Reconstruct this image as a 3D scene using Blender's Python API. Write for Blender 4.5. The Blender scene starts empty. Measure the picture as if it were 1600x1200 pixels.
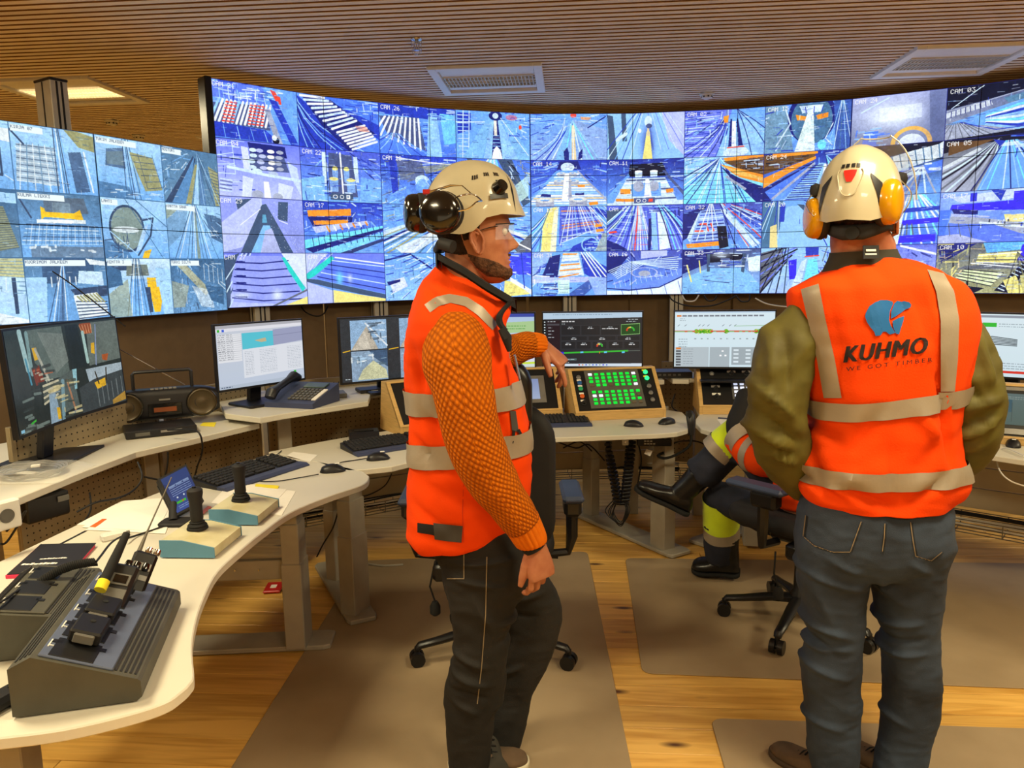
import bpy, bmesh, math, random
import numpy as np
from mathutils import Vector, Matrix, noise as mnoise
from mathutils.bvhtree import BVHTree
random.seed(7)
SC = bpy.context.scene
COL = SC.collection
PI = math.pi
# ---------------------------------------------------------------- camera
FPX = 1180.0
PITCH = math.radians(8.6)
ROLL = math.radians(0.91)
CAM = Vector((0, 0, 1.6))
_f = Vector((0, math.cos(PITCH), -math.sin(PITCH)))
_r0 = Vector((1, 0, 0))
_u0 = Vector((0, math.sin(PITCH), math.cos(PITCH)))
_R = _r0 * math.cos(ROLL) - _u0 * math.sin(ROLL)
_U = _u0 * math.cos(ROLL) + _r0 * math.sin(ROLL)
cd = bpy.data.cameras.new('camera')
cd.sensor_fit = 'HORIZONTAL'; cd.sensor_width = 36.0
cd.lens = 36.0 * FPX / 1600.0
cd.clip_start = 0.05; cd.clip_end = 60
cam = bpy.data.objects.new('camera', cd)
COL.objects.link(cam)
M = Matrix((( _R.x, _U.x, -_f.x, CAM.x), (_R.y, _U.y, -_f.y, CAM.y), (_R.z, _U.z, -_f.z, CAM.z), (0, 0, 0, 1)))
cam.matrix_world = M
SC.camera = cam
# ---------------------------------------------------------------- colour management
SC.view_settings.view_transform = 'Standard'
SC.view_settings.look = 'None'
SC.view_settings.gamma = 1.0
SC.view_settings.exposure = 0.0
SC.view_settings.use_curve_mapping = False
# ---------------------------------------------------------------- world (dim warm spill, the room is closed)
W = bpy.data.worlds.new('world'); SC.world = W
W.use_nodes = True
W.node_tree.nodes['Background'].inputs[0].default_value = (1.0, 0.8, 0.55, 1)
W.node_tree.nodes['Background'].inputs[1].default_value = 0.15
# ---------------------------------------------------------------- ceiling lamps of the room (behind and beside the camera), then an added fill
def area(name, loc, size, power, color=(1.0, 0.86, 0.54), rot=(0, 0, 0)):
    l = bpy.data.lights.new(name, 'AREA'); l.shape = 'RECTANGLE'
    l.size = size[0]; l.size_y = size[1]; l.energy = power; l.color = color
    o = bpy.data.objects.new(name, l); COL.objects.link(o)
    o.location = loc; o.rotation_euler = rot
    return o
LAMPS = [(-1.9, 1.9, 74), (-1.6, -0.9, 70), (1.4, 1.2, 84), (1.6, -1.6, 62), (4.4, 2.6, 80), (-4.6, 2.6, 80)]
for i, (x, y, pw) in enumerate(LAMPS):
    area('lamp_light', (x, y, 2.93), (0.7, 0.7), pw)
area('added_fill_light', (0.3, -3.6, 1.3), (5.0, 1.6), 20, (1.0, 0.86, 0.58), (math.radians(100), 0, 0))  # added soft fill from behind the camera; the room has no window there
area('lamp_light', (-3.33, 6.04, 2.93), (0.6, 0.6), 45)
area('lamp_light', (-2.75, 8.35, 2.93), (0.6, 0.6), 45)
# ================================================================ helpers
def ray(px, py):
    return _f + _R * ((px - 800) / FPX) + _U * ((600 - py) / FPX)
def at(px, py, Y):                      # point of the scene at distance Y in front of the camera plane
    d = ray(px, py); return CAM + d * (Y / d.y)
def onz(px, py, z):                     # point of the scene at height z
    d = ray(px, py); return CAM + d * ((z - CAM.z) / d.z)
def s2l(c):
    c = c / 255.0
    return c / 12.92 if c <= 0.04045 else ((c + 0.055) / 1.055) ** 2.4
def hexc(h):
    h = h.lstrip('#'); return tuple(s2l(int(h[i:i + 2], 16)) for i in (0, 2, 4))
_mats = {}
def mat(name, color='#808080', rough=0.6, metal=0.0, noise=0.06, nscale=12.0, bump=0.0, bscale=60.0, emit=None, estr=1.0,
        rnd=0.0, coat=0.0, spec=0.5, trans=0.0, alpha=1.0, sheen=0.0, dark=None, stretch=None, ior=1.45):
    if name in _mats: return _mats[name]
    m = bpy.data.materials.new(name); m.use_nodes = True
    nt = m.node_tree; N = nt.nodes; L = nt.links
    b = N['Principled BSDF']
    c = hexc(color) if isinstance(color, str) else color
    b.inputs['Roughness'].default_value = rough
    b.inputs['Metallic'].default_value = metal
    b.inputs['Specular IOR Level'].default_value = spec
    b.inputs['Coat Weight'].default_value = coat
    b.inputs['Sheen Weight'].default_value = sheen
    b.inputs['Transmission Weight'].default_value = trans
    b.inputs['IOR'].default_value = ior
    b.inputs['Alpha'].default_value = alpha
    tc = N.new('ShaderNodeTexCoord')
    mp = N.new('ShaderNodeMapping'); L.new(tc.outputs['Object'], mp.inputs[0])
    if stretch: mp.inputs['Scale'].default_value = stretch
    n = N.new('ShaderNodeTexNoise'); n.inputs['Scale'].default_value = nscale; n.inputs['Detail'].default_value = 4
    L.new(mp.outputs[0], n.inputs['Vector'])
    mx = N.new('ShaderNodeMix'); mx.data_type = 'RGBA'
    dk = hexc(dark) if dark else tuple(max(0, x * (1 - noise * 3)) for x in c)
    lt = tuple(min(1, x * (1 + noise)) for x in c)
    mx.inputs['A'].default_value = (*dk, 1); mx.inputs['B'].default_value = (*lt, 1)
    rmp = N.new('ShaderNodeMapRange'); rmp.inputs['From Min'].default_value = 0.3; rmp.inputs['From Max'].default_value = 0.6
    L.new(n.outputs['Fac'], rmp.inputs['Value']); L.new(rmp.outputs[0], mx.inputs['Factor'])
    out = mx.outputs['Result']
    if rnd:
        oi = N.new('ShaderNodeObjectInfo'); hs = N.new('ShaderNodeHueSaturation')
        r2 = N.new('ShaderNodeMapRange'); r2.inputs['To Min'].default_value = 1 - rnd; r2.inputs['To Max'].default_value = 1 + rnd
        L.new(oi.outputs['Random'], r2.inputs['Value']); L.new(r2.outputs[0], hs.inputs['Value'])
        L.new(out, hs.inputs['Color']); out = hs.outputs[0]
    L.new(out, b.inputs['Base Color'])
    if bump:
        n2 = N.new('ShaderNodeTexNoise'); n2.inputs['Scale'].default_value = bscale; n2.inputs['Detail'].default_value = 5
        L.new(mp.outputs[0], n2.inputs['Vector'])
        bp = N.new('ShaderNodeBump'); bp.inputs['Strength'].default_value = bump; bp.inputs['Distance'].default_value = 0.01
        L.new(n2.outputs['Fac'], bp.inputs['Height']); L.new(bp.outputs[0], b.inputs['Normal'])
    if emit:
        b.inputs['Emission Color'].default_value = (*hexc(emit), 1); b.inputs['Emission Strength'].default_value = estr
    _mats[name] = m
    return m
def wood(name, c1, c2, rough=0.45, axis=0, scale=1.0, rnd=0.12, knots=False, bump=0.05):
    if name in _mats: return _mats[name]
    m = bpy.data.materials.new(name); m.use_nodes = True
    nt = m.node_tree; N = nt.nodes; L = nt.links; b = N['Principled BSDF']
    b.inputs['Roughness'].default_value = rough
    tc = N.new('ShaderNodeTexCoord'); oi = N.new('ShaderNodeObjectInfo')
    add = N.new('ShaderNodeVectorMath'); add.operation = 'MULTIPLY_ADD'
    comb = N.new('ShaderNodeCombineXYZ')
    mu = N.new('ShaderNodeMath'); mu.operation = 'MULTIPLY'; mu.inputs[1].default_value = 37.0
    L.new(oi.outputs['Random'], mu.inputs[0])
    for k in range(3): L.new(mu.outputs[0], comb.inputs[k])
    ad = N.new('ShaderNodeVectorMath'); ad.operation = 'ADD'
    L.new(tc.outputs['Object'], ad.inputs[0]); L.new(comb.outputs[0], ad.inputs[1])
    mp = N.new('ShaderNodeMapping'); sc = [14 * scale] * 3; sc[axis] = 1.1 * scale; mp.inputs['Scale'].default_value = sc
    L.new(ad.outputs[0], mp.inputs[0])
    n = N.new('ShaderNodeTexNoise'); n.inputs['Scale'].default_value = 1.6; n.inputs['Detail'].default_value = 6; n.inputs['Distortion'].default_value = 1.2
    L.new(mp.outputs[0], n.inputs['Vector'])
    r = N.new('ShaderNodeValToRGB'); e = r.color_ramp.elements
    e[0].position = 0.3; e[0].color = (*hexc(c2), 1); e[1].position = 0.62; e[1].color = (*hexc(c1), 1)
    L.new(n.outputs['Fac'], r.inputs[0]); out = r.outputs[0]
    if knots:
        mp2 = N.new('ShaderNodeMapping'); s2 = [9.0] * 3; s2[axis] = 3.2; mp2.inputs['Scale'].default_value = s2
        L.new(ad.outputs[0], mp2.inputs[0])
        v = N.new('ShaderNodeTexVoronoi'); v.inputs['Scale'].default_value = 0.8; L.new(mp2.outputs[0], v.inputs['Vector'])
        rr = N.new('ShaderNodeMapRange'); rr.inputs['From Min'].default_value = 0.05; rr.inputs['From Max'].default_value = 0.16
        rr.inputs['To Min'].default_value = 1; rr.inputs['To Max'].default_value = 0
        L.new(v.outputs['Distance'], rr.inputs['Value'])
        mk = N.new('ShaderNodeMix'); mk.data_type = 'RGBA'; L.new(rr.outputs[0], mk.inputs['Factor'])
        L.new(out, mk.inputs['A']); mk.inputs['B'].default_value = (*hexc('#4a2a10'), 1); out = mk.outputs['Result']
    hs = N.new('ShaderNodeHueSaturation'); r2 = N.new('ShaderNodeMapRange')
    r2.inputs['To Min'].default_value = 1 - rnd; r2.inputs['To Max'].default_value = 1 + rnd
    L.new(oi.outputs['Random'], r2.inputs['Value']); L.new(r2.outputs[0], hs.inputs['Value']); L.new(out, hs.inputs['Color'])
    L.new(hs.outputs[0], b.inputs['Base Color'])
    if bump:
        bp = N.new('ShaderNodeBump'); bp.inputs['Strength'].default_value = bump; bp.inputs['Distance'].default_value = 0.01
        L.new(n.outputs['Fac'], bp.inputs['Height']); L.new(bp.outputs[0], b.inputs['Normal'])
    _mats[name] = m
    return m
def imgmat(name, canvas, strength=1.0, rough=0.35):
    h, w = canvas.shape[:2]
    im = bpy.data.images.new(name, w, h); im.colorspace_settings.name = 'sRGB'
    a = np.ones((h, w, 4), np.float32); a[..., :3] = np.clip(canvas[::-1], 0, 255) / 255.0
    im.pixels.foreach_set(a.ravel()); im.update(); im.pack()
    m = bpy.data.materials.new(name); m.use_nodes = True
    nt = m.node_tree; N = nt.nodes; L = nt.links; b = N['Principled BSDF']
    t = N.new('ShaderNodeTexImage'); t.image = im; t.extension = 'EXTEND'
    b.inputs['Base Color'].default_value = (0.01, 0.01, 0.012, 1); b.inputs['Roughness'].default_value = rough
    b.inputs['Specular IOR Level'].default_value = 0.25
    L.new(t.outputs['Color'], b.inputs['Emission Color']); b.inputs['Emission Strength'].default_value = strength
    return m
class MB:
    """collects simple shapes and links them as ONE mesh object"""
    def __init__(s): s.v = []; s.f = []; s.smooth = []; s.uv = {}
    def add(s, vs, fs, smooth=False):
        o = len(s.v); s.v += [Vector(v) for v in vs]; s.f += [tuple(i + o for i in f) for f in fs]
        s.smooth += [smooth] * len(fs); return s
    def box(s, c, d, rot=None, bev=0.0):
        hx, hy, hz = d[0] / 2, d[1] / 2, d[2] / 2
        if bev <= 0:
            vs = [Vector((x * hx, y * hy, z * hz)) for x in (-1, 1) for y in (-1, 1) for z in (-1, 1)]
            fs = [(0, 1, 3, 2), (4, 6, 7, 5), (0, 4, 5, 1), (2, 3, 7, 6), (0, 2, 6, 4), (1, 5, 7, 3)]
        else:
            b = min(bev, hx * .9, hy * .9, hz * .9); vs = []; idx = {}
            for x in (-1, 1):
                for y in (-1, 1):
                    for z in (-1, 1):
                        for k in range(3):
                            p = [x * (hx - b), y * (hy - b), z * (hz - b)]; p[k] = (x * hx, y * hy, z * hz)[k]
                            idx[(x, y, z, k)] = len(vs); vs.append(Vector(p))
            fs = []
            for k in range(3):
                for sg in (-1, 1):
                    q = []
                    a, c2 = (k + 1) % 3, (k + 2) % 3
                    for (i, j) in ((-1, -1), (1, -1), (1, 1), (-1, 1)):
                        t = [0, 0, 0]; t[k] = sg; t[a] = i; t[c2] = j; q.append(idx[(*t, k)])
                    fs.append(tuple(q if sg > 0 else q[::-1]))
            for k in range(3):
                a, c2 = (k + 1) % 3, (k + 2) % 3
                for i in (-1, 1):
                    for j in (-1, 1):
                        t0 = [0, 0, 0]; t1 = [0, 0, 0]; t0[k] = -1; t1[k] = 1
                        for t in (t0, t1): t[a] = i; t[c2] = j
                        fs.append((idx[(*t0, a)], idx[(*t1, a)], idx[(*t1, c2)], idx[(*t0, c2)]))
            for x in (-1, 1):
                for y in (-1, 1):
                    for z in (-1, 1): fs.append(tuple(idx[(x, y, z, k)] for k in range(3)))
        if rot is not None: vs = [rot @ v for v in vs]
        c = Vector(c)
        return s.add([v + c for v in vs], fs)
    def prism(s, pts, z0, z1, axis='z', T=None, bev=0.0):
        """polygon extruded; axis z: pts are xy; axis x: pts are (y,z) extruded from x=z0..z1; axis y: pts are (x,z)"""
        def P(p, h):
            if axis == 'z': v = Vector((p[0], p[1], h))
            elif axis == 'x': v = Vector((h, p[0], p[1]))
            else: v = Vector((p[0], h, p[1]))
            return T @ v if T is not None else v
        n = len(pts)
        if bev > 0 and axis == 'z':
            cx = [Vector((p[0], p[1])) for p in pts]; ins = []
            area2 = sum(cx[i].x * cx[(i + 1) % n].y - cx[(i + 1) % n].x * cx[i].y for i in range(n))
            sg = 1 if area2 > 0 else -1
            for i in range(n):
                a = cx[i - 1]; b = cx[i]; c = cx[(i + 1) % n]
                d = ((b - a).normalized() + (c - b).normalized()); d = d.normalized() if d.length > 1e-6 else Vector((1, 0))
                ins.append(b + Vector((-d.y, d.x)) * bev * sg)
            rings = [[(p.x, p.y) for p in ins], pts, pts, [(p.x, p.y) for p in ins]]; hs = [z0, z0 + bev, z1 - bev, z1]
        else:
            rings = [pts, pts]; hs = [z0, z1]
        vs = []; fs = []
        for r_, h in zip(rings, hs): vs += [P(p, h) for p in r_]
        k = len(rings)
        for a in range(k - 1):
            for i in range(n):
                j = (i + 1) % n; fs.append((a * n + i, a * n + j, (a + 1) * n + j, (a + 1) * n + i))
        fs.append(tuple(range(n))[::-1]); fs.append(tuple((k - 1) * n + i for i in range(n)))
        return s.add(vs, fs)
    def tube(s, pts, r, n=8, closed=False, cap=True, flat=1.0):
        pts = [Vector(p) for p in pts]; rs = r if isinstance(r, (list, tuple)) else [r] * len(pts)
        m = len(pts); vs = []; fs = []
        t0 = (pts[1] - pts[0]).normalized()
        up = Vector((0, 0, 1)) if abs(t0.z) < 0.9 else Vector((1, 0, 0))
        nrm = (up - t0 * up.dot(t0)).normalized()
        for i, p in enumerate(pts):
            if closed: t = (pts[(i + 1) % m] - pts[i - 1]).normalized()
            else: t = (pts[min(i + 1, m - 1)] - pts[max(i - 1, 0)]).normalized()
            nn = nrm - t * nrm.dot(t)
            if nn.length > 1e-5: nrm = nn.normalized()
            bn = t.cross(nrm)
            for k in range(n):
                a = 2 * PI * k / n
                vs.append(p + (nrm * math.cos(a) * flat + bn * math.sin(a)) * rs[i])
        for i in range(m if closed else m - 1):
            j = (i + 1) % m
            for k in range(n):
                k2 = (k + 1) % n; fs.append((i * n + k, i * n + k2, j * n + k2, j * n + k))
        if cap and not closed: fs.append(tuple(range(n))[::-1]); fs.append(tuple((m - 1) * n + k for k in range(n)))
        return s.add(vs, fs, True)
    def cyl(s, p0, p1, r0, r1=None, n=20):
        return s.tube([p0, p1], [r0, r0 if r1 is None else r1], n)
    def lathe(s, prof, c=(0, 0, 0), n=24, T=None, sx=1.0, sy=1.0):
        vs = []; fs = []; c = Vector(c)
        for (r_, z) in prof:
            for k in range(n):
                a = 2 * PI * k / n; v = Vector((r_ * math.cos(a) * sx, r_ * math.sin(a) * sy, z))
                if T is not None: v = T @ v
                vs.append(c + v)
        m = len(prof)
        for i in range(m - 1):
            for k in range(n):
                k2 = (k + 1) % n; fs.append((i * n + k, i * n + k2, (i + 1) * n + k2, (i + 1) * n + k))
        fs.append(tuple(range(n))[::-1]); fs.append(tuple((m - 1) * n + k for k in range(n)))
        return s.add(vs, fs, True)
    def quad(s, a, b, c, d): return s.add([a, b, c, d], [(0, 1, 2, 3)])
    def grid(s, rows, closed=False, smooth=True, cap=False):
        n = len(rows[0]); vs = [v for r_ in rows for v in r_]; fs = []
        for i in range(len(rows) - 1):
            for k in range(n if closed else n - 1):
                k2 = (k + 1) % n; fs.append((i * n + k, i * n + k2, (i + 1) * n + k2, (i + 1) * n + k))
        if cap: fs.append(tuple(range(n))[::-1]); fs.append(tuple((len(rows) - 1) * n + k for k in range(n)))
        return s.add(vs, fs, smooth)
    def mesh(s, name):
        me = bpy.data.meshes.new(name); me.from_pydata([tuple(v) for v in s.v], [], s.f)
        me.polygons.foreach_set('use_smooth', s.smooth)
        bm = bmesh.new(); bm.from_mesh(me); bmesh.ops.recalc_face_normals(bm, faces=bm.faces); bm.to_mesh(me); bm.free()
        if any(s.smooth):
            try: me.set_sharp_from_angle(angle=math.radians(40))
            except Exception: pass
        me.update(); return me
    def build(s, name, material, parent=None, label=None, loc=None, rot=None):
        me = s.mesh(name); me.materials.append(material)
        return link(name, me, parent, label, loc, rot)
def link(name, me, parent=None, label=None, loc=None, rot=None):
    o = bpy.data.objects.new(name, me); COL.objects.link(o)
    if parent is not None: o.parent = parent
    if label: o['label'] = label
    if loc is not None: o.location = loc
    if rot is not None: o.rotation_euler = rot
    return o
def thing(name, label, cat, loc=(0, 0, 0), rz=0.0, group=None, rot=None):
    o = bpy.data.objects.new(name, None); COL.objects.link(o)
    o.empty_display_size = 0.05
    o.location = loc; o.rotation_euler = rot if rot is not None else (0, 0, rz)
    return tag(o, label, cat, group)
def tag(o, label=None, cat=None, group=None, kind=None):
    if label: o['label'] = label
    if cat: o['category'] = cat
    if group: o['group'] = group
    if kind: o['kind'] = kind
    return o
def copy_tree(o, parent=None):
    c = o.copy(); COL.objects.link(c)
    if parent is not None: c.parent = parent
    for ch in list(o.children): copy_tree(ch, c)
    return c
def bez(p0, p1, p2, p3, n=12):
    p0, p1, p2, p3 = map(Vector, (p0, p1, p2, p3)); out = []
    for i in range(n + 1):
        t = i / n; out.append(p0 * (1 - t) ** 3 + p1 * 3 * t * (1 - t) ** 2 + p2 * 3 * t * t * (1 - t) + p3 * t ** 3)
    return out
def smooth_path(P, n=6):
    P = [Vector(p) for p in P]; out = []
    for i in range(len(P) - 1):
        a = P[max(i - 1, 0)]; b = P[i]; c = P[i + 1]; d = P[min(i + 2, len(P) - 1)]
        for k in range(n):
            t = k / n
            out.append(0.5 * ((2 * b) + (c - a) * t + (2 * a - 5 * b + 4 * c - d) * t * t + (3 * b - a - 3 * c + d) * t ** 3))
    out.append(P[-1]); return out
def rrect(w, d, r, n=5, cx=0, cy=0):
    pts = []
    for (sx, sy, a0) in ((1, 1, 0), (-1, 1, 90), (-1, -1, 180), (1, -1, 270)):
        for k in range(n + 1):
            a = math.radians(a0 + 90 * k / n)
            pts.append((cx + sx * (w / 2 - r) + r * math.cos(a), cy + sy * (d / 2 - r) + r * math.sin(a)))
    return pts
def RX(a): return Matrix.Rotation(a, 3, 'X')
def RY(a): return Matrix.Rotation(a, 3, 'Y')
def RZ(a): return Matrix.Rotation(a, 3, 'Z')
# common materials
M_black = mat('black_plastic', '#17161a', 0.42, noise=0.1)
M_blackm = mat('matt_black_plastic', '#1b1a1c', 0.7, noise=0.1)
M_glossblack = mat('gloss_black_plastic', '#0c0b0c', 0.16, noise=0.05, coat=0.5)
M_rubber = mat('dark_rubber', '#121213', 0.85, bump=0.1)
M_desk = mat('cream_laminate', '#cbc6b8', 0.42, noise=0.012, nscale=4)
M_edge = mat('cream_desk_edge', '#b8ac94', 0.6, noise=0.02)
M_legs = mat('warm_grey_steel', '#a39d90', 0.5, metal=0.15, noise=0.03)
M_alu = mat('anodised_aluminium', '#bdb8ac', 0.4, metal=0.3, noise=0.03)
M_brown = mat('brown_partition_fabric', '#6f5a40', 0.9, noise=0.03, bump=0.05, bscale=300)
M_cable = mat('black_cable', '#0e0d0e', 0.6)
M_white = mat('white_plastic', '#d8d6d0', 0.5, noise=0.02)
M_paper = mat('white_paper', '#e6e2da', 0.9, noise=0.01)
M_yellow = mat('yellow_paper', '#e6d430', 0.9, noise=0.01)
M_red = mat('red_plastic', '#b81a16', 0.4)
M_chrome = mat('chrome', '#c8c8c8', 0.15, metal=1.0, noise=0.01)
# ================================================================ the room
ROT = math.radians(-4.5)                # slats and boards run a little askew to the camera
ROOM_Z = 3.0
M_floor = wood('honey_floor_boards', '#dcae5c', '#ba893c', 0.36, 0, 1.0, 0.10, knots=True, bump=0.03)
M_floorbase = mat('dark_board_joint', '#5a3a18', 0.8)
fl = MB(); fl.box((0, 3, -0.05), (16, 14, 0.07)); floor = fl.build('floor', M_floorbase, rot=(0, 0, ROT)); floor['kind'] = 'structure'
pl = {}
def plank_mesh(L):
    k = round(L, 2)
    if k not in pl:
        b = MB(); b.box((0, 0, 0), (L - 0.003, 0.137, 0.015), bev=0.0015); me = b.mesh('plank'); me.materials.append(M_floor); pl[k] = me
    return pl[k]
rng = random.Random(3)
for j in range(50):
    y = 1.0 + j * 0.14
    x = -4.75 + rng.uniform(-1.2, 0)
    while x < 6.0:
        L = rng.choice((1.8, 2.4, 3.0))
        if j > 24: L = rng.choice((2.4, 3.0))
        link('plank', plank_mesh(L), floor, loc=(x + L / 2, y, -0.0075))
        x += L
far = MB(); far.box((0, -1.55, -0.0085), (16, 4.95, 0.013)); far.box((0, 8.99, -0.0085), (16, 1.9, 0.013)); far.box((-6.2, 4.5, -0.0085), (3, 7.1, 0.013)); far.box((7.0, 4.5, -0.0085), (2, 7.1, 0.013))
o = far.build('floor_margin', M_floor, floor)
# ceiling: board backing with separate battens
M_slat = wood('pale_pine_batten', '#efe0c6', '#e8d6b6', 0.62, 0, 0.8, 0.07, bump=0.0)
M_backing = mat('dark_batten_backing', '#7a4e1a', 0.9, noise=0.05)
ce = MB(); ce.box((0, 3, ROOM_Z + 0.075), (16, 14, 0.05)); ceiling = ce.build('ceiling', M_backing, rot=(0, 0, ROT)); ceiling['kind'] = 'structure'
b = MB(); b.box((0, 0, 0), (13.6, 0.044, 0.024), bev=0.002); sm = b.mesh('slat'); sm.materials.append(M_slat); sm.materials.append(mat('painted_shade_batten_side', '#8f5f28', 0.9))
for p_ in sm.polygons: p_.material_index = 1 if abs(p_.normal.y) > .9 else 0  # batten sides coloured darker brown: the shade of the gaps is painted in
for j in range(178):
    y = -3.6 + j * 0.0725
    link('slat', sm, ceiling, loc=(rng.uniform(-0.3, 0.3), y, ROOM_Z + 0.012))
# walls of the room behind everything
M_wall = mat('beige_painted_wall', '#8e7c60', 0.85, noise=0.02)
for nm, c, d in (('wall_back', (0, 9.3, 1.5), (15.4, 0.1, 3.1)), ('wall_front', (0, -3.7, 1.5), (15.4, 0.1, 3.1)),
                 ('wall_left', (-6.9, 2.8, 1.5), (0.1, 13.0, 3.1)), ('wall_right', (7.2, 2.8, 1.5), (0.1, 13.0, 3.1))):
    w_ = MB(); w_.box(c, d); w_.build(nm, M_wall)['kind'] = 'structure'
# ceiling luminaires
M_lamp_frame = mat('white_lamp_frame', '#efeeec', 0.45, noise=0.01)
M_louvre = mat('satin_lamp_louvre', '#d8d6d0', 0.35, metal=0.25, noise=0.02)
def luminaire(x, y, label, lit, group=None, sz=0.80):
    t = thing('ceiling_light', label, 'ceiling light', (x, y, ROOM_Z), ROT, group)
    f = MB(); h = sz / 2
    for a in (-1, 1):
        f.box((a * (h - 0.03), 0, -0.006), (0.06, sz, 0.03), bev=0.003)
        f.box((0, a * (h - 0.035), -0.006), (sz - 0.12, 0.07, 0.03), bev=0.003)
    f.build('frame', M_lamp_frame, t)
    m = MB(); m.box((0, -0.2, -0.001), (sz - 0.13, 0.17, 0.006)); m.box((0, 0.235, -0.001), (sz - 0.13, 0.11, 0.006)); m.build('reflector', M_lamp_frame, t)
    e = mat('lit_tube', '#fff4d8', 0.5, emit='#ffe7b0', estr=9.0) if lit else mat('unlit_tube', '#cfccc6', 0.4)
    for k in range(3):
        tb = MB(); yy = -0.07 + k * 0.09; tb.cyl((-h + 0.08, yy, 0.012), (h - 0.08, yy, 0.012), 0.013, n=10); tb.build('tube', e, t)
    l = MB()
    for k in range(25): l.box((-h + 0.08 + k * (sz - 0.16) / 24, 0.03, -0.004), (0.004, 0.3, 0.022))
    for k in range(4): l.box((0, -0.115 + k * 0.095, -0.004), (sz - 0.14, 0.006, 0.022))
    l.build('louvre', M_louvre if not lit else mat('lit_louvre', '#e8dcc0', 0.4, emit='#ffdf9e', estr=0.7), t)
    bk = MB(); bk.box((0, 0.03, 0.035), (sz - 0.13, 0.32, 0.004)); bk.build('housing', M_lamp_frame, t)
    return t
luminaire(-0.13, 5.87, 'unlit square ceiling light above the middle of the video wall', False)
luminaire(3.11, 5.56, 'unlit square ceiling light at the right above the video wall', False)
luminaire(-3.33, 6.04, 'lit square ceiling light behind the grey post', True)
luminaire(-2.75, 8.35, 'lit ceiling light beyond the gap between the two video walls', True)
for (x, y, pw), lb in zip(LAMPS[:6], ('over the left foreground desk', 'behind the camera at the left', 'over the man in the printed vest', 'behind the camera at the right', 'over the right-hand desk', 'beyond the left video wall')):
    luminaire(x, y, 'lit square ceiling light outside the picture, ' + lb, True)
# sprinkler and smoke detectors
t = thing('sprinkler', 'small chrome sprinkler head in a wire guard on the ceiling', 'sprinkler', (-0.55, 4.87, ROOM_Z))
s = MB(); s.lathe([(0.035, 0), (0.033, -0.006), (0.012, -0.012), (0.01, -0.03)], n=20); s.build('escutcheon', M_chrome, t)
s = MB(); s.tube([(-0.012, 0, -0.028), (-0.016, 0, -0.045), (0, 0, -0.062)], 0.003); s.tube([(0.012, 0, -0.028), (0.016, 0, -0.045), (0, 0, -0.062)], 0.003); s.lathe([(0.018, -0.062), (0.018, -0.066)], n=16); s.cyl((0, 0, -0.03), (0, 0, -0.06), 0.004); s.build('nozzle', M_chrome, t)
s = MB()
for k in range(6):
    a = PI * k / 3; c_, s_ = math.cos(a), math.sin(a)
    s.tube([(0.03 * c_, 0.03 * s_, -0.006), (0.028 * c_, 0.028 * s_, -0.075), (0.02 * c_, 0.02 * s_, -0.088), (0, 0, -0.09)], 0.0013, n=5)
for z, rr in ((-0.035, .029), (-0.062, .0285)): s.tube([(rr * math.cos(2 * PI * k / 18), rr * math.sin(2 * PI * k / 18), z) for k in range(18)], 0.0013, n=5, closed=True)
s.build('wire_guard', M_chrome, t)
for (x, y, lab) in ((1.63, 6.45, 'round white smoke detector above the video wall, right of its middle'), (-3.6, 7.15, 'round white smoke detector on the ceiling right of the grey post'),
                    (-3.72, 7.9, 'farthest round white smoke detector, just above the left video wall')):
    t = thing('smoke_detector', lab, 'smoke detector', (x, y, ROOM_Z))
    s = MB(); s.lathe([(0.06, 0), (0.06, -0.012), (0.05, -0.02)], n=24); s.build('base', M_white, t)
    s = MB(); s.lathe([(0.046, -0.02), (0.044, -0.036), (0.03, -0.044), (0.012, -0.046)], n=24); s.build('sensor_dome', M_white, t)
    s = MB()
    for k in range(8):
        a = PI * k / 4; s.box((0.044 * math.cos(a), 0.044 * math.sin(a), -0.03), (0.006, 0.012, 0.01), RZ(a))
    s.build('vent', M_black, t)
# ================================================================ pictures on the screens (drawn into generated images)
PAL = dict(b='#3c62dc', B='#1d2c9c', n='#131858', l='#7db0fb', w='#e2efff', s='#5a8ff0', c='#63cdfb', o='#e27a26', r='#d5392c', y='#d9cd72', g='#8b93ac',
           k='#0b0d1c', p='#5866da', P='#a2adf6', t='#22b2aa', m='#cbb68c', d='#35406c', v='#2a22e0', h='#b9d3fa', q='#4a4f5c', z='#6aa2e0', Z='#9cc8f2',
           x='#35587e', X='#8a8b62', a='#e0ae28', e='#587c9c', f='#2c3c58', i='#b8e0d8', j='#38b838', u='#202024', A='#dbe8ee', D='#4a3220', F='#ffffff', G='#9aa4a0', H='#5c6660')
PAL = {k: np.array([int(v[i:i + 2], 16) for i in (1, 3, 5)], np.float32) for k, v in PAL.items()}
FONT = {'C': '0E1110101011 0E', 'A': '0E11111F111111', 'M': '111B1515111111', 'O': '0E11111111110E', 'R': '1E11111E141211', 'E': '1F10101E10101F',
        'N': '11191513111111', 'T': '1F040404040404', 'I': '0E04040404040E', 'S': '0F10100E01011E', 'L': '1010101010101F', 'K': '11121418141211',
        'U': '1111111111110E', 'P': '1E11111E101010', 'V': '11111111110A04', 'D': '1E11111111111E', 'H': '1111111F111111', 'J': '0702020202120C', 'G': '0E11101711110F', 'B': '1E11111E11111E', '-': '0000000E000000',
        '0': '0E11131519110E', '1': '040C040404040E', '2': '0E11010204081F', '3': '1F02040201110E', '4': '02060A121F0202', '5': '1F101E0101110E',
        '6': '0608101E11110E', '7': '1F010204080808', '8': '0E11110E11110E', '9': '0E11110F01020C', ' ': '00000000000000'}
FONT = {k: v.replace(' ', '') for k, v in FONT.items()}
crng = random.Random(11)
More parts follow.
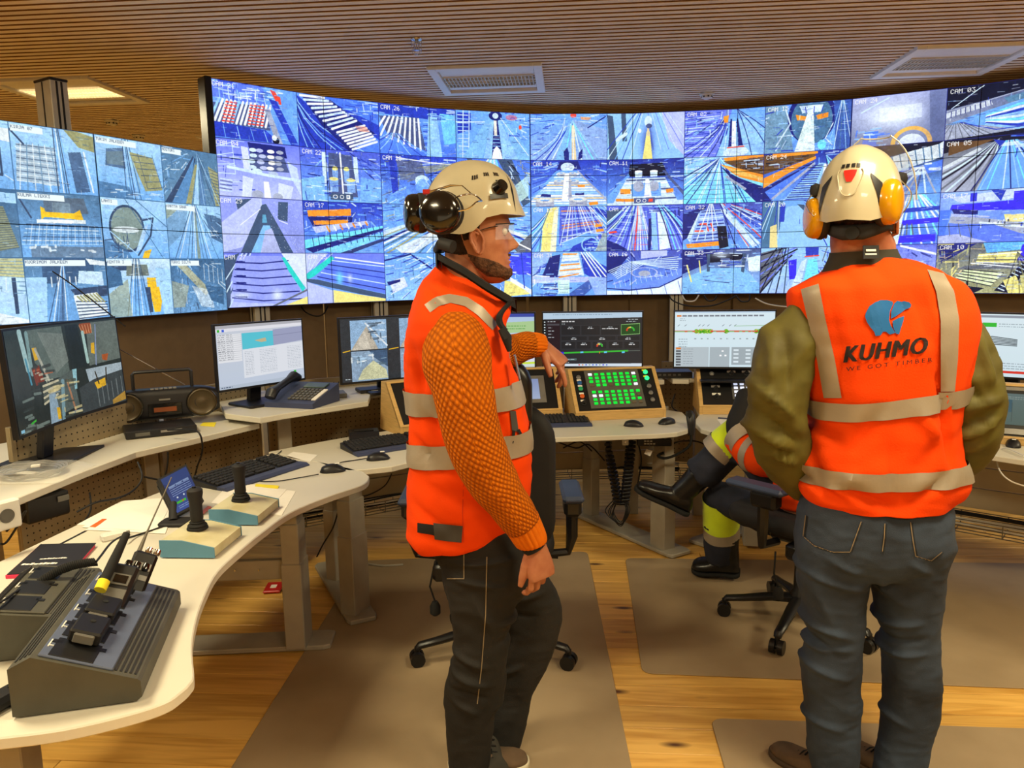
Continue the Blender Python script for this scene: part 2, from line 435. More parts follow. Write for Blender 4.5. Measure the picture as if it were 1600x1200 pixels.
class Pic:
    def __init__(s, w, h, bg='k'):
        s.a = np.zeros((h, w, 3), np.float32); s.w = w; s.h = h; s.a[:] = s.c(bg); s.box = (0, 0, w, h)
    def c(s, k):
        if isinstance(k, str):
            if k.startswith('#'): return np.array([int(k[i:i + 2], 16) for i in (1, 3, 5)], np.float32)
            if len(k) == 2: return (PAL[k[0]] + PAL[k[1]]) / 2
            return PAL[k]
        return np.array(k, np.float32)
    def sub(s, x0, y0, x1, y1):            # a window on this picture in pixels; drawing then uses 0..1 inside it
        q = Pic.__new__(Pic); q.a = s.a; q.w = s.w; q.h = s.h; q.box = (int(x0), int(y0), int(x1), int(y1)); return q
    def T(s, p):
        x0, y0, x1, y1 = s.box; return (x0 + p[0] * (x1 - x0), y0 + p[1] * (y1 - y0))
    def win(s, xs, ys):
        x0, y0, x1, y1 = s.box
        a = max(x0, int(min(xs)) - 1); b = min(x1, int(max(xs)) + 2); c = max(y0, int(min(ys)) - 1); d = min(y1, int(max(ys)) + 2)
        return a, b, c, d
    def g(s, top, bot, mid=None):
        x0, y0, x1, y1 = s.box; t = np.linspace(0, 1, y1 - y0)[:, None, None]
        v = s.c(top) * (1 - t) + s.c(bot) * t
        s.a[y0:y1, x0:x1] = v; return s
    def P(s, col, *p, al=1.0):
        pts = [s.T((p[i], p[i + 1])) for i in range(0, len(p), 2)]
        a, b, c, d = s.win([q[0] for q in pts], [q[1] for q in pts])
        if b <= a or d <= c: return s
        X, Y = np.meshgrid(np.arange(a, b) + .5, np.arange(c, d) + .5)
        ins = np.zeros(X.shape, bool); n = len(pts)
        for i in range(n):
            (xa, ya), (xb, yb) = pts[i], pts[(i + 1) % n]
            if ya == yb: continue
            cr = ((Y < ya) != (Y < yb)) & (X < (xb - xa) * (Y - ya) / (yb - ya) + xa); ins ^= cr
        rg = s.a[c:d, a:b]; rg[ins] = rg[ins] * (1 - al) + s.c(col) * al; return s
    def L(s, col, w, *p, al=1.0):
        x0, y0, x1, y1 = s.box; hw = max(0.6, w * (x1 - x0) / 200.0)
        pts = [s.T((p[i], p[i + 1])) for i in range(0, len(p), 2)]
        for (xa, ya), (xb, yb) in zip(pts[:-1], pts[1:]):
            a, b, c, d = s.win([xa - hw, xb - hw, xa + hw, xb + hw], [ya - hw, yb - hw, ya + hw, yb + hw])
            if b <= a or d <= c: continue
            X, Y = np.meshgrid(np.arange(a, b) + .5, np.arange(c, d) + .5)
            dx, dy = xb - xa, yb - ya; l2 = dx * dx + dy * dy + 1e-6
            t = np.clip(((X - xa) * dx + (Y - ya) * dy) / l2, 0, 1)
            ds = np.hypot(X - xa - t * dx, Y - ya - t * dy)
            k = (np.clip(hw + .5 - ds, 0, 1) * al)[..., None]
            rg = s.a[c:d, a:b]; rg[:] = rg * (1 - k) + s.c(col) * k
        return s
    def E(s, col, cx, cy, rx, ry, al=1.0, ring=0):
        x0, y0, x1, y1 = s.box; (X0, Y0) = s.T((cx, cy)); rx *= (x1 - x0); ry *= (y1 - y0)
        a, b, c, d = s.win([X0 - rx, X0 + rx], [Y0 - ry, Y0 + ry])
        if b <= a or d <= c: return s
        X, Y = np.meshgrid(np.arange(a, b) + .5, np.arange(c, d) + .5)
        q = np.hypot((X - X0) / rx, (Y - Y0) / ry); k = (q < 1) & (q > (1 - ring if ring else -1))
        rg = s.a[c:d, a:b]; rg[k] = rg[k] * (1 - al) + s.c(col) * al; return s
    def soft(s, col, cx, cy, rx, ry, al=0.8):
        x0, y0, x1, y1 = s.box; (X0, Y0) = s.T((cx, cy)); rx *= (x1 - x0); ry *= (y1 - y0)
        X, Y = np.meshgrid(np.arange(x0, x1), np.arange(y0, y1))
        k = (al * np.exp(-((X - X0) / rx) ** 2 - ((Y - Y0) / ry) ** 2))[..., None]
        rg = s.a[y0:y1, x0:x1]; rg[:] = rg * (1 - k) + s.c(col) * k; return s
    def F(s, cols, w, vx, vy, x0, x1, n, y=1.0, t0=0.0, bend=0.0, al=1.0):
        """n lines running from a vanishing point to the edge y, between x0 and x1"""
        for i in range(n):
            x = x0 + (x1 - x0) * i / max(1, n - 1); col = cols[i % len(cols)]; p = []
            for k in range(5):
                t = t0 + (1 - t0) * k / 4; p += [vx + (x - vx) * t + bend * math.sin(PI * t) * (x - vx), vy + (y - vy) * t]
            s.L(col, w, *p, al=al)
        return s
    def R(s, cols, w, xa, ya, xb, yb, xc, yc, xd, yd, n, al=1.0):
        """n rungs between the line a-b and the line c-d"""
        for i in range(n):
            t = i / max(1, n - 1)
            s.L(cols[i % len(cols)], w, xa + (xb - xa) * t, ya + (yb - ya) * t, xc + (xd - xc) * t, yc + (yd - yc) * t, al=al)
        return s
    def K(s, n, cols, vx=None, vy=None, y0=0.0, y1=1.0, x0=0.0, x1=1.0, ln=0.18, w=(0.5, 1.8), al=0.8):
        """small machinery clutter: short beams, most of them following the perspective"""
        for _ in range(n):
            x = crng.uniform(x0, x1); y = crng.uniform(y0, y1); m = crng.random()
            if vx is not None and m < 0.6: dx, dy = x - vx, y - vy; q = math.hypot(dx, dy) + 1e-3; dx /= q; dy /= q
            elif m < 0.8: dx, dy = 1, crng.uniform(-.15, .15)
            else: dx, dy = crng.uniform(-.1, .1), 1
            l_ = ln * crng.uniform(.3, 1); s.L(crng.choice(cols), crng.uniform(*w), x, y, x + dx * l_, y + dy * l_, al=al)
        return s
    def N(s, amp=0.12, cell=6):
        x0, y0, x1, y1 = s.box; h, w = y1 - y0, x1 - x0
        r = np.random.RandomState(crng.randint(0, 9999)); acc = np.zeros((h, w))
        for c_, a_ in ((cell * 4, .55), (cell, .7), (2, .6)):
            gh, gw = h // c_ + 2, w // c_ + 2; g_ = r.rand(gh, gw) - .5
            yy = np.arange(h) / c_; xx = np.arange(w) / c_; yi = yy.astype(int); xi = xx.astype(int)
            fy = (yy - yi)[:, None]; fx = (xx - xi)[None]
            acc += a_ * ((g_[yi][:, xi] * (1 - fy) + g_[yi + 1][:, xi] * fy) * (1 - fx) + (g_[yi][:, xi + 1] * (1 - fy) + g_[yi + 1][:, xi + 1] * fy) * fx)
        s.a[y0:y1, x0:x1] *= (1 + 2 * amp * acc)[..., None]; return s
    def W(s, txt, x, y, h, col='F'):
        X, Y = s.T((x, y)); px = max(1, int(round(h / 7)))
        for ch in txt:
            bits = FONT.get(ch, FONT[' '])
            for r_ in range(7):
                v = int(bits[r_ * 2:r_ * 2 + 2], 16)
                for k in range(5):
                    if v >> (4 - k) & 1:
                        a = int(X) + k * px; b_ = int(Y) + r_ * px
                        if 0 <= b_ < s.h and 0 <= a < s.w: s.a[b_:b_ + px, a:a + px] = s.c(col)
            X += 6 * px
        return s
    def words(s, x, y, w, col='u', th=0.012, rows=1, dy=0.03, al=0.8):
        for r_ in range(rows):
            xx = x
            while xx < x + w:
                l_ = crng.uniform(.01, .04); s.P(col, xx, y + r_ * dy, min(xx + l_, x + w), y + r_ * dy, min(xx + l_, x + w), y + r_ * dy + th, xx, y + r_ * dy + th, al=al); xx += l_ + .008
        return s
# ---------------------------------------------------------------- main video wall pictures: 12 columns of camera pictures, 4 rows
PW, PH = 384, 224
MW = Pic(PW * 9, PH * 3, 'n'); CWp, CHp = PW * .75, PH * .75
def cell(i, j, top='s', bot='b', name=None):
    q = MW.sub(i * CWp + 1, j * CHp + 1, (i + 1) * CWp - 1, (j + 1) * CHp - 1).g(top, bot); q.nm = name; return q
def done(q, amp=0.16, lab=None, cell_=5):
    if amp > .1: q.K(80, ['w', 'h', 'n', 'B', 'l', 'g'], ln=.09, w=(.3, .9), al=.55)
    q.N(amp, cell_)
    if lab: q.W('CAM ' + lab, .03, .035, 14)
# row 0
q = cell(0, 0, 's', 'sb'); q.P('bp', 0, 0, .6, 0, .62, .35, 0, .3); q.R('hl', 1, 0, .12, .6, .14, 0, .3, .62, .32, 7); q.K(40, 'whBl', y1=.35, x1=.7, ln=.2)
q.P('d', .0, .4, .62, .34, .66, .78, .0, .72)
for k in range(14): q.L('w' if k % 5 else 'l', 2.6, .06 + k * .045 + .03, .33, .0 + k * .048 - .02, .72)
for k in (2, 3, 4, 8, 9, 10, 11): q.R('r', 1.6, .08 + k * .045, .36, .02 + k * .048, .7, .105 + k * .045, .36, .045 + k * .048, .7, 7)
q.P('B', 0, .72, .6, .78, .78, 1, .0, .98); q.R('sl', .8, .12, .76, .58, .8, .14, 1, .62, 1, 4); q.P('g', .6, .4, .66, .38, .8, 1, .72, 1); q.P('B', .66, .2, .75, .22, 1, 1, .9, 1); q.P('s', .75, .1, 1, .2, 1, .9)
q.P('r', .68, .03, .74, .05, .8, .22, .74, .22); q.P('r', .76, .12, .8, .14, .81, .28, .78, .28); q.E('k', .72, .95, .04, .06); q.E('w', .7, .9, .03, .05); done(q, lab='21')
q = cell(1, 0, 'sb', 'b'); q.P('B', 0, .05, .25, .3, .7, 1, 0, 1); q.F('lsnB', 1.2, -.05, -.1, .1, .8, 9, bend=-.25); q.P('b', .3, 0, 1, 0, 1, .7); q.P('B', .45, .1, 1, .45, 1, .75, .62, .3)
q.P('n', .05, .02, .42, .05, .95, .62, .62, 1, .3, .55); q.R('wh', 2.6, .04, .04, .42, .6, .34, .02, .72, .4, 9); q.R('w', 2.6, .48, .66, .66, .97, .82, .48, .97, .78, 7); q.P('mr', .7, .5, .84, .5, .88, .6, .74, .6, al=.7); q.K(25, 'hlB', y1=.3, x0=.55); done(q)
q = cell(2, 0, 's', 'b'); q.P('B', 0, 0, 1, 0, 1, .25, 0, .2); q.P('d', .0, .25, .52, .22, .62, .9, .1, .6)
for k in range(9): q.L('w', 2.6, .08 + k * .055, .25, -.06 + k * .075, .6 + k * .035)
q.R('lB', 1, .58, .3, .6, 1, .66, .3, .68, 1, 12); q.P('l', .66, .1, .76, .1, .82, 1, .62, 1); q.F('lBs', 1, .2, .3, -.5, .7, 9, bend=-.3, t0=.4); q.P('cs', .8, .1, 1, .12, 1, .7, .85, .75); q.K(30, 'hBl', y1=.25); done(q, lab='26')
q = cell(3, 0, 's', 's'); q.P('c', 0, 0, 0, 0); q.P('B', .02, .05, .2, .05, .2, .4, .02, .5); q.R('hl', 1, .02, .1, .04, 1, .16, .1, .16, 1, 12); q.L('h', 1.2, .1, .0, .08, 1); q.L('h', 1.2, .18, 0, .16, 1); q.L('h', 1.4, 0, .25, .4, .22)
q.P('z', .44, .08, .5, .2, .34, 1, .08, 1); q.P('l', .47, .2, .51, .2, .47, 1, .36, 1); q.P('l', .56, .18, .6, .18, .84, 1, .62, 1); q.P('z', .6, .12, .68, .2, 1, .85, 1, 1, .84, 1)
q.P('n', .51, .15, .56, .15, .62, 1, .47, 1); q.R('l', 1, .5, .5, .48, .95, .57, .5, .61, .95, 7); q.P('wm', .505, .15, .545, .15, .55, .5, .51, .5); q.P('w', .5, .8, .54, .72, .59, .8, .62, 1, .47, 1)
q.E('n', .53, .08, .09, .1); q.E('h', .53, .08, .04, .06); q.L('w', .8, .6, .12, .98, .9); q.E('r', .87, .3, .02, .05); q.K(50, 'hlBs', .53, .1, x0=.65, y1=.5, ln=.15); q.E('r', .75, .1, .08, .06, al=.5); done(q)
q = cell(4, 0, 's', 'sg'); q.K(60, 'hlBs', .55, .1, y1=.5, ln=.2); q.P('sg', .55, .12, 1, .35, 1, 1, .7, 1); q.F('hlB', 1, .45, .1, -.1, .15, 4, bend=-.25); q.R('lB', .8, .18, .25, -.05, 1, .24, .25, .06, 1, 14)
q.F('Bhlcl', 1.6, .55, .15, .2, .9, 10); q.P('z', .52, .2, .5, .2, .32, 1, .44, 1); q.P('m', .54, .25, .57, .25, .6, 1, .54, 1); q.L('w', 1.2, .555, .25, .56, 1); q.P('n', .43, .82, .48, .72, .5, .85, .5, 1, .44, 1); q.P('n', .68, .75, .63, .85, .62, 1, .68, .95)
q.E('r', .56, .03, .04, .05); q.P('o', .65, .06, .8, .08, .76, .14, .66, .12, al=.7); q.L('n', 1.4, .75, .3, .98, .06); done(q)
q = cell(5, 0, 'l', 'l'); q.P('f', .0, .03, .07, .05, .14, 1, .03, 1); q.P('f', .18, 0, .24, 0, .26, .6, .2, .6); q.P('h', .1, .55, .25, .4, .28, .45, .12, .62); q.F('Bhs', 1, .5, -.3, -.1, .3, 5); q.P('l', .6, .3, .75, .35, 1, 1, .62, 1); q.P('P', .7, .0, 1, 0, 1, .95, .8, .6)
q.F('ph', .8, .45, -.8, .6, 1.1, 6, y=.8); q.soft('n', .53, .7, .075, .4, .9); q.P('y', .51, .4, .55, .4, .59, 1, .46, 1); q.P('m', .52, .3, .54, .3, .55, .5, .51, .5); q.E('h', .53, .18, .05, .12); q.E('d', .54, .28, .04, .05); q.E('w', .42, .38, .02, .05); done(q, .1)
q = cell(6, 0, 's', 'l'); q.P('p', 0, 0, .6, 0, .4, 1, 0, 1); q.R('Bhl', 1, 0, .1, 0, 1, .45, .05, .3, 1, 14); q.F('Bhn', 1, .55, -.2, -.2, .5, 8, bend=-.3); q.K(50, 'hlBn', .6, .05, y1=.6, x1=.6); q.P('l', .66, .2, .9, .3, 1, .95, .78, 1); q.P('o', .49, .14, .56, .12, .55, .28, .5, .28); q.P('w', .6, .25, .65, .25, .66, .8, .6, .8)
q.P('n', .58, .2, .6, .2, .6, .8, .56, .8); q.P('n', .66, .2, .67, .2, .74, .8, .68, .8); q.P('h', .5, .92, .56, .8, .75, .78, .82, .92, .75, 1, .52, 1); q.L('r', 1.4, .55, .82, .75, .8); q.F('nl', 1, .66, .0, .85, 1.3, 5, bend=.1); done(q, lab='02')
q = cell(7, 0, 'bs', 's'); q.P('e', 0, 0, .25, 0, .35, 1, 0, 1); q.K(60, 'Bhlx', .5, .0); q.E('n', .55, .3, .28, .55); q.E('x', .55, .35, .24, .5); q.P('o', .36, .22, .5, .28, .5, .36, .38, .34); q.P('o', .6, .26, .74, .22, .74, .32, .62, .36)
q.P('iw', .5, .2, .57, .2, .6, 1, .36, 1); q.P('h', .4, .05, .68, .05, .66, .2, .44, .2); q.L('h', 1.8, .24, .1, .3, .4, .14, .85); q.L('h', 1.2, .8, .45, .72, .75, .8, .9); q.P('xB', .8, .0, 1, 0, 1, 1, .84, 1); q.F('lhx', .8, .9, -.1, .75, 1.1, 6); q.E('c', .68, .88, .05, .1); q.R('hB', 1, .42, .08, .68, .08, .44, .2, .66, .2, 6); done(q, .2, '15')
q = cell(8, 0, 'Pg', 'gd'); q.soft('w', .45, .4, .3, .25, .9); q.P('w', .3, .25, .75, .22, .76, .5, .3, .52, al=.45); q.P('d', .82, .0, 1, 0, 1, 1, .86, 1, al=.5); q.L('h', 1.5, .1, .3, .4, .05); q.E('oy', .66, 1.0, .22, .34, ring=.22); q.E('Pw', .66, 1.05, .15, .24); q.P('b', .15, .7, .3, .7, .28, 1, .12, 1); q.K(20, 'hbl', x1=.4, y0=.6); q.soft('d', .9, .5, .12, .6, .5); done(q, .1, '24')
q = cell(9, 0, 'd', 'g'); q.P('k', 0, 0, 1, 0, 1, .1, 0, .42); q.L('h', 1, .05, .4, .35, .02); q.L('g', 1, 0, .45, 1, .1); q.P('Ag', 0, .48, .42, .3, .45, .4, 0, .58); q.R('n', .8, .05, .46, .42, .31, .05, .57, .43, .4, 9); q.P('s', 0, .7, .4, .5, 1, .25, 1, .9, .5, .8)
for k in range(9): q.L('cwBlh'[k % 5], 2.6, .4, .6 + k * .02, .7, .45 + k * .055, 1, .38 + k * .06)
q.P('ck', .55, .3, 1, .15, 1, .28, .6, .4, al=.6); q.R('h', .8, .7, .28, .98, .18, .7, .36, .98, .3, 4); q.P('g', 0, .75, .15, .68, .45, .9, .4, 1, 0, 1); q.F('q', .8, .1, .6, -.2, .5, 10, t0=.2); q.P('k', 0, 1, 1, .88, 1, 1); q.L('B', 1, .15, .68, .5, .88, 1, .85); done(q, .16, '03')
# row 1
q = cell(0, 1, 'p', 'P'); q.K(30, 'hPB', x1=.3); q.R('h', .8, .02, .15, .03, .6, .2, .05, .22, .6, 4); q.L('h', .8, .2, .02, .22, .6); q.P('n', .38, .02, .82, .04, .84, .25, .4, .2); q.P('d', .4, .2, .8, .22, .86, .5, .38, .5); q.P('wP', .3, .1, .38, .12, .4, .55, .32, .55); q.P('Ph', .84, .3, .96, .4, 1, .95, .88, .6)
for k in range(16): q.E('hPwg'[k % 4], .42 + (k % 4) * .11 + crng.uniform(-.02, .02), .15 + (k // 4) * .1, .045, .035)
q.E('h', .47, .52, .06, .05); q.E('hg', .66, .55, .06, .05); q.L('h', 3, .14, .48, .6, .58, 1, .64); q.P('w', .54, .7, .6, .7, .62, 1, .54, 1); q.P('Pw', .3, .62, .42, .66, .38, 1, .28, 1); q.P('Pw', .72, .7, .9, .76, .86, 1, .7, 1); q.E('g', .46, .95, .07, .08); q.E('g', .7, .97, .06, .07); q.R('hd', .8, .05, .7, .03, .9, .18, .72, .16, .92, 7); done(q, .1, '04')
q = cell(1, 1, 'Bp', 's'); q.K(70, 'hBnl', .5, -.1); q.P('h', .28, .05, .33, .05, .33, .7, .28, .7); q.P('h', .66, .1, .71, .1, .72, .6, .66, .6); q.P('d', .36, .05, .64, .08, .7, .9, .34, .9); q.L('w', 2, .5, .05, .52, .9); q.P('z', .0, .6, .3, .5, .3, 1, 0, 1); q.P('zs', .75, .5, 1, .55, 1, 1, .72, 1)
for (x, y, r_) in ((.43, .35, .035), (.57, .35, .035), (.41, .55, .055), (.62, .56, .055)): q.P('l', x - r_, y, x + r_, y, x + r_ * .9, y + .25, x - r_ * .9, y + .25, al=.7); q.E('y', x, y, r_, .035)
q.K(20, 'Bh', y0=.6, ln=.15); q.P('f', .36, .83, .64, .84, .64, .97, .36, .96); q.E('w', .42, .9, .03, .04, ring=.3); q.E('w', .5, .9, .025, .04, ring=.3); q.P('w', .555, .86, .6, .86, .6, .94, .555, .94); q.P('f', .565, .875, .595, .89, .57, .92); done(q, .16, '22')
q = cell(2, 1, 'B', 's'); q.K(90, 'hnqlX', 1.2, 0); q.P('q', .2, .1, .55, .12, .6, .5, .25, .5, al=.7); q.L('w', 1.2, .15, .05, .95, .15); q.P('B', .1, .0, .2, .0, .22, .7, .14, .8); q.E('lw', .55, .5, .1, .12); q.E('s', .55, .65, .09, .2, al=.8); q.P('s', .6, .5, 1, .2, 1, .4, .7, .65); q.R('hB', 1, .6, .5, 1, .22, .65, .6, 1, .36, 8); q.P('X', .55, .2, 1, .1, 1, .2, .6, .35, al=.6); done(q, .22, '28')
q = cell(3, 1, 'b', 's'); q.F('whlc', 1.6, .5, -.15, -.3, .8, 12, bend=-.1); q.R('l', .6, .1, .5, .35, .1, .6, .5, .6, .1, 4); q.P('f', .55, 0, .75, 0, 1, .9, .9, 1); q.P('f', .13, 0, .2, 0, .27, .25, .22, .25); q.P('o', .06, .18, .2, .1, .22, .16, .1, .26); q.K(40, 'qhXk', .6, -.1, x0=.62, y1=.6); q.P('i', .74, .6, .98, .3, .98, .75, .86, .9, al=.7); done(q)
q = cell(4, 1, 'B', 's'); q.K(60, 'hlns', .5, .0, y1=.6); q.P('n', .38, .02, .62, .02, .66, .2, .34, .2); q.E('h', .48, .15, .09, .1); q.K(18, 'wgh', x0=.42, x1=.56, y0=.08, y1=.25, ln=.05); q.P('s', .36, .22, .6, .22, 1, .95, 1, 1, 0, 1, 0, .85)
q.R('whlwm', 2.4, .34, .3, -.1, 1, .62, .3, 1.1, 1, 13); q.L('s', 3, .34, .25, -.05, .92); q.L('g', 2.5, .62, .25, 1.05, .95); q.P('g', .43, .35, .52, .35, .54, .85, .4, .85)
for (x, y, r_) in ((.4, .28, .05), (.55, .28, .05), (.37, .44, .07), (.56, .44, .07), (.18, .87, .12), (.62, .85, .12)): q.P('g', x - r_, y, x + r_, y, x + r_, y + r_ * 1.2, x - r_, y + r_ * 1.2); q.E('hm', x, y, r_, r_ * .45); q.E('s', x, y, r_ * .5, r_ * .15)
q.P('w', .44, .3, .5, .3, .49, .88, .4, .88); q.P('n', .14, .72, .26, .74, .26, .8, .12, .78); q.P('n', .58, .72, .7, .7, .7, .76, .58, .76); q.P('o', .61, .53, .71, .53, .71, .58, .62, .58); q.P('o', .76, .92, .88, .9, .89, .97, .77, .99); q.R('lB', .8, .02, .2, .02, .8, .22, .2, .2, .6, 7); done(q, .14, '14')
q = cell(5, 1, 'nB', 's'); q.K(60, 'hblns', .5, .2, y1=.7); q.P('k', .3, .1, .72, .08, .8, .36, .28, .36); q.P('s', 0, .8, .28, .3, .3, .34, .1, 1, 0, 1); q.P('d', .72, .25, .76, .25, 1, .7, 1, .8); q.P('h', .26, .4, .76, .4, .92, .9, .08, .95); q.R('dwh', 2, .26, .44, .1, .95, .76, .44, .92, .92, 8)
for x in (.41, .61): q.P('h', x - .05, .26, x + .05, .26, x + .045, .38, x - .045, .38); q.E('w', x, .26, .05, .025); q.P('s', x - .09, .53, x + .09, .5, x + .1, .8, x - .08, .8); q.E('g', x, .58, .07, .12)
q.P('w', .5, .42, .55, .42, .6, .98, .48, .98); q.P('o', .17, .63, .31, .63, .31, .74, .18, .75); q.P('o', .77, .66, .87, .64, .87, .73, .78, .74); q.P('o', .12, .85, .4, .86, .4, .92, .12, .91); q.P('h', 0, .95, 1, .9, 1, 1, 0, 1)
q.P('d', .35, .84, .63, .83, .63, .95, .35, .96); q.E('w', .41, .9, .03, .04, ring=.3); q.E('w', .49, .9, .025, .04, ring=.3); q.P('r', .55, .86, .6, .86, .6, .93, .54, .93); done(q, .14, '11')
q = cell(6, 1, 'l', 'c'); q.K(40, 'hlBx', .5, -.1, y1=.4, x1=.4); q.F('nhlwBx', 1.2, .46, .02, -.7, .9, 14); q.F('hBc', 1, .46, .05, .2, .9, 9, bend=.05); q.R('x', .6, .2, .5, .0, .9, .65, .5, .8, .9, 5)
q.P('o', .5, .03, 1, -.05, 1, .1, .55, .16); q.P('D', .5, .1, 1, .05, 1, .42, .75, .32); q.K(24, 'khq', x0=.68, x1=.95, y0=.08, y1=.3, ln=.15); q.P('o', .46, .16, .6, .22, 1, .42, 1, .6, .7, .44); q.P('oy', .5, .2, .75, .33, 1, .48, 1, .54, .7, .4); q.P('n', .46, .2, .7, .46, 1, .68, 1, 1, .92, 1); q.P('g', .56, .4, .8, .7, .78, .74, .52, .42); done(q, .16)
q = cell(7, 1, 'Bn', 's'); q.P('D', 0, .02, .62, .0, .6, .12, 0, .42); q.K(24, 'khq', x1=.5, y0=.05, y1=.28, ln=.12); q.P('o', .1, .0, .64, -.03, .64, .05, .1, .08); q.P('o', 0, .5, .25, .32, .62, .1, .62, .16, .3, .42, 0, .72); q.P('n', 0, .72, .62, .2, .1, 1, 0, 1); q.P('b', .02, .8, .5, .32, .56, .3, .1, .98); q.L('g', 3, .12, .95, .6, .26); q.K(40, 'hlBs', .66, .1, x0=.62, y1=.6)
q.P('l', .66, .25, .74, .26, .62, 1, .24, 1); q.R('nB', 1.2, .58, .3, .28, .98, .7, .3, .56, .98, 16); q.P('w', .72, .28, .78, .28, .78, 1, .66, 1); q.F('ncl', 1.2, .74, .1, .8, 1.3, 6); done(q, .15, '24')
q = cell(8, 1, 'k', 's'); q.P('A', .2, .35, 1, .0, 1, .3, .3, .62, al=.85); q.R('x', 1.2, .3, .3, .95, .02, .35, .6, .97, .3, 9); q.P('k', 0, 0, 1, 0, .95, .05, .2, .3); q.P('b', .1, .7, 1, .35, 1, .55, .1, .9); q.F('gdh', 2, .8, .45, -.3, .95, 13); q.K(16, 'Ah', y0=.4, y1=.6, ln=.1, w=(2, 4)); done(q, .15)
q = cell(9, 1, 'q', 'g'); q.P('k', 0, 0, 1, -.02, 1, .1, .4, .1, 0, .25); q.P('D', .05, .05, .5, .05, .35, .14, .05, .3); q.P('A', 0, .5, .35, .18, .4, .24, 0, .62, al=.7); q.F('gqhk', 2, .55, .05, -.5, .5, 12, bend=-.05); q.P('s', .55, .18, .75, .14, 1, .5, 1, 1, .35, 1); q.F('nlcsh', 1.2, .63, -.02, .3, 1.3, 14, t0=.12); q.P('w', .55, .14, .72, .12, .74, .2, .55, .2, al=.6); q.K(24, 'bhB', x0=.6, y1=.25); q.P('B', .48, .05, .6, .1, .55, .2); q.L('y', 2, .85, .6, 1, .9); done(q, .1, '05')
# row 2
q = cell(0, 2, 'pP', 'pg'); q.P('f', .2, .05, .38, .02, .38, .4, .24, .5); q.P('f', .7, .05, .82, .05, .8, .42, .68, .38); q.P('PP', .4, 0, .5, 0, .5, .25, .24, .9, .0, 1, 0, .5); q.P('Pp', .6, .1, .7, .4, .9, 1, .7, 1); q.P('f', .5, .12, .55, .1, .85, 1, .22, 1); q.P('z', .5, .5, .58, .5, .68, 1, .34, 1); q.P('Pg', .52, .6, .6, .55, .7, 1, .45, 1); q.L('w', .8, .24, .5, .48, .2); q.L('w', .8, .7, .4, .8, .46)
for k in range(90): q.E('w', crng.uniform(.6, 1), crng.uniform(0, 1), .004, .007, al=.5)
q.P('c', .5, .3, .54, .3, .55, .45, .49, .45, al=.5); done(q, .1, '29')
q = cell(1, 2, 'B', 's'); q.K(80, 'hBlns', .7, .1, y1=.6); q.P('o', .05, .18, .6, .12, .6, .26, .06, .3); q.P('n', .05, .3, .62, .28, .6, .45, .12, .5); q.P('o', .12, .38, .56, .34, .56, .42, .14, .46); q.P('P', .1, .5, .8, .35, .82, .42, .15, .62); q.R('ow', 2, .3, .48, .78, .38, .33, .58, .8, .44, 7)
q.P('c', 0, .75, 1, .45, 1, .5, 0, .92); q.P('n', 0, .92, 1, .5, 1, .55, .1, 1); q.P('zc', .2, .95, 1, .58, 1, .68, .45, 1); q.P('nf', .45, 1, 1, .7, 1, .76, .6, 1); q.R('n', .8, .1, .7, .95, .45, .12, .95, .98, .7, 12); done(q, .15, '17')
q = cell(2, 2, 's', 's'); q.K(70, 'hBXlx', 1.3, -.2); q.F('hXlnwx', 2, 1.1, .0, -.7, .9, 16); q.P('A', .15, .9, .9, .4, .95, .5, .3, 1.1, al=.8); q.P('h', 0, .55, .5, .3, .5, .34, 0, .65, al=.8); done(q, .18)
q = cell(3, 2, 's', 'l'); q.K(80, 'hBlwx', -.2, .3); q.F('hlBw', 2, -.1, .1, .6, 1.6, 9); q.P('q', .75, .9, 1, .6, 1, 1, .8, 1); q.L('w', 2, .3, .4, 1, .95); done(q, .18)
q = cell(4, 2, 's', 's'); q.F('xhBci', 1.2, .3, -.1, -.5, .25, 12, bend=-.15); q.P('y', .22, .05, .34, 0, .3, .4, .25, 1, .12, 1, .15, .4); q.P('yw', .3, .1, .36, 0, .34, .5, .32, 1, .24, 1, .27, .5); q.L('x', 1.2, .24, .05, .13, .5, .1, 1); q.P('Bp', .38, 0, .8, 0, 1, .5, .95, .7, .42, 1, .36, .8)
q.R('oPBhPo', 2, .4, .1, .42, .75, .85, .1, 1, .55, 11, al=.7); q.F('hwPlB', 1.4, .55, -.4, .38, 1.25, 12, y=.85, al=.8); q.P('o', .82, .42, .95, .38, .95, .45, .84, .48); q.P('o', .85, .52, .97, .5, .97, .56, .86, .58); q.P('B', .78, .0, 1, .1, 1, .3); q.F('hl', 1, .7, -.3, .9, 1.5, 5, bend=.15)
q.P('s', .4, .8, .7, .6, .92, .62, .6, .9, .4, .98); q.L('h', 1, .4, .8, .75, .58, .95, .62); q.P('B', .55, .88, .8, .7, .9, .75, .85, 1, .5, 1); q.E('l', .78, .85, .12, .18, ring=.15); q.K(20, 'hlB', x0=.68, x1=.88, y0=.75); q.P('X', .95, .6, 1, .6, 1, 1, .85, 1, al=.6); done(q, .14, '13')
q = cell(5, 2, 'Bp', 'p'); q.P('f', 0, .1, .3, .05, .1, .5, 0, .5); q.F('hlBp', 1.6, .4, -.25, -.6, .3, 12, bend=-.1); q.R('Bh', 1, .25, .15, .0, .7, .4, .12, .2, .8, 9, al=.7); q.P('n', 0, .75, .15, .85, .3, 1, 0, 1); q.P('r', .02, .58, .12, .56, .14, .6, .03, .62)
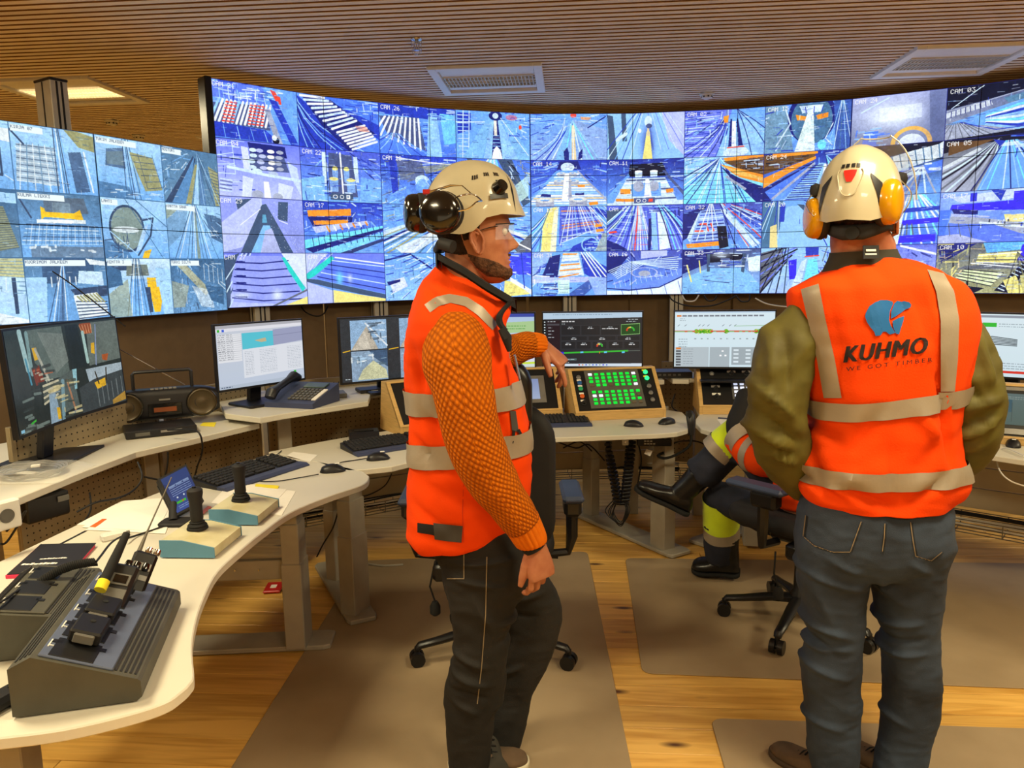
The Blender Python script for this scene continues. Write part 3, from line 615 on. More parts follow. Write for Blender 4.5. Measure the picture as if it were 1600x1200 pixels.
q.F('hPrhwPl', 1.8, .42, -.15, .28, .62, 9); q.R('rs', 1, .36, .55, .34, .95, .52, .55, .6, .95, 6, al=.45); q.P('n', .55, .3, .6, .28, .58, 1, .54, 1); q.P('l', .58, .12, .64, .12, .68, 1, .6, 1); q.P('wh', .66, .15, .74, .15, .86, .95, .7, 1); q.F('nclBh', 1.6, .62, -.2, .86, 1.3, 9, bend=.08); q.K(24, 'Bhln', y1=.18, x0=.4); done(q, .12, '12')
q = cell(6, 2, 'np', 's'); q.P('n', 0, .2, .3, .05, .1, .7, 0, .8); q.P('h', .05, .75, .2, .2, .24, .2, .1, .85); q.P('sP', .22, .15, .5, .12, .6, .85, .08, .9); q.R('nBhB', 1.4, .24, .18, .12, .85, .5, .15, .56, .8, 10); q.R('r', 2, .22, .45, .16, .6, .3, .44, .26, .6, 2); q.R('r', 2, .3, .44, .36, .44, .33, .6, .4, .6, 2); q.F('wh', 1.2, .36, -.1, .18, .5, 4, y=.8)
q.P('o', .04, .88, .5, .82, .52, .92, .06, .97); q.P('k', .44, .5, .56, .5, .6, .95, .48, 1); q.P('h', .48, .15, .54, .12, 1, .9, .9, .98); q.F('nhlrBw', 1.3, .45, -.1, .7, 2.2, 11); q.K(50, 'hlBn', .45, 0, x0=.5); q.P('p', .55, .0, .62, 0, .6, .1, .54, .1); q.L('r', 1, .7, .6, .85, .95); done(q, .16, '32')
q = cell(7, 2, 's', 'l'); q.P('l', .3, .12, .6, .1, .85, 1, .12, 1); q.P('x', 0, 0, .25, 0, .22, .6, .12, 1, 0, 1); q.F('Bhlx', 1, .2, -.3, -.1, .2, 6, y=.8); q.P('my', .1, .55, .18, .5, .2, 1, .1, 1); q.P('B', .22, .08, .28, .08, .27, .45, .21, .45); q.P('f', .42, .08, .5, .1, .78, .55, .6, .4); q.F('Bhlc', 1.2, .5, .0, .8, 1.6, 9); q.K(30, 'Bhlf', .45, .0, x0=.45, y1=.4); q.L('c', 1, .8, 1, 1, .6); done(q, .08, '20')
q = cell(8, 2, 's', 'b'); q.F('whc', 2, .7, -.2, .5, 1.4, 9); q.P('yw', .55, .2, .62, .2, .5, 1, .4, 1); q.P('v', 0, .58, 1, .48, 1, .58, 0, .7); q.P('v', 0, .85, .98, .8, .98, .95, .0, 1); q.P('B', .2, .3, 1, .25, 1, .33, .2, .4); q.R('q', 1.5, .62, .6, .72, .6, .6, .8, .74, .8, 3); q.P('iw', .58, .2, .64, .2, .58, 1, .5, 1); done(q, .14)
q = cell(9, 2, 'Ps', 'b'); q.P('Ph', .1, .1, 1, -.05, 1, .18, .2, .22); q.P('v', .12, .25, 1, .2, 1, .42, .1, .36); q.P('vB', .3, .04, .36, .03, .36, .2, .3, .2); q.P('B', .56, .0, .64, .02, .6, .22, .5, .0); q.P('v', .72, .05, .84, .04, .84, .25, .72, .25); q.P('b', 0, .35, .12, .35, .06, .85, 0, .85); q.P('n', .12, .33, .38, .38, .38, .46, .15, .44)
q.P('g', .12, .45, .5, .55, 1, .72, 1, .9, .7, .82, .1, .6); q.P('Ap', .12, .42, .5, .5, .5, .53, .12, .48); q.P('y', .64, .48, .92, .5, .93, .66, .66, .62); q.R('m', .6, .66, .5, .66, .6, .92, .52, .92, .64, 5); q.P('Ah', .4, .6, 1, .74, 1, .78, .4, .64); q.P('bp', .1, .62, .55, .66, 1, .98, .5, 1, .1, .9); q.P('Pg', 0, .85, .2, .82, .5, 1, 0, 1); q.R('q', .8, .1, .62, .3, .64, .12, .85, .34, .9, 3); q.K(26, 'hwkB', y0=.55, y1=.68, x0=.4, ln=.06); done(q, .14, '17')
# row 3
q = cell(0, 3, 'p', 'P'); q.P('f', 0, .1, .2, 0, .08, .5, .06, 1, 0, 1); q.F('hf', 1.2, .5, -.6, -.2, .05, 5); q.P('Pp', .18, .05, .7, .05, .86, .4, .98, .75, .7, .98, .1, .9, .1, .4); q.P('Pw', .7, .0, 1, 0, 1, .7, .85, .4)
for k in range(6): y = .12 + k * .13; q.L('n', 1.3, .15 - k * .012, y + .05, .45, y + .07 + k * .012, .78 + k * .03, y + .02 + k * .02); q.P('n', .16 - k * .01, y + .02, .26, y + .03, .26, y + .06, .16, y + .05)
q.P('t', .7, .08, .74, .08, .98, .68, .94, .75, .88, .6, .78, .35); q.soft('w', .62, .8, .06, .1, .7); q.soft('w', .2, .78, .1, .06, .5); q.P('y', .72, 1, 1, .85, 1, 1); q.L('q', 2, .55, 1.02, 1, .72); done(q, .08, '27')
q = cell(1, 3, 'p', 's'); q.P('P', 0, 0, .3, 0, 0, .4); q.R('h', .7, 0, .0, .35, 0, 0, .3, .1, .35, 5); q.P('t', 0, .4, .34, .05, .38, .12, .1, .45, 0, .52); q.P('bp', .38, .08, 1, .2, 1, .85, .14, .5)
for k in range(5): q.L('hnB'[k % 3], 1.1, .34 - k * .05, .14 + k * .08, 1, .28 + k * .12)
q.soft('c', .42, .5, .04, .12, .9); q.soft('w', .55, .5, .03, .08, .6); q.L('w', 1.6, .38, .08, 1, .22); q.P('f', 0, .5, .14, .52, 1, .86, 1, .95, .7, .85, 0, .56); q.P('P', 0, .56, .34, .75, .34, 1, 0, 1); q.P('y', .34, .74, .7, .86, 1, .95, 1, 1, .34, 1); done(q, .08, '25')
q = cell(2, 3, 's', 'l'); q.K(80, 'hwBlx', .8, .2); q.L('n', 2, .0, .15, .35, .02, .75, .45); q.P('Pw', .05, .6, .25, .5, .3, .7, .1, .85); q.P('n', .02, .6, .2, .55, .2, .6, .04, .68); q.R('Bh', 1, .1, .1, .6, .5, .3, .0, .8, .3, 9); done(q, .15)
q = cell(3, 3, 'b', 's'); q.P('v', .5, .1, 1, .0, 1, .5, .6, .5, al=.7); q.K(50, 'hBlws', .3, 0); q.P('y', .62, .62, .8, .68, .98, .95, .6, 1); q.P('w', .7, .55, 1, .85, 1, .95, .7, .65); q.L('B', 1.5, .86, .0, .9, .8); q.E('h', .5, .3, .05, .1); done(q, .15)
q = cell(4, 3, 's', 's'); q.P('sP', 0, 0, .28, 0, .0, .75); q.K(40, 'hBln', .5, 0, x1=.4); q.P('n', .24, .1, .38, .05, .34, .6, .12, .6); q.P('h', .42, .02, .62, .02, .7, .55, .34, .55); q.R('owwsow', 1.8, .42, .05, .36, .55, .6, .05, .66, .5, 9); q.P('B', .65, .02, 1, .35, 1, .8, .7, .5)
for k in range(4): q.L('wh'[k % 2], 1.8, .66 + k * .035, .02, .9 + k * .07, .68)
q.P('P', .0, .55, .9, .58, .85, .7, 0, .7); q.K(40, 'nBhlw', y0=.5, x1=.35); q.P('i', .34, .64, .5, .64, .5, .95, .35, .95); q.R('e', .6, .37, .74, .37, .92, .48, .74, .48, .92, 4); q.L('o', 1.8, .36, .58, .62, .5); q.P('n', .5, .95, .8, .6, .9, .7, .7, 1, .5, 1, al=.6); q.P('sP', .75, .6, 1, .58, 1, 1, .85, 1); done(q, .14, '31')
q = cell(5, 3, 'pn', 's'); q.K(80, 'hPBns', .5, .5, y1=.7); q.P('n', 0, .1, .3, .1, .1, .5, 0, .5); q.P('P', .45, .0, .8, .0, .8, .12, .45, .18)
for k in range(7): q.L('h', .9, .02 + k * .02, .55 + k * .03 - .1, .3 + k * .03, .25 + k * .01, .95, .15 + k * .05)
q.E('P', .5, .5, .18, .12, ring=.1); q.E('g', .5, .52, .08, .07); q.P('ps', .05, .85, .35, .8, .7, .65, 1, .4, 1, .6, .7, .82, .3, .9); q.R('hp', .5, .1, .7, .95, .4, .12, .85, .98, .55, 26); q.P('wh', 0, .9, .3, .92, .7, .85, 1, .62, 1, 1, 0, 1); q.L('n', 1.4, 0, .85, .3, .9, .7, .84, 1, .6); q.R('B', .6, .2, .9, .95, .7, .22, 1, 1.0, 1.0, 5); done(q, .1, '16')
q = cell(6, 3, 'd', 'l'); q.P('n', 0, 0, .5, 0, .35, .3, 0, .55); q.P('k', .3, .1, .8, .1, .75, .25, .35, .3); q.P('z', 0, .65, .35, .42, .8, .42, 1, .8, 1, 1, 0, 1); q.P('zl', .3, .5, .7, .45, .9, 1, .2, 1, al=.5); q.P('d', .5, .2, .62, .2, .62, .42, .5, .42); q.R('hd', 1, .5, .25, .5, .4, .62, .25, .62, .4, 4); q.P('f', .32, .1, .36, .1, .36, .5, .32, .5); q.P('f', .78, .1, .82, .1, .8, .55, .76, .5)
q.P('iw', .84, .2, 1, .15, 1, .5, .86, .5); q.L('y', 2, .06, .35, .12, .72); q.L('y', 1.6, .22, .25, .24, .52); q.L('n', .8, .3, .7, .62, .76); q.K(30, 'hlwB', y1=.4); q.soft('w', .5, .12, .1, .06, .6); done(q, .14, '33')
q = cell(7, 3, 'l', 'lP'); q.P('q', 0, .1, .25, 0, .3, .3, 0, 1); q.R('kp', 1.8, 0, .15, .0, 1, .5, -.1, .32, .3, 7); q.F('kf', 1.4, .35, -.4, -.2, .3, 6); q.P('v', .34, .28, .44, .25, .44, .68, .36, .7); q.P('B', .54, .0, .7, .0, .7, .2, .55, .2); q.L('r', 1.6, .54, .2, .7, .18); q.P('c', .58, .25, .68, .25, .76, 1, .5, 1); q.P('h', .5, .3, .56, .25, .48, 1, .36, 1); q.K(30, 'hBq', .6, 0, x0=.7); q.L('y', 3, .94, 0, .86, .6, .84, 1); q.R('q', 1.2, .8, .0, 1, .3, .75, .3, .95, .8, 5); done(q, .12)
q = cell(8, 3, 'p', 'P'); q.K(50, 'hwPnB', .6, .0); q.P('w', .2, .45, .5, .5, .45, .65, .25, .6, al=.9); q.L('w', 2.5, .62, .02, 1, .2); q.P('n', .5, .2, .7, .3, .6, .5, .4, .4, al=.6); q.soft('b', .8, .7, .2, .3, .6); done(q, .2, '30')
q = cell(9, 3, 'q', 'X'); q.P('n', 0, .0, .4, .0, .05, .4); q.K(70, 'kXyqm', .4, 0, x1=.5); q.P('cb', .46, .0, .9, .0, .9, .14, .5, .2); q.P('v', .84, .05, .95, .05, .92, .4, .8, .35); q.P('y', .42, .22, .84, .18, .78, .42, .4, .38); q.R('wXk', 1, .42, .25, .4, .38, .84, .2, .78, .42, 4); q.P('q', .3, .45, .8, .4, .76, .52, .2, .52); q.L('w', 1.2, .35, .4, .75, .48, .95, .5); q.P('yi', .3, .52, .68, .6, .56, .86, .2, .7)
q.R('k', 1, .3, .52, .2, .7, .68, .6, .56, .86, 5); q.P('k', .6, .95, .95, .2, 1, .2, .75, 1); q.R('h', 1.2, .64, .9, .92, .25, .7, .95, .97, .3, 12); q.P('y', .68, .75, .8, .65, .9, 1, .74, 1); q.P('Xy', .84, .65, 1, .6, 1, 1, .88, 1); q.F('kX', 1, .8, .2, .7, 1.3, 9, al=.6); q.P('k', .1, .8, .5, .9, .4, 1, 0, 1); done(q, .22, '10')
for j in range(4):                      # outside the photograph, to the right
    for i in (10, 11): q = cell(i, j, 'bs', 'l'); q.F('hlBn', 1.5, .5, -.1, -.4, 1.4, 12); q.K(40, 'hBls', .5, 0); done(q, .15, '%02d' % (34 + j * 2 + i - 10))
# ---------------------------------------------------------------- left video wall pictures: 3 rows
LW = Pic(PW * 4, PH * 2, 'x'); LCW, LCH = PW / 2, PH * 2 / 3.0
def lcell(i, j, top='z', bot='Z'):       # i counts from the right-hand end (0) to the left
    x1 = PW * 4 - i * LCW; return LW.sub(x1 - LCW + 1, j * LCH + 1, x1 - 1, (j + 1) * LCH - 1).g(top, bot)
def ldone(q, amp=.12, lab=None):
    q.K(60, ['A', 'Z', 'f', 'x', 'e'], ln=.09, w=(.3, .9), al=.5)
    q.N(amp, 5)
    if lab: q.P('A', .01, .03, .02 + len(lab) * .045, .03, .02 + len(lab) * .045, .12, .01, .12); q.W(lab, .02, .04, 7, 'f')
q = lcell(0, 0, 'ex', 'e'); q.K(60, 'ZzxA', .6, 0, x1=.5, y1=.8); q.P('f', .55, .1, .0, 1, .3, 1, .6, .15); q.P('zx', .58, .1, .12, 1, .4, 1); q.P('X', .62, .25, .58, .25, .36, 1, .46, 1); q.P('Z', .64, .1, .5, 1, .6, 1); q.P('zf', .66, .1, .66, .1, .62, 1, .74, 1); q.P('X', .82, .25, 1, .35, 1, 1, .92, 1); q.R('f', .8, .84, .3, .94, 1, 1, .35, 1.0, 1, 12); q.F('Zxf', 1, .62, .0, .7, 1.1, 5); ldone(q, .12, 'NOSTURI')
q = lcell(1, 0, 'Z', 'z'); q.P('f', .15, .2, .4, .15, .42, .5, .12, .48, al=.7); q.P('Xe', .15, .25, .4, .2, .4, .45, .15, .45, al=.5); q.F('fZx', 1.2, .4, -.6, .4, .62, 6); q.P('X', .5, .2, .85, .25, .98, .8, .7, .85, .58, .5); q.R('f', .8, .5, .25, .75, .8, .85, .25, 1.0, .75, 6); q.R('Xf', .6, .5, .2, .85, .2, .62, .82, .98, .78, 4); q.P('x', .0, .75, .45, .8, .5, 1, 0, 1, al=.7); q.K(20, 'fZA', y0=.85); ldone(q, .12, 'TUKIN JALKEEN')
q = lcell(2, 0, 'Z', 'z'); q.P('X', .6, -.05, 1, .05, 1, .3, .8, .25); q.K(16, 'AXf', x0=.02, x1=.5, y0=.2, y1=.9); q.P('eA', .06, .3, .5, .3, .52, .9, .02, .86); q.R('fA', 1.2, .06, .32, .03, .86, .5, .32, .52, .88, 12, al=.7); q.F('Ae', 1, .3, -2, .05, .5, 6, t0=.76); q.F('fzAx', 1.2, .5, -1, .5, .66, 6); q.P('f', .66, .35, .82, .32, .9, .95, .72, .98, al=.75); q.L('A', 2, .86, .32, .94, .95); q.L('f', 2.2, .0, .1, .14, .3); ldone(q, .14, 'KIRJA 07')
q = lcell(3, 0, 'Z', 'z'); q.L('f', 2.5, .55, .5, .75, .35, .88, .4, .88, .8, .6, .78); q.P('A', .8, .1, 1, .1, 1, .3, .85, .28); q.K(40, 'fAx', .2, .2, y0=.6); ldone(q, .12)
q = lcell(0, 1, 'Z', 'z'); q.P('e', 0, .1, .4, .0, .3, .5, 0, .8, al=.6); q.F('fAzx', 1, .5, -.1, .1, .9, 12); q.P('Xe', .52, .1, .5, .1, .5, 1, .56, 1); q.P('fx', .68, .15, 1, .2, 1, .7, .8, .6, al=.8); q.K(30, 'ZAfx', .5, 0, x0=.65, y1=.6); q.P('X', .0, .05, .3, .02, 0, .3, al=.6); ldone(q, .12, 'KARTTA SAHA')
q = lcell(1, 1, 'Z', 'z'); q.E('f', .36, .5, .27, .4); q.E('eX', .36, .5, .24, .36); q.E('A', .34, .52, .2, .05, al=.8); q.L('f', 1, .35, .55, .36, .8); q.L('Z', 1.4, .1, .55, .5, .95, .65, .7); q.L('f', 2.6, .6, .35, .78, .3, .72, .6, .5, .95); q.P('zA', .6, .5, .7, .4, .55, .85, .46, .9); q.P('x', 0, .7, .3, .8, .4, 1, 0, 1, al=.7); q.K(20, 'AfZ', .3, .9, x1=.35, y0=.7); q.P('a', .56, 1, .6, .88, .72, .84, .66, 1); q.F('xZ', 1, .2, -.3, .9, 1.6, 3); ldone(q, .12, 'LAHTI')
q = lcell(2, 1, 'ex', 'z'); q.P('D', .3, .08, .8, .05, .85, .3, .3, .3, al=.35); q.P('a', .26, .22, .3, .24, .32, .3, .66, .3, .74, .24, .78, .42, .72, .4, .3, .38, .26, .42); q.P('eG', .4, .14, .62, .14, .62, .3, .4, .3, al=.6); q.P('A', .2, .42, .8, .4, .8, .46, .2, .48); q.R('fAZ', 1, .08, .5, .0, .8, .95, .5, 1, .78, 6); q.R('xA', .8, .1, .5, 1, .5, .05, .8, 1, .78, 22, al=.7); q.P('De', .1, .82, 1, .82, 1, 1, .1, 1, al=.6); q.L('f', 2, .02, .1, .14, .4); q.K(10, 'A', y0=.8, y1=.9, ln=.06, w=(2, 3)); ldone(q, .14, 'KULMA LIEKKI')
q = lcell(3, 1, 'x', 'e'); q.P('Z', 0, 0, 1, .05, 1, .2, 0, .15); q.P('X', .3, .3, .85, .25, .98, .85, .5, .98, al=.8); q.R('f', 1, .3, .3, .5, .95, .85, .28, .98, .85, 18, al=.6); ldone(q)
q = lcell(0, 2, 'x', 'ez'); q.K(40, 'ZAfx', .2, -.2); q.P('GX', .1, .1, .25, .08, .7, .6, .6, .7); q.P('A', .35, .5, .7, .6, .75, .95, .5, .9, al=.6); q.P('x', .6, .5, .95, .55, .95, .9, .7, .8); q.P('GX', .0, .4, .3, .5, .2, .9, 0, .9, al=.7); q.R('A', .8, .6, .1, .95, .2, .6, .4, .95, .5, 5); ldone(q, .2, 'TUKKI SILTA')
q = lcell(1, 2, 'ZA', 'z'); q.P('f', 0, .05, .5, .1, .3, .2, 0, .2); q.P('H', .3, .1, .62, .1, .64, .3, .28, .3); q.P('z', .35, .35, .56, .35, .62, 1, .3, 1); q.F('fAx', 1, .46, -.3, .25, .62, 7); q.P('X', 0, .6, .3, .35, .32, 1, 0, 1, al=.6); q.P('x', 0, .1, .2, .2, .22, .45, 0, .5); q.P('a', .6, .33, .74, .33, .75, .5, .6, .5); q.P('a', .62, .5, .84, .5, .83, .7, .78, .95, .68, .95); q.P('f', .56, .5, .64, .5, .66, .95, .6, .95); q.P('Z', .75, .15, 1, .2, 1, 1, .84, 1); ldone(q, .14, 'KENTTA 3')
q = lcell(2, 2, 'ex', 'z'); q.P('fx', .2, .0, .85, .0, .85, .38, .2, .4); q.P('A', .75, .0, 1, .05, 1, .12, .8, .1); q.P('ZA', .65, .2, .95, .22, .96, .45, .62, .4); q.R('A', 1.4, .3, .3, .6, .3, .3, .45, .6, .42, 5); q.P('Z', 0, .3, .25, .3, .2, 1, 0, 1); q.P('zf', .42, .25, .46, .25, .42, 1, .3, 1); q.F('fAz', 1, .46, 0, .22, .5, 6); q.P('f', .52, .5, 1, .45, 1, .62, .6, .66); q.P('A', .55, .6, .86, .56, .98, .8, .98, .95, .6, 1); q.R('f', 1.4, .58, .7, .6, .98, .98, .72, 1, .95, 6); q.R('X', 2.2, .6, .62, .85, .58, .66, .7, .95, .72, 7); ldone(q, .12, 'KUORIMON JALKEEN')
q = lcell(3, 2, 'ZA', 'Z'); q.P('Xy', .4, .0, 1, .0, 1, .3, .5, .25, al=.8); q.R('e', .6, .4, .0, .5, .25, 1, 0, 1, .3, 7); q.P('b', .4, .35, .55, .35, .55, .65, .42, .62); q.P('f', .85, .3, .9, .3, .9, .85, .86, .85); q.P('A', 0, .55, 1, .95, 1, 1.1, .6, 1, 0, .75); q.P('e', 0, .75, .7, 1, 0, 1); q.K(24, 'AexZ', y0=.3, y1=.65); ldone(q)
for j in range(3):
    for i in (4, 5, 6, 7): q = lcell(i, j, 'zx', 'Z'); q.F('fAZx', 1.4, .5, -.2, -.3, 1.3, 10); q.K(24, 'AfxZ', .5, 0); ldone(q, .14)
# ---------------------------------------------------------------- the two video walls themselves
WZ0, WZ1 = 1.36, 2.925
WN = [(-2.03, 5.385), (-1.40, 5.994), (-0.645, 6.463), (0.19, 6.768), (1.085, 6.818), (1.96, 6.70), (2.79, 6.378), (3.57, 5.942), (4.27, 5.39), (4.84, 4.71)]
def vivid(a, g, k, sat):
    a = 255 * (np.clip(a, 0, 255) / 255) ** g * k; m = a.mean(2, keepdims=True); return np.clip(m + (a - m) * sat, 0, 255)
M_wallpic = imgmat('camera_pictures', vivid(MW.a, .78, 1.12, 1.12), 1.0)
M_leftpic = imgmat('yard_camera_pictures', vivid(LW.a, .85, 1.08, 1.1), 1.0)
M_bezel = mat('thin_black_bezel', '#08080a', 0.5)
def screen_panel(parent, a, b, z0, z1, m, u0, v0, u1, v1, name='display_panel', dep=0.09):
    a = Vector((a[0], a[1], 0)); b = Vector((b[0], b[1], 0)); d = (b - a).normalized(); nrm = Vector((d.y, -d.x, 0))   # towards the room
    g_ = 0.0022; A = a + d * g_; B = b - d * g_; za = z0 + g_; zb = z1 - g_
    up = lambda p, z: Vector((p.x, p.y, z))
    me = bpy.data.meshes.new(name)
    F1 = [up(A, za), up(B, za), up(B, zb), up(A, zb)]; o_ = -nrm * dep; k_ = -nrm * 0.004
    V = [p + nrm * 0 for p in F1] + [up(a, z0) + k_, up(b, z0) + k_, up(b, z1) + k_, up(a, z1) + k_] + [up(a, z0) + o_, up(b, z0) + o_, up(b, z1) + o_, up(a, z1) + o_]
    fs = [(0, 1, 2, 3), (4, 5, 1, 0), (5, 6, 2, 1), (6, 7, 3, 2), (7, 4, 0, 3), (4, 8, 9, 5), (5, 9, 10, 6), (6, 10, 11, 7), (7, 11, 8, 4), (11, 10, 9, 8)]
    me.from_pydata([tuple(v) for v in V], [], fs); me.materials.append(m); me.materials.append(M_bezel)
    uv = me.uv_layers.new(name='UVMap')
    for p in me.polygons:
        p.material_index = 0 if p.index == 0 else 1
    for li, (u, v) in zip(me.polygons[0].loop_indices, ((u0, v0), (u1, v0), (u1, v1), (u0, v1))): uv.data[li].uv = (u, v)
    return link(name, me, parent)
t = thing('video_wall', 'large curved blue video wall of tiled camera pictures, the wider and taller of the two', 'video wall', (0, 0, 0))
for i in range(9):
    for j in range(3):
        h = (WZ1 - WZ0) / 3
        screen_panel(t, WN[i], WN[i + 1], WZ0 + j * h, WZ0 + (j + 1) * h, M_wallpic, i / 9, j / 3, (i + 1) / 9, (j + 1) / 3)
eb = MB(); eb.box((WN[0][0] - 0.034, WN[0][1] + .022, (WZ0 + WZ1) / 2), (0.05, 0.12, WZ1 - WZ0 + .01), RZ(math.radians(44)), bev=.006)
eb.build('side_cover', M_black, t)
LN = [(-1.955, 5.24), (-2.34, 4.43), (-2.80, 3.66), (-3.34, 2.95), (-3.95, 2.30)]
t = thing('video_wall', 'lower pale blue video wall of yard camera pictures at the left edge', 'video wall', (0, 0, 0))
for i in range(4):
    for j in range(2):
        h = 0.5215; screen_panel(t, LN[i + 1], LN[i], WZ0 - .005 + j * h, WZ0 - .005 + (j + 1) * h, M_leftpic, 1 - (i + 1) / 4, j / 2, 1 - i / 4, (j + 1) / 2)
# aluminium posts that carry the walls
def post(x, y, z0, z1, rz, label, cap=False, w=0.16, d=0.1, group=None):
    t = thing('support_post', label, 'post', (x, y, z0), rz, group)
    h = z1 - z0
    b = MB(); b.box((0, 0, h / 2), (w, d, h), bev=.004); b.build('profile', M_alu, t)
    b = MB()
    for k in (-1, 1): b.box((w * 0.5 * k * .28, -d / 2 - .0005, h / 2), (0.011, 0.004, h - .01))
    b.box((-w / 2 - .0005, 0, h / 2), (0.004, 0.011, h - .01)); b.box((w / 2 + .0005, 0, h / 2), (0.004, 0.011, h - .01))
    b.build('groove', M_blackm, t)
    if cap: b = MB(); b.box((0, 0, h + .006), (w + .006, d + .006, 0.014), bev=.003); b.build('cap', M_black, t)
    return t
post(-2.66, 4.62, 0.0, 2.72, math.radians(58), 'tall grey aluminium post with black cap standing above the left video wall', True, w=0.10, d=0.17)
def behind(px, off=0.1):
    d = ray(px, 470); best = None
    for i in range(9):
        a = Vector(WN[i]); b = Vector(WN[i + 1]); D_ = Vector((d.x, d.y)); e = b - a
        den = D_.x * e.y - D_.y * e.x
        tt = (a.x * e.y - a.y * e.x) / den; uu = (a.x * D_.y - a.y * D_.x) / den
        if 0 <= uu <= 1: n = Vector((-e.y, e.x)).normalized(); p = D_ * tt + n * off; best = (p.x, p.y, math.atan2(e.y, e.x))
    return best
for px, lab in ((415, 'aluminium post under the video wall above the table monitor'), (600, 'aluminium post under the video wall above the wood chip monitor'),
                (892, 'aluminium post behind the dark dashboard monitor'), (1058, 'aluminium post between the dark monitor and the white diagram monitor'), (1385, 'aluminium post hidden behind the man in the printed vest')):
    x, y, a = behind(px); post(x, y, 0, 2.6, a, lab, w=0.12, d=0.08)
# brown partition panels below the video walls
def partition(nodes, off, z0, z1, label):
    t = thing('partition_screen', label, 'partition', (0, 0, 0))
    for a, b in zip(nodes[:-1], nodes[1:]):
        a = Vector((*a, 0)); b = Vector((*b, 0)); d = (b - a); n = Vector((-d.y, d.x, 0)).normalized(); c = (a + b) / 2 + n * off
        m = MB(); m.box((c.x, c.y, (z0 + z1) / 2), (d.length + off * .2 - .012, 0.03, z1 - z0), RZ(math.atan2(d.y, d.x)), bev=.006); m.build('panel', M_brown, t)
partition(WN, 0.19, 0.25, 1.95, 'brown fabric partition panels under the large video wall')
partition([LN[3], LN[2], LN[1], LN[0]], 0.12, 0.25, 1.9, 'brown fabric partition panels under the left video wall')
# ================================================================ floor mats
M_mat = mat('taupe_floor_mat', '#988468', 0.6, noise=0.03, nscale=3, dark='#8c785c', bump=0.04, bscale=30)
def rpoly(pts, rads, n=6):
    """polygon with rounded corners; pts xy, rads per corner"""
    out = []; N_ = len(pts)
    for i in range(N_):
        a, b, c = Vector(pts[i - 1]), Vector(pts[i]), Vector(pts[(i + 1) % N_]); r_ = rads[i] if isinstance(rads, (list, tuple)) else rads
        if r_ <= 0: out.append((b.x, b.y)); continue
        u = (a - b).normalized(); v = (c - b).normalized(); ang = u.angle(v); d = min(r_ / math.tan(ang / 2), (a - b).length * .49, (c - b).length * .49)
        p0 = b + u * d; p1 = b + v * d
        for k in range(n + 1):
            t = k / n; q = p0 * (1 - t) ** 2 + b * 2 * t * (1 - t) + p1 * t * t; out.append((q.x, q.y))
    return out
def px_xy(pts, z): return [tuple(onz(x, y, z)[:2]) for x, y in pts]
def floor_mat(pts, label):
    t = MB(); t.prism(rpoly(pts, 0.05), 0.001, 0.005, bev=0.0015); o = t.build('floor_mat', M_mat); return tag(o, label, 'floor mat')
floor_mat([(-0.86, 4.03), (0.415, 4.12), (0.35, 1.55), (-0.97, 1.55)], 'brown floor mat under the man in the orange sweater and his chair')
floor_mat([(0.615, 4.01), (2.80, 3.84), (2.66, 2.57), (0.50, 2.80)], 'brown floor mat under the seated person and the swivel chair')
floor_mat([(0.69, 2.49), (2.6, 2.33), (2.55, 1.2), (0.57, 1.2)], 'brown floor mat under the man in the printed vest, nearest the camera')
# ================================================================ desks
def desk_top(t, pts, z, th=0.026, name='desktop'):
    b = MB(); b.prism(pts, z - th, z, bev=0.003); o = b.build(name, M_desk, t)
    b = MB(); b.prism([(x, y) for x, y in pts], z - th + .002, z - .0035)
    return o
def leg_col(t, x, y, z, rz=0, w=0.075, d=0.11):
    b = MB(); R_ = RZ(rz)
    b.box((x, y, 0.02 + .19), (w * 1.12, d * 1.1, 0.38), R_, bev=.004); b.box((x, y, 0.47), (w, d, 0.2), R_, bev=.003); b.box((x, y, (0.56 + z) / 2), (w * .88, d * .88, z - 0.56), R_, bev=.003)
    return b.build('leg', M_legs, t)
def foot(t, a, b_, w=0.10):
    a = Vector(a); b_ = Vector(b_); d = (b_ - a); L_ = d.length; ang = math.atan2(d.y, d.x); c = (a + b_) / 2
    T = Matrix.Translation((c.x, c.y, 0)) @ Matrix.Rotation(ang, 4, 'Z')
    m = MB(); m.prism([(-L_ / 2, -w / 2 + .012), (-L_ / 2 + .03, -w / 2), (L_ / 2 - .03, -w / 2), (L_ / 2, -w / 2 + .02), (L_ / 2, w / 2 - .02), (L_ / 2 - .03, w / 2), (-L_ / 2 + .03, w / 2), (-L_ / 2, w / 2 - .012)], 0.005, 0.026, T=T, bev=.004)
    return m.build('foot', M_legs, t)
ZD, ZA, ZB = 0.74, 0.87, 0.92
# --- left desk
fr = px_xy([(577, 744), (574, 752), (560, 760), (512, 776), (455, 800), (412, 830), (375, 860), (340, 893), (320, 930), (307, 967), (300, 1010), (303, 1054), (297, 1068), (285, 1080), (258, 1098), (200, 1117), (100, 1140), (0, 1153)], ZD)
fr = [tuple(v[:2]) for v in smooth_path([(x, y, 0) for x, y in fr], 4)]
bk = px_xy([(0, 877), (120, 820), (307, 746), (418, 711), (495, 721), (535, 729), (568, 737)], ZD)
out = fr + [(-1.35, 1.28), (-1.62, 1.45), (-1.66, 1.8)] + bk
t = thing('desk', 'cream curved desk in the left foreground with grey telescopic legs', 'desk')
desk_top(t, out, ZD)
leg_col(t, -0.935, 3.06, ZD - .026); leg_col(t, -1.38, 1.9, ZD - .026, .2)
foot(t, (-0.80, 3.10), (-1.48, 3.06), 0.15); foot(t, (-1.15, 1.88), (-1.60, 1.95), 0.15)
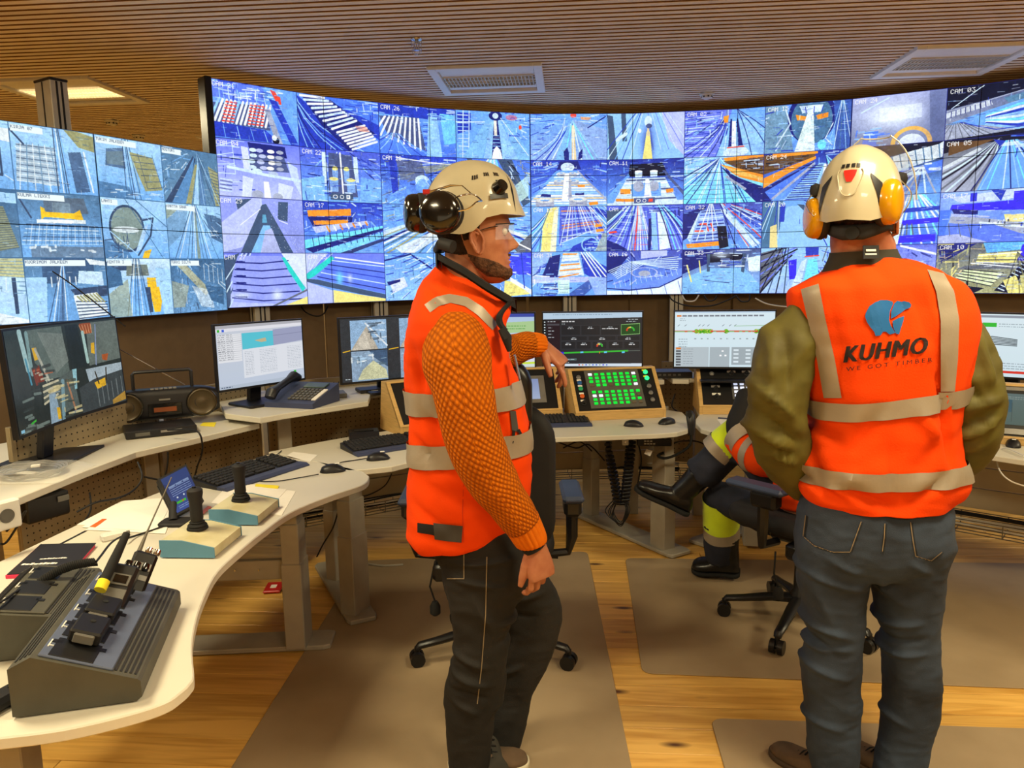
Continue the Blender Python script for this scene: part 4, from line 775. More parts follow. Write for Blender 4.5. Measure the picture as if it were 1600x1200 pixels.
b = MB(); b.box((-1.28, 3.05, .36), (0.62, 0.03, 0.085), RZ(.03), bev=.003); b.box((-1.16, 2.5, ZD - .06), (0.05, 1.2, 0.05), RZ(-.35)); b.build('crossbar', M_legs, t)
b = MB()
for k in range(5): b.cyl((-1.48 + k * .1, 3.03, .365), (-1.48 + k * .1, 3.036, .365), .004, n=8)
b.build('bolt', M_chrome, t)
# --- middle desk M
out = px_xy([(420, 706), (480, 694), (547, 682), (637, 668)], ZD) + [(-0.36, 4.28), (-0.13, 4.1), (-0.10, 3.85)] + px_xy([(690, 712), (637, 723), (612, 729), (575, 733), (545, 735), (517, 730), (495, 721)], ZD)
t2 = thing('desk', 'cream desk with keyboard and charger behind the left foreground desk', 'desk'); desk_top(t2, out, ZD)
leg_col(t2, -0.755, 3.37, ZD - .026, math.radians(-25)); leg_col(t2, -0.93, 3.76, ZD - .026, math.radians(-25), .06, .09)
foot(t2, (-0.70, 3.27), (-1.04, 3.98), 0.14)
b = MB(); b.cyl((-0.90, 3.72, .62), (-0.79, 3.42, .42), .028); b.build('brace_tube', M_legs, t2)
b = MB(); b.box((-.55, 3.9, ZD - .055), (.7, .06, .04), RZ(.4)); b.build('crossbar', M_legs, t2)
# --- desk N
out = [(-0.02, 4.62), (-0.05, 3.98)] + px_xy([(800, 687), (866, 684), (950, 681), (1030, 678), (1058, 675.5), (1074, 671), (1079, 664), (1077, 655), (1066, 644), (1040, 640)], ZD) + [(0.98, 4.66)]
t3 = thing('desk', 'cream desk carrying the green button console, in the middle', 'desk'); desk_top(t3, out, ZD)
leg_col(t3, 0.845, 4.13, ZD - .026, math.radians(30)); leg_col(t3, 0.50, 4.73, ZD - .026, math.radians(30), .06, .09); foot(t3, (0.93, 4.02), (0.42, 4.84), 0.16)
b = MB(); b.box((.35, 4.45, ZD - .055), (.9, .06, .04), RZ(-.05)); b.build('crossbar', M_legs, t3)
# --- desk O
out = px_xy([(1087, 655), (1087, 662), (1095, 670), (1112, 675), (1135, 677), (1200, 680)], ZD) + [(1.75, 3.74)] + px_xy([(1547, 711), (1600, 719)], ZD) + [(2.75, 2.75), (3.1, 3.0), (2.9, 3.55), (2.4, 4.05), (1.75, 4.55), (1.15, 4.66)] + px_xy([(1092, 648)], ZD)
t4 = thing('desk', 'cream desk at the right with white button console, behind the man in printed vest', 'desk'); desk_top(t4, out, ZD)
leg_col(t4, 1.36, 4.17, ZD - .026, math.radians(-12)); foot(t4, (1.06, 4.18), (1.62, 4.62), 0.15); leg_col(t4, 2.72, 3.1, ZD - .026); foot(t4, (2.5, 2.95), (2.95, 3.35), 0.15)
b = MB(); b.box((2.0, 3.95, ZD - .055), (1.5, .06, .04), RZ(-.6)); b.build('crossbar', M_legs, t4)
# --- raised monitor shelves
def shelf(pts, z, label, legs):
    t = thing('monitor_shelf', label, 'shelf'); desk_top(t, pts, z, 0.028, 'top')
    for (x, y, rz) in legs:
        b = MB(); b.box((x, y, (z - .03) / 2), (0.07, 0.05, z - .03), RZ(rz), bev=.003); b.build('leg', M_legs, t)
    return t
A_ = px_xy([(-60, 812), (0, 789), (132, 736), (212, 706), (300, 686), (405, 661), (340, 642)], ZA) + [(-2.10, 3.62), (-2.45, 3.0), (-2.6, 2.5), (-2.5, 2.1)]
shelf(A_, ZA, 'long raised shelf carrying the curved monitor and radio at the left', [(-2.1, 2.75, .9), (-1.78, 3.6, .9)])
B_ = px_xy([(352, 646), (407, 653), (440, 647), (500, 638), (575, 627)], ZB) + [(-0.80, 4.22), (-0.35, 4.58), (-0.3, 4.75), (-0.85, 4.75), (-1.55, 4.35), (-1.62, 4.1)]
shelf(B_, ZB, 'raised shelf with desk phone and two monitors behind the middle desk', [(-1.22, 3.95, .4), (-0.5, 4.45, .4)])
shelf([(-0.05, 4.56), (0.93, 4.56), (0.94, 4.95), (-0.05, 4.95)], ZB, 'raised shelf under the dark dashboard monitor', [(0.1, 4.8, 0), (0.78, 4.8, 0)])
shelf([(0.985, 4.58), (1.08, 4.56), (1.10, 4.62), (1.75, 4.54), (1.95, 4.38), (2.62, 3.86), (3.1, 3.3), (3.4, 3.55), (2.75, 4.25), (1.98, 4.75), (0.985, 4.95)], ZB, 'raised shelf under the white diagram monitors at the right', [(1.2, 4.75, 0), (2.3, 4.2, -.6), (3.1, 3.6, -.8)])
# --- perforated modesty boards between and under the shelves
M_perf = mat('perforated_beige_steel', '#9c8b6c', 0.6, metal=0.2, noise=0.03)
def perf(a, b_, z0, z1, label, pitch=0.03):
    a = Vector((*a, 0)); b_ = Vector((*b_, 0)); d = b_ - a; L_ = d.length; ang = math.atan2(d.y, d.x); c = (a + b_) / 2
    t = thing('perforated_panel', label, 'panel', (c.x, c.y, z0), ang)
    m = MB(); m.box((0, 0, (z1 - z0) / 2), (L_, 0.014, z1 - z0), bev=.002)
    for x in (-L_ / 2 + .012, L_ / 2 - .012): m.box((x, -.002, (z1 - z0) / 2), (0.02, 0.022, z1 - z0))
    m.build('sheet', M_perf, t)
    h = MB(); nx = int(L_ / pitch); nz = int((z1 - z0) / pitch)
    for i in range(1, nx):
        for j in range(1, nz):
            x = -L_ / 2 + i * L_ / nx; z = j * (z1 - z0) / nz
            h.add([(x + .004 * math.cos(k * PI / 3), -.0076, z + .004 * math.sin(k * PI / 3)) for k in range(6)], [tuple(range(6))])
    o = h.build('perforation', M_blackm, t); o['kind'] = 'stuff'
perf((-2.35, 2.1), (-2.02, 2.85), 0.35, 1.02, 'perforated board behind the coiled cable at the left edge')
perf((-1.98, 2.9), (-1.78, 3.72), 0.3, 1.02, 'perforated board behind the curved monitor stand')
perf((-1.76, 3.75), (-1.45, 4.25), 0.3, 1.02, 'perforated board under the radio, left of the phone')
perf((-1.42, 4.3), (-0.72, 4.66), 0.3, 0.98, 'perforated board behind and below the desk phone')
perf((-0.62, 4.7), (-0.12, 4.98), 0.3, 0.98, 'perforated board behind the man in the orange sweater')
perf((1.0, 5.0), (1.9, 4.78), 0.3, 0.98, 'perforated board behind the white button console')
# --- grey cable cabinets (boarded) under the desks
M_cab = mat('grey_beige_board', '#a89b82', 0.7, noise=0.02)
def board_box(a, b_, z0, z1, n, label):
    a = Vector((*a, 0)); b_ = Vector((*b_, 0)); d = b_ - a; ang = math.atan2(d.y, d.x); c = (a + b_) / 2
    t = thing('cable_screen', label, 'panel', (c.x, c.y, z0), ang); h = (z1 - z0) / n
    for k in range(n):
        m = MB(); m.box((0, 0, h * (k + .5)), (d.length, 0.02, h - .005), bev=.002); m.build('board', M_cab, t)
board_box((-1.0, 4.28), (-0.18, 4.72), 0.27, 0.62, 3, 'grey boarded cable screen under the middle desk, left of the sweatered man')
board_box((0.02, 4.85), (0.96, 4.93), 0.28, 0.64, 3, 'grey boarded cable screen under the green button console')
board_box((1.75, 4.35), (2.95, 3.42), 0.32, 0.66, 3, 'grey boarded cable screen under the desk at the right edge')
# --- wire cable baskets with cable bundles near the floor
M_wire = mat('galvanised_wire', '#8b8478', 0.4, metal=0.8)
def basket(path, z, label, seed):
    P = smooth_path([(x, y, z) for x, y in path], 5); t = thing('cable_basket', label, 'cable tray')
    m = MB()
    nrm = []
    for i, p in enumerate(P):
        q = (P[min(i + 1, len(P) - 1)] - P[max(i - 1, 0)]).normalized(); nrm.append(Vector((-q.y, q.x, 0)))
    for off, dz in ((-.09, .07), (-.09, .035), (-.08, 0), (-.03, 0), (.03, 0), (.08, 0), (.09, .035), (.09, .07)):
        m.tube([p + n_ * off + Vector((0, 0, dz)) for p, n_ in zip(P, nrm)], .0028, 5)
    L_ = sum((P[i + 1] - P[i]).length for i in range(len(P) - 1)); k = int(L_ / .1)
    for j in range(k + 1):
        i = min(int(j / k * (len(P) - 1)), len(P) - 1); p, n_ = P[i], nrm[i]
        m.tube([p + n_ * -.09 + Vector((0, 0, .07)), p + n_ * -.085, p + n_ * .085, p + n_ * .09 + Vector((0, 0, .07))], .0028, 5)
    m.build('wire_tray', M_wire, t)
    r_ = random.Random(seed)
    for c_ in range(7):
        off = r_.uniform(-.07, .07); h = r_.uniform(.01, .07); m = MB()
        m.tube(smooth_path([P[i] + nrm[i] * (off + r_.uniform(-.02, .02)) + Vector((0, 0, h + r_.uniform(-.008, .02))) for i in range(0, len(P), 3)], 4), r_.choice((.004, .005, .007)), 6)
        m.build('cable', M_cable if c_ % 3 else M_white, t)
basket([(-1.6, 3.9), (-1.2, 4.12), (-0.7, 4.42), (-0.2, 4.72)], 0.20, 'wire cable basket near the floor under the middle desk', 1)
basket([(0.0, 4.88), (0.5, 4.95), (1.2, 4.86)], 0.22, 'wire cable basket near the floor behind the black cable chains', 2)
basket([(1.6, 4.35), (2.2, 3.95), (2.9, 3.35)], 0.22, 'wire cable basket near the floor under the right-hand desk', 3)
# ================================================================ monitors
def monitor(label, L_, R_, zb, zt, pic, stand=True, curve=0.0, chin=0.012, bez=0.008, tilt=0.0, base_off=0.16, shelf_z=ZB, base='plate', bezm=None, strength=1.0):
    """L_ and R_ are the plan positions of the left and right edge, zb..zt the height of the housing"""
    L_ = Vector((*L_, 0)); R_ = Vector((*R_, 0)); w = (R_ - L_).length; h = zt - zb; ang = math.atan2(R_.y - L_.y, R_.x - L_.x); c = (L_ + R_) / 2
    t = thing('monitor', label, 'monitor', (c.x, c.y, shelf_z), ang)
    T = Matrix.Translation((0, 0, zb - shelf_z)) @ Matrix.Rotation(-tilt, 4, 'X')
    n = 12 if curve else 1
    def P(u, v, dy=0.0):
        x = (u - .5) * w; y = dy + (curve * (2 * u - 1) ** 2 * -1 + curve if curve else 0)
        return T @ Vector((x, y, v * h))
    m = MB(); rows = []
    bz = [(0, 0.0), (0, 1.0)]
    b = MB()
    for i in range(n):
        u0, u1 = i / n, (i + 1) / n
        q = [P(u0, 0), P(u1, 0), P(u1, 1), P(u0, 1)]; r_ = [P(u0, 0, .022), P(u1, 0, .022), P(u1, 1, .022), P(u0, 1, .022)]
        b.add(q + r_, [(0, 1, 2, 3), (7, 6, 5, 4), (0, 4, 5, 1), (3, 2, 6, 7)] + ([(0, 3, 7, 4)] if i == 0 else []) + ([(1, 5, 6, 2)] if i == n - 1 else []))
    rb = MB(); 
    b.build('housing', bezm or M_black, t)
    me = bpy.data.meshes.new('screen'); V = []; F_ = []; UV = []
    bu = bez / w; bv0 = chin / h; bv1 = bez / h
    for i in range(n + 1):
        s_ = i / n; u = bu + (1 - 2 * bu) * s_
        V += [P(u, bv0, -.0012), P(u, 1 - bv1, -.0012)]; UV += [(s_, 0), (s_, 1)]
    for i in range(n): F_.append((2 * i, 2 * i + 2, 2 * i + 3, 2 * i + 1))
    me.from_pydata([tuple(v) for v in V], [], F_); uv = me.uv_layers.new(name='UVMap')
    for p_ in me.polygons:
        for li in p_.loop_indices: uv.data[li].uv = UV[me.loops[li].vertex_index]
    me.materials.append(imgmat('monitor_picture', pic.a, strength, 0.2)); link('screen', me, t)
    if stand:
        m = MB(); y0 = 0.03; zc = (zb - shelf_z) + h * .45
        m.box((0, y0 + .02 + curve, zc), (.16, .035, .12), bev=.008); m.build('mount', M_black, t)
        m = MB(); m.box((0, base_off * .5 + .035, (zc) / 2 + .01), (0.075, 0.03, zc + .0), RX(math.radians(8)), bev=.006); m.build('neck', M_black, t)
        m = MB()
        if base == 'plate': m.prism(rrect(0.27, 0.22, 0.02, cx=0, cy=base_off * .35), 0, 0.014, bev=.004)
        else: m.prism([(-.21, base_off - .2), (.21, base_off - .17), (.13, base_off + .08), (-.13, base_off + .08)], 0, 0.012, bev=.003)
        m.build('base', M_black, t)
    return t
# pictures of the desk monitors
p1 = Pic(640, 360, '#2a3330'); q = p1.sub(0, 0, 640, 360); q.g('#2c3836', '#232b2a')
q.P('#5c6a64', .2, .02, .52, .02, .54, .55, .36, .55, .24, .35); q.P('#758079', .3, .05, .52, .1, .54, .4, .42, .5); q.P('#1e2a2c', .55, .02, .66, .02, .7, .5, .55, .5); q.P('#66716a', .74, .02, 1, .02, 1, .48, .72, .5)
q.L('#9fc0c0', 4, .14, .03, .17, .4); q.L('#7fa0a0', 3, .2, .05, .2, .45); q.L('#4a90a8', 1.5, .16, .3, .18, .55); q.P('a', .23, .2, .27, .2, .28, .32, .24, .33); q.P('#7a3020', .2, .4, .27, .38, .3, .55, .22, .58); q.L('#b0b0a0', 2, .26, .22, .34, .55); q.K(14, ['#c8c8b0', '#b06040', '#303838'], x0=.2, x1=.34, y0=.35, y1=.6, ln=.08)
q.P('#a05028', .68, .02, .78, .02, .78, .14, .7, .14); q.R(['#d09060'], .7, .68, .04, .78, .04, .7, .13, .78, .13, 5); q.L('#a8c8c0', 2.5, .7, .12, .71, .45); q.P('a', .76, .25, .79, .25, .78, .38, .75, .36); q.L('#8898b8', 1, .82, .05, .78, .5); q.P('#b05828', .84, .4, .9, .4, .88, .48, .84, .46)
q.P('#54605c', .3, .62, .56, .5, .58, .9, .34, .96); q.P('#90c0c8', .56, .5, .6, .5, .58, .72, .56, .72); q.R(['#c8c0a0', '#505850'], 1.4, .28, .6, .27, .78, .42, .58, .4, .72, 7); q.P('#90a8b8', .32, .7, .38, .7, .4, 1, .3, 1); q.L('#a87858', 1.5, .5, .6, .54, .95); q.L('#7898a0', 3, .46, .6, .42, 1); q.P('a', .37, .85, .4, .86, .4, .98, .37, .98); q.K(20, ['#d8c890', '#8898a0', '#404840'], x0=.3, x1=.55, y0=.6, ln=.1)
q.P('#a8b8c0', .68, .53, 1, .53, 1, .66, .7, .72); q.P('#3c4446', .6, .72, .74, .66, 1, .62, 1, 1, .6, 1); q.P('a', .74, .7, .84, .67, .84, .76, .76, .78); q.L('#302818', 1, .76, .58, .78, .72); q.L('#302818', 1, .86, .56, .85, .7); q.R(['#707878'], .7, .76, .78, .98, .7, .76, .98, .98, .88, 6); q.P('#b08838', .88, .95, 1, .88, 1, .98, .88, 1.0)
q.K(16, ['#788880', '#303a3a'], x0=.02, x1=.2, y0=.6, ln=.12); q.P('j', .12, .92, .17, .9, .17, .92, .12, .94); q.N(.1, 6); q.P('#88c0d8', .015, .955, .05, .955, .05, .985, .015, .985)
p2 = Pic(640, 400, '#ccd0da'); q = p2.sub(0, 0, 640, 400); q.g('#cdd3e0', '#c4d0e2'); q.P('#b4b4bc', 0, 0, 1, 0, 1, .07, 0, .1); q.P('#e8e8f0', 0, .05, 1, .04, 1, .09, 0, .1); q.P('j', .015, .06, .04, .06, .04, .1, .015, .1); q.P('b', .065, .06, .09, .06, .09, .1, .065, .1)
q.P('#e9ebf0', .01, .14, .27, .14, .27, .58, .01, .58)
for k in range(13): q.P('#9094a0', .01, .16 + k * .032, .27, .16 + k * .032, .27, .163 + k * .032, .01, .163 + k * .032); q.words(.015, .145 + k * .032, .08, '#50545c', .008); q.words(.11, .145 + k * .032, .07, '#70747c', .008)
q.P('#58c8da', .28, .14, .64, .14, .64, .38, .28, .4); q.P('#c8b890', .42, .27, .55, .24, .56, .3, .5, .31); q.P('#9fa4c4', .64, .12, 1, .1, 1, .34, .64, .38); q.L('#7c80a0', .4, .64, .22, 1, .2)
q.P('#e4e8f0', .28, .4, 1, .36, 1, .82, .28, .86)
for k in range(15): q.words(.3, .44 + k * .026, .1, '#8a94a4', .006); q.words(.47, .43 + k * .026, .2, '#9aa4b4', .006); q.words(.8, .42 + k * .026, .17, '#9aa4b4', .006)
q.P('#b8c4d4', .0, .95, 1, .93, 1, 1, 0, 1); q.words(.02, .965, .12, '#304060', .014); q.P('j', .87, .84, .9, .84, .9, .88, .87, .88)
p3 = Pic(560, 350, '#34383c'); q = p3.sub(0, 0, 560, 350); q.g('#33373b', '#2c3034')
def chips(q, x0, x1):
    q.P('#8fb0d0', x0, .03, x1, .03, x1, .5, x0, .5); q.P('#b9b0a0', x0, .5, x0 + (x1 - x0) * .45, .12, x0 + (x1 - x0) * .75, .5); q.P('#c8c0b0', x0 + .02, .5, x0 + (x1 - x0) * .4, .2, x0 + (x1 - x0) * .55, .5); q.L('#e0e8ee', 1.6, x0 + (x1 - x0) * .42, .08, x1, .45); q.K(26, ['#586878', '#d0e0ee', '#405060'], x0=x0 + (x1 - x0) * .5, x1=x1 - .06, y0=.08, y1=.4, ln=.08)
    q.P('#88a0b8', x0, .52, x1, .52, x1, 1, x0, 1); q.P('#405a78', x0 + (x1 - x0) * .5, .52, x1, .52, x1, .8, x0 + (x1 - x0) * .6, .62); q.K(20, ['#a8c8e0', '#506878', '#e0e8e8'], x0=x0, x1=x0 + (x1 - x0) * .8, y0=.55, y1=.75, ln=.1); q.P('#c8c8a0', x0 + (x1 - x0) * .15, .98, x0 + (x1 - x0) * .3, .82, x0 + (x1 - x0) * .6, .68, x0 + (x1 - x0) * .95, .84, x1, .98)
chips(q, .1, .48); chips(q, .62, .98); q.N(.14, 4); q.L('a', 1, .02, .52, .09, .5); q.L('a', 1, .5, .52, .6, .5); q.words(.03, .95, .06, 'A', .012)
p4 = Pic(640, 380, '#222226'); q = p4.sub(0, 0, 640, 380); q.g('#27282c', '#2a2b30'); q.P('#b8d0e4', 0, 0, 1, 0, 1, .09, 0, .12); q.words(.1, .03, .6, '#7890a8', .01); q.P('#101218', 0, .12, .03, .12, .03, .95, 0, .95)
for k in range(7): q.P('A', .008, .16 + k * .05, .022, .16 + k * .05, .022, .18 + k * .05, .008, .18 + k * .05)
q.P('#261820', .035, .14, .17, .14, .17, .95, .035, .95); q.words(.045, .155, .08, 'A', .014); q.P('#4a484e', .04, .2, .165, .2, .165, .235, .04, .235)
for k in range(4): q.words(.05, .27 + k * .06, .04 + .02 * (k % 2), 'A', .012)
q.words(.19, .15, .13, 'F', .022); q.words(.19, .2, .04, 'A', .012)
for (x0, y0, x1, y1) in ((.18, .23, .38, .42), (.385, .23, .58, .42), (.585, .23, .78, .42), (.18, .43, .45, .52), (.46, .43, .74, .52), (.75, .43, .98, .52), (.18, .53, .33, .68), (.34, .53, .49, .68), (.5, .53, .65, .68), (.66, .53, .81, .68), (.82, .53, .98, .68)):
    q.P('#34363c', x0, y0, x1, y0, x1, y1, x0, y1); q.P('#212226', x0 + .004, y0 + .008, x1 - .004, y0 + .008, x1 - .004, y1 - .008, x0 + .004, y1 - .008); cx = (x0 + x1) / 2; q.words(cx - .02, y0 + .03, .04, 'A', .012); q.words(cx - .03, y0 + .055, .06, 'F', .014)
q.words(.6, .29, .16, 'F', .014); q.P('#90c878', .79, .22, .98, .2, .98, .4, .79, .42); q.P('#1e4a20', .794, .23, .976, .21, .976, .39, .794, .41)
for (cx, cy, r_) in ((.885, .33, .035), (.575, .62, .025)):
    for k in range(9): a = PI * k / 8; q.E('rroayjjjj'[k], cx - r_ * math.cos(a), cy - r_ * 1.6 * math.sin(a), .009, .014)
q.L('j', 1.8, .2, .75, .86, .71); q.L('H', .8, .86, .71, .98, .705); q.P('v', .18, .73, .21, .73, .21, .78, .18, .78)
for x in (.38, .62, .8): q.P('c', x, .725, x + .03, .72, x + .03, .75, x, .755)
q.P('o', .57, .73, .58, .73, .58, .76, .57, .76); q.words(.19, .83, .05, 'A', .01); q.P('#506868', .19, .86, .34, .85, .34, .89, .19, .9); q.words(.2, .865, .12, 'A', .01); q.words(.22, .925, .05, 'A', .012); q.words(.86, .12, .1, 'A', .014); q.words(.84, .16, .1, 'A', .012); q.P('#d8e4f0', 0, .955, 1, .945, 1, 1, 0, 1)
for k in range(9): q.P('robGbbGvb'[k], .36 + k * .035, .963, .375 + k * .035, .963, .375 + k * .035, .985, .36 + k * .035, .985)
p5 = Pic(640, 380, '#d4e6ee'); q = p5.sub(0, 0, 640, 380); q.g('#d6e8f0', '#d0e4ec'); q.P('#b0c8e0', 0, 0, 1, 0, 1, .02, 0, .02)
for k in range(16): q.P('o' if k == 0 else '#787e88', .02 + k * .055, .06, .065 + k * .055, .06, .065 + k * .055, .09, .02 + k * .055, .09)
q.L('#68b048', .8, .0, .36, 1, .36); q.L('r', .5, .0, .345, 1, .345)
for x in (.22, .26, .3, .33, .36, .52, .82, .86): q.E('#78b828', x, .355, .025, .04); q.K(4, ['#389020', 'r', 'y'], x0=x - .02, x1=x + .02, y0=.32, y1=.38, ln=.03)
for x in (.1, .18, .42, .45, .48, .6, .62, .68, .74, .78): q.P('#d07858', x, .34, x + .03, .34, x + .03, .37, x, .37)
for k in range(12): q.words(.2 + k * .065, .48, .02, '#90989c', .02)
for x in (.03, .1, .24, .28, .33, .48, .55, .6): q.L('#707880', .5, x, .26, x + .02, .235)
q.L('#78b060', .4, .6, .26, 1, .25); q.words(.05, .12, .06, '#90a0a8', .012, 2, .03); q.words(.04, .49, .09, '#90a0a8', .014, 4, .045)
q.P('#b4c0c6', .01, .64, .35, .64, .35, 1, .01, 1); q.P('#a8b4ba', .36, .64, .56, .64, .56, 1, .36, 1); q.P('#a0acb2', .58, .64, .9, .64, .9, .96, .58, .96); q.P('#bcd0d8', .9, .64, 1, .64, 1, 1, .9, 1)
for k in range(7): q.P('o' if k == 0 else '#50565c', .015, .65 + k * .05, .065, .65 + k * .05, .065, .68 + k * .05, .015, .68 + k * .05); q.words(.09, .67 + k * .045, .1, '#787f88', .008)
for x in (.6, .72): 
    for k in range(4): q.P('A', x, .68 + k * .07, x + .05, .68 + k * .07, x + .05, .71 + k * .07, x, .71 + k * .07)
for k in range(3): q.P('j', .82, .68 + k * .07, .87, .68 + k * .07, .87, .7 + k * .07, .82, .7 + k * .07)
for x, y in ((.48, .7), (.46, .78), (.51, .78)): q.P('F', x, y, x + .02, y, x + .02, y + .025, x, y + .025)
p6 = Pic(560, 340, '#d4e4ea'); q = p6.sub(0, 0, 560, 340); q.g('#d8e8ee', '#cfe2ea'); q.P('#9098a4', 0, .02, 1, .02, 1, .06, 0, .06); q.P('j', .2, .14, .34, .14, .34, .21, .2, .21); q.words(.36, .15, .3, '#90a0a8', .014, 2, .04)
for k in range(6): q.L('#303a40', .7, .12, .5 + k * .02, .3, .36 + k * .025, .55, .4 + k * .02)
q.P('j', .2, .55, .27, .55, .27, .62, .2, .62); q.P('#78a8c8', .24, .68, .4, .68, .4, .72, .24, .72); q.words(.3, .78, .4, '#90a0a8', .014, 3, .04); q.words(.7, .6, .2, '#8090a0', .02, 3, .05); q.P('r', 0, .91, 1, .9, 1, .94, 0, .95)
p7 = Pic(400, 300, '#c8d8e8'); q = p7.sub(0, 0, 400, 300); q.g('#a8c0e0', '#d0dcd8'); q.P('#3848a0', .3, .0, 1, .0, 1, .06, .3, .06); q.P('#a8c890', 0, .2, 1, .14, 1, .34, 0, .4); q.words(.4, .22, .5, '#60a050', .02, 2, .05); q.P('#c0d8c0', 0, .5, 1, .46, 1, .52, 0, .56); q.P('#d8d8e8', .1, .6, 1, .55, 1, .9, .1, .95); q.words(.6, .7, .3, '#8080c0', .03, 3, .06); q.P('#c8e040', .7, .92, 1, .9, 1, .94, .7, .95)
p8 = Pic(300, 360, '#101828'); q = p8.sub(0, 0, 300, 360); q.g('#182848', '#0c1018'); q.K(60, ['#3058a0', '#101830', '#6080a0', '#204060']); q.N(.2)
monitor('large curved monitor with four dark yard camera pictures, left end', (-1.735, 2.60), (-1.735, 3.36), 1.035, 1.425, p1, curve=0.03, shelf_z=ZA, base='wing', base_off=.2, tilt=.05, strength=.85)
monitor('monitor cut off by the left edge of the picture', (-1.93, 1.95), (-1.80, 2.53), 1.06, 1.45, p8, shelf_z=ZA, base_off=.2, strength=.5)
monitor('monitor with a measurement table, right of the radio', tuple(at(337, 560, 3.72)[:2]), tuple(at(475, 550, 4.14)[:2]), 1.015, 1.355, p2, shelf_z=ZB, base_off=.1, strength=.9)
monitor('monitor showing wood chip heaps, behind the man in the orange sweater', tuple(at(531, 555, 4.12)[:2]), tuple(at(680, 555, 4.42)[:2]), 0.985, 1.355, p3, shelf_z=ZB, base_off=.12)
monitor('monitor with pale green lists, mostly hidden by the sweatered man', tuple(at(700, 525, 4.62)[:2]), tuple(at(837, 525, 4.57)[:2]), 1.0, 1.345, p7, shelf_z=ZB, base_off=.1)
monitor('black dashboard monitor above the green button console', tuple(at(847, 530, 4.60)[:2]), tuple(at(1005, 530, 4.52)[:2]), 1.0, 1.345, p4, shelf_z=ZB, base_off=.1, strength=.95)
monitor('white process diagram monitor left of the man in the printed vest', tuple(at(1052, 530, 4.52)[:2]), tuple(at(1212, 530, 4.42)[:2]), 0.995, 1.345, p5, shelf_z=ZB, base_off=.1, strength=1.0)
monitor('white diagram monitor with a red bar at the right edge', tuple(at(1500, 540, 4.12)[:2]), tuple(at(1668, 540, 3.80)[:2]), 0.985, 1.335, p6, shelf_z=ZB, base_off=.1, strength=1.0)
# ================================================================ equipment on the desks
M_ply = mat('birch_plywood', '#cda768', 0.55, noise=0.05, stretch=(1, 1, 12))
M_pblack = mat('black_console_plate', '#101012', 0.45)
M_grey = mat('grey_membrane_plate', '#5c5a55', 0.5)
M_lblue = mat('slate_blue_plastic', '#39405e', 0.5, noise=0.05)
M_btn_g = mat('lit_green_button', '#08c838', 0.4, emit='#04d83c', estr=0.75)
M_btn_w = mat('lit_white_button', '#e0e8ff', 0.4, emit='#d8e2ff', estr=0.85)
M_btn_d = mat('unlit_button', '#6d5f50', 0.5)
def cable(pts, r=0.0028, name='cable', label=None, cat='cable', m=None, n=6, parent=None):
    b = MB(); b.tube(smooth_path(pts, n), r, 6); o = b.build(name, m or M_cable, parent)
    return tag(o, label, cat) if parent is None else o
def console(o, rz, w, d, h, label, lip=0.045, back=0.06, fw=0.022):
    t = thing('control_console', label, 'console', o, rz)
    prof = [(0, 0), (0, lip), (d, h), (d + back, h), (d + back + .04, 0)]
    for x in (-w / 2 + .008, w / 2 - .008):
        b = MB(); b.prism(prof, x - .008, x + .008, axis='x'); b.build('side_board', M_ply, t)
    b = MB(); b.box((0, .008, lip / 2), (w - .032, .016, lip), bev=.002); b.build('front_board', M_ply, t)
    b = MB(); b.box((0, d + back / 2, h - .008), (w - .032, back, .016), bev=.002); b.build('top_board', M_ply, t)
    sl = math.atan2(h - lip, d); Ls = math.hypot(d, h - lip)
    T = Matrix.Translation((0, 0, lip)) @ Matrix.Rotation(sl, 4, 'X')       # local: x across, y up the slope, z out of the plate
    b = MB(); 
    for x in (-1, 1): b.box((x * (w / 2 - fw / 2), Ls / 2, -.004), (fw, Ls, .014))
    b.box((0, .006, -.004), (w - 2 * fw, .012, .014)); b.box((0, Ls - .006, -.004), (w - 2 * fw, .012, .014))
    b.v = [T @ v for v in b.v]; b.build('face_frame', M_ply, t)
    b = MB(); b.box((0, Ls / 2, -.008), (w - 2 * fw, Ls - .024, .012)); b.v = [T @ v for v in b.v]; b.build('face_plate', M_pblack, t)
    pw, ph = w - 2 * fw, Ls - .024
    def put(me, name, u, v, z=0.0, mtl=None, lab=None):
        ob = link(name, me, t, lab); ob.matrix_local = T @ Matrix.Translation(((u - .5) * pw, .012 + (1 - v) * ph, -.002 + z)); 
        if mtl is not None:
            ob.material_slots[0].link = 'OBJECT'; ob.material_slots[0].material = mtl
        return ob
    def plate(u0, v0, u1, v1, m, name, th=.003, lab=None):
        b = MB(); b.box((0, 0, th / 2), ((u1 - u0) * pw, (v1 - v0) * ph, th), bev=.0008); me = b.mesh(name); me.materials.append(m); return put(me, name, (u0 + u1) / 2, (v0 + v1) / 2, 0, None, lab)
    return t, put, plate, pw, ph
b = MB(); b.box((0, 0, .003), (.0225, .0165, .006), bev=.0015); me_btn = b.mesh('button'); me_btn.materials.append(M_btn_g)
b = MB(); b.lathe([(.0135, 0), (.0135, .006), (.0105, .008), (.0105, .011), (.008, .012)], n=18); me_round = b.mesh('round_button'); me_round.materials.append(M_grey)
b = MB(); b.lathe([(.015, 0), (.015, .004), (.011, .006), (.011, .018)], n=18); b.box((0, 0, .02), (.005, .022, .012), bev=.001); me_knob = b.mesh('rotary_knob'); me_knob.materials.append(M_blackm)
b = MB(); b.box((0, 0, .001), (.026, .012, .002)); me_tag = b.mesh('tag_plate'); me_tag.materials.append(M_paper)
b = MB(); b.box((0, 0, .001), (.05, .014, .002)); me_tagw = b.mesh('wide_tag_plate'); me_tagw.materials.append(M_paper)
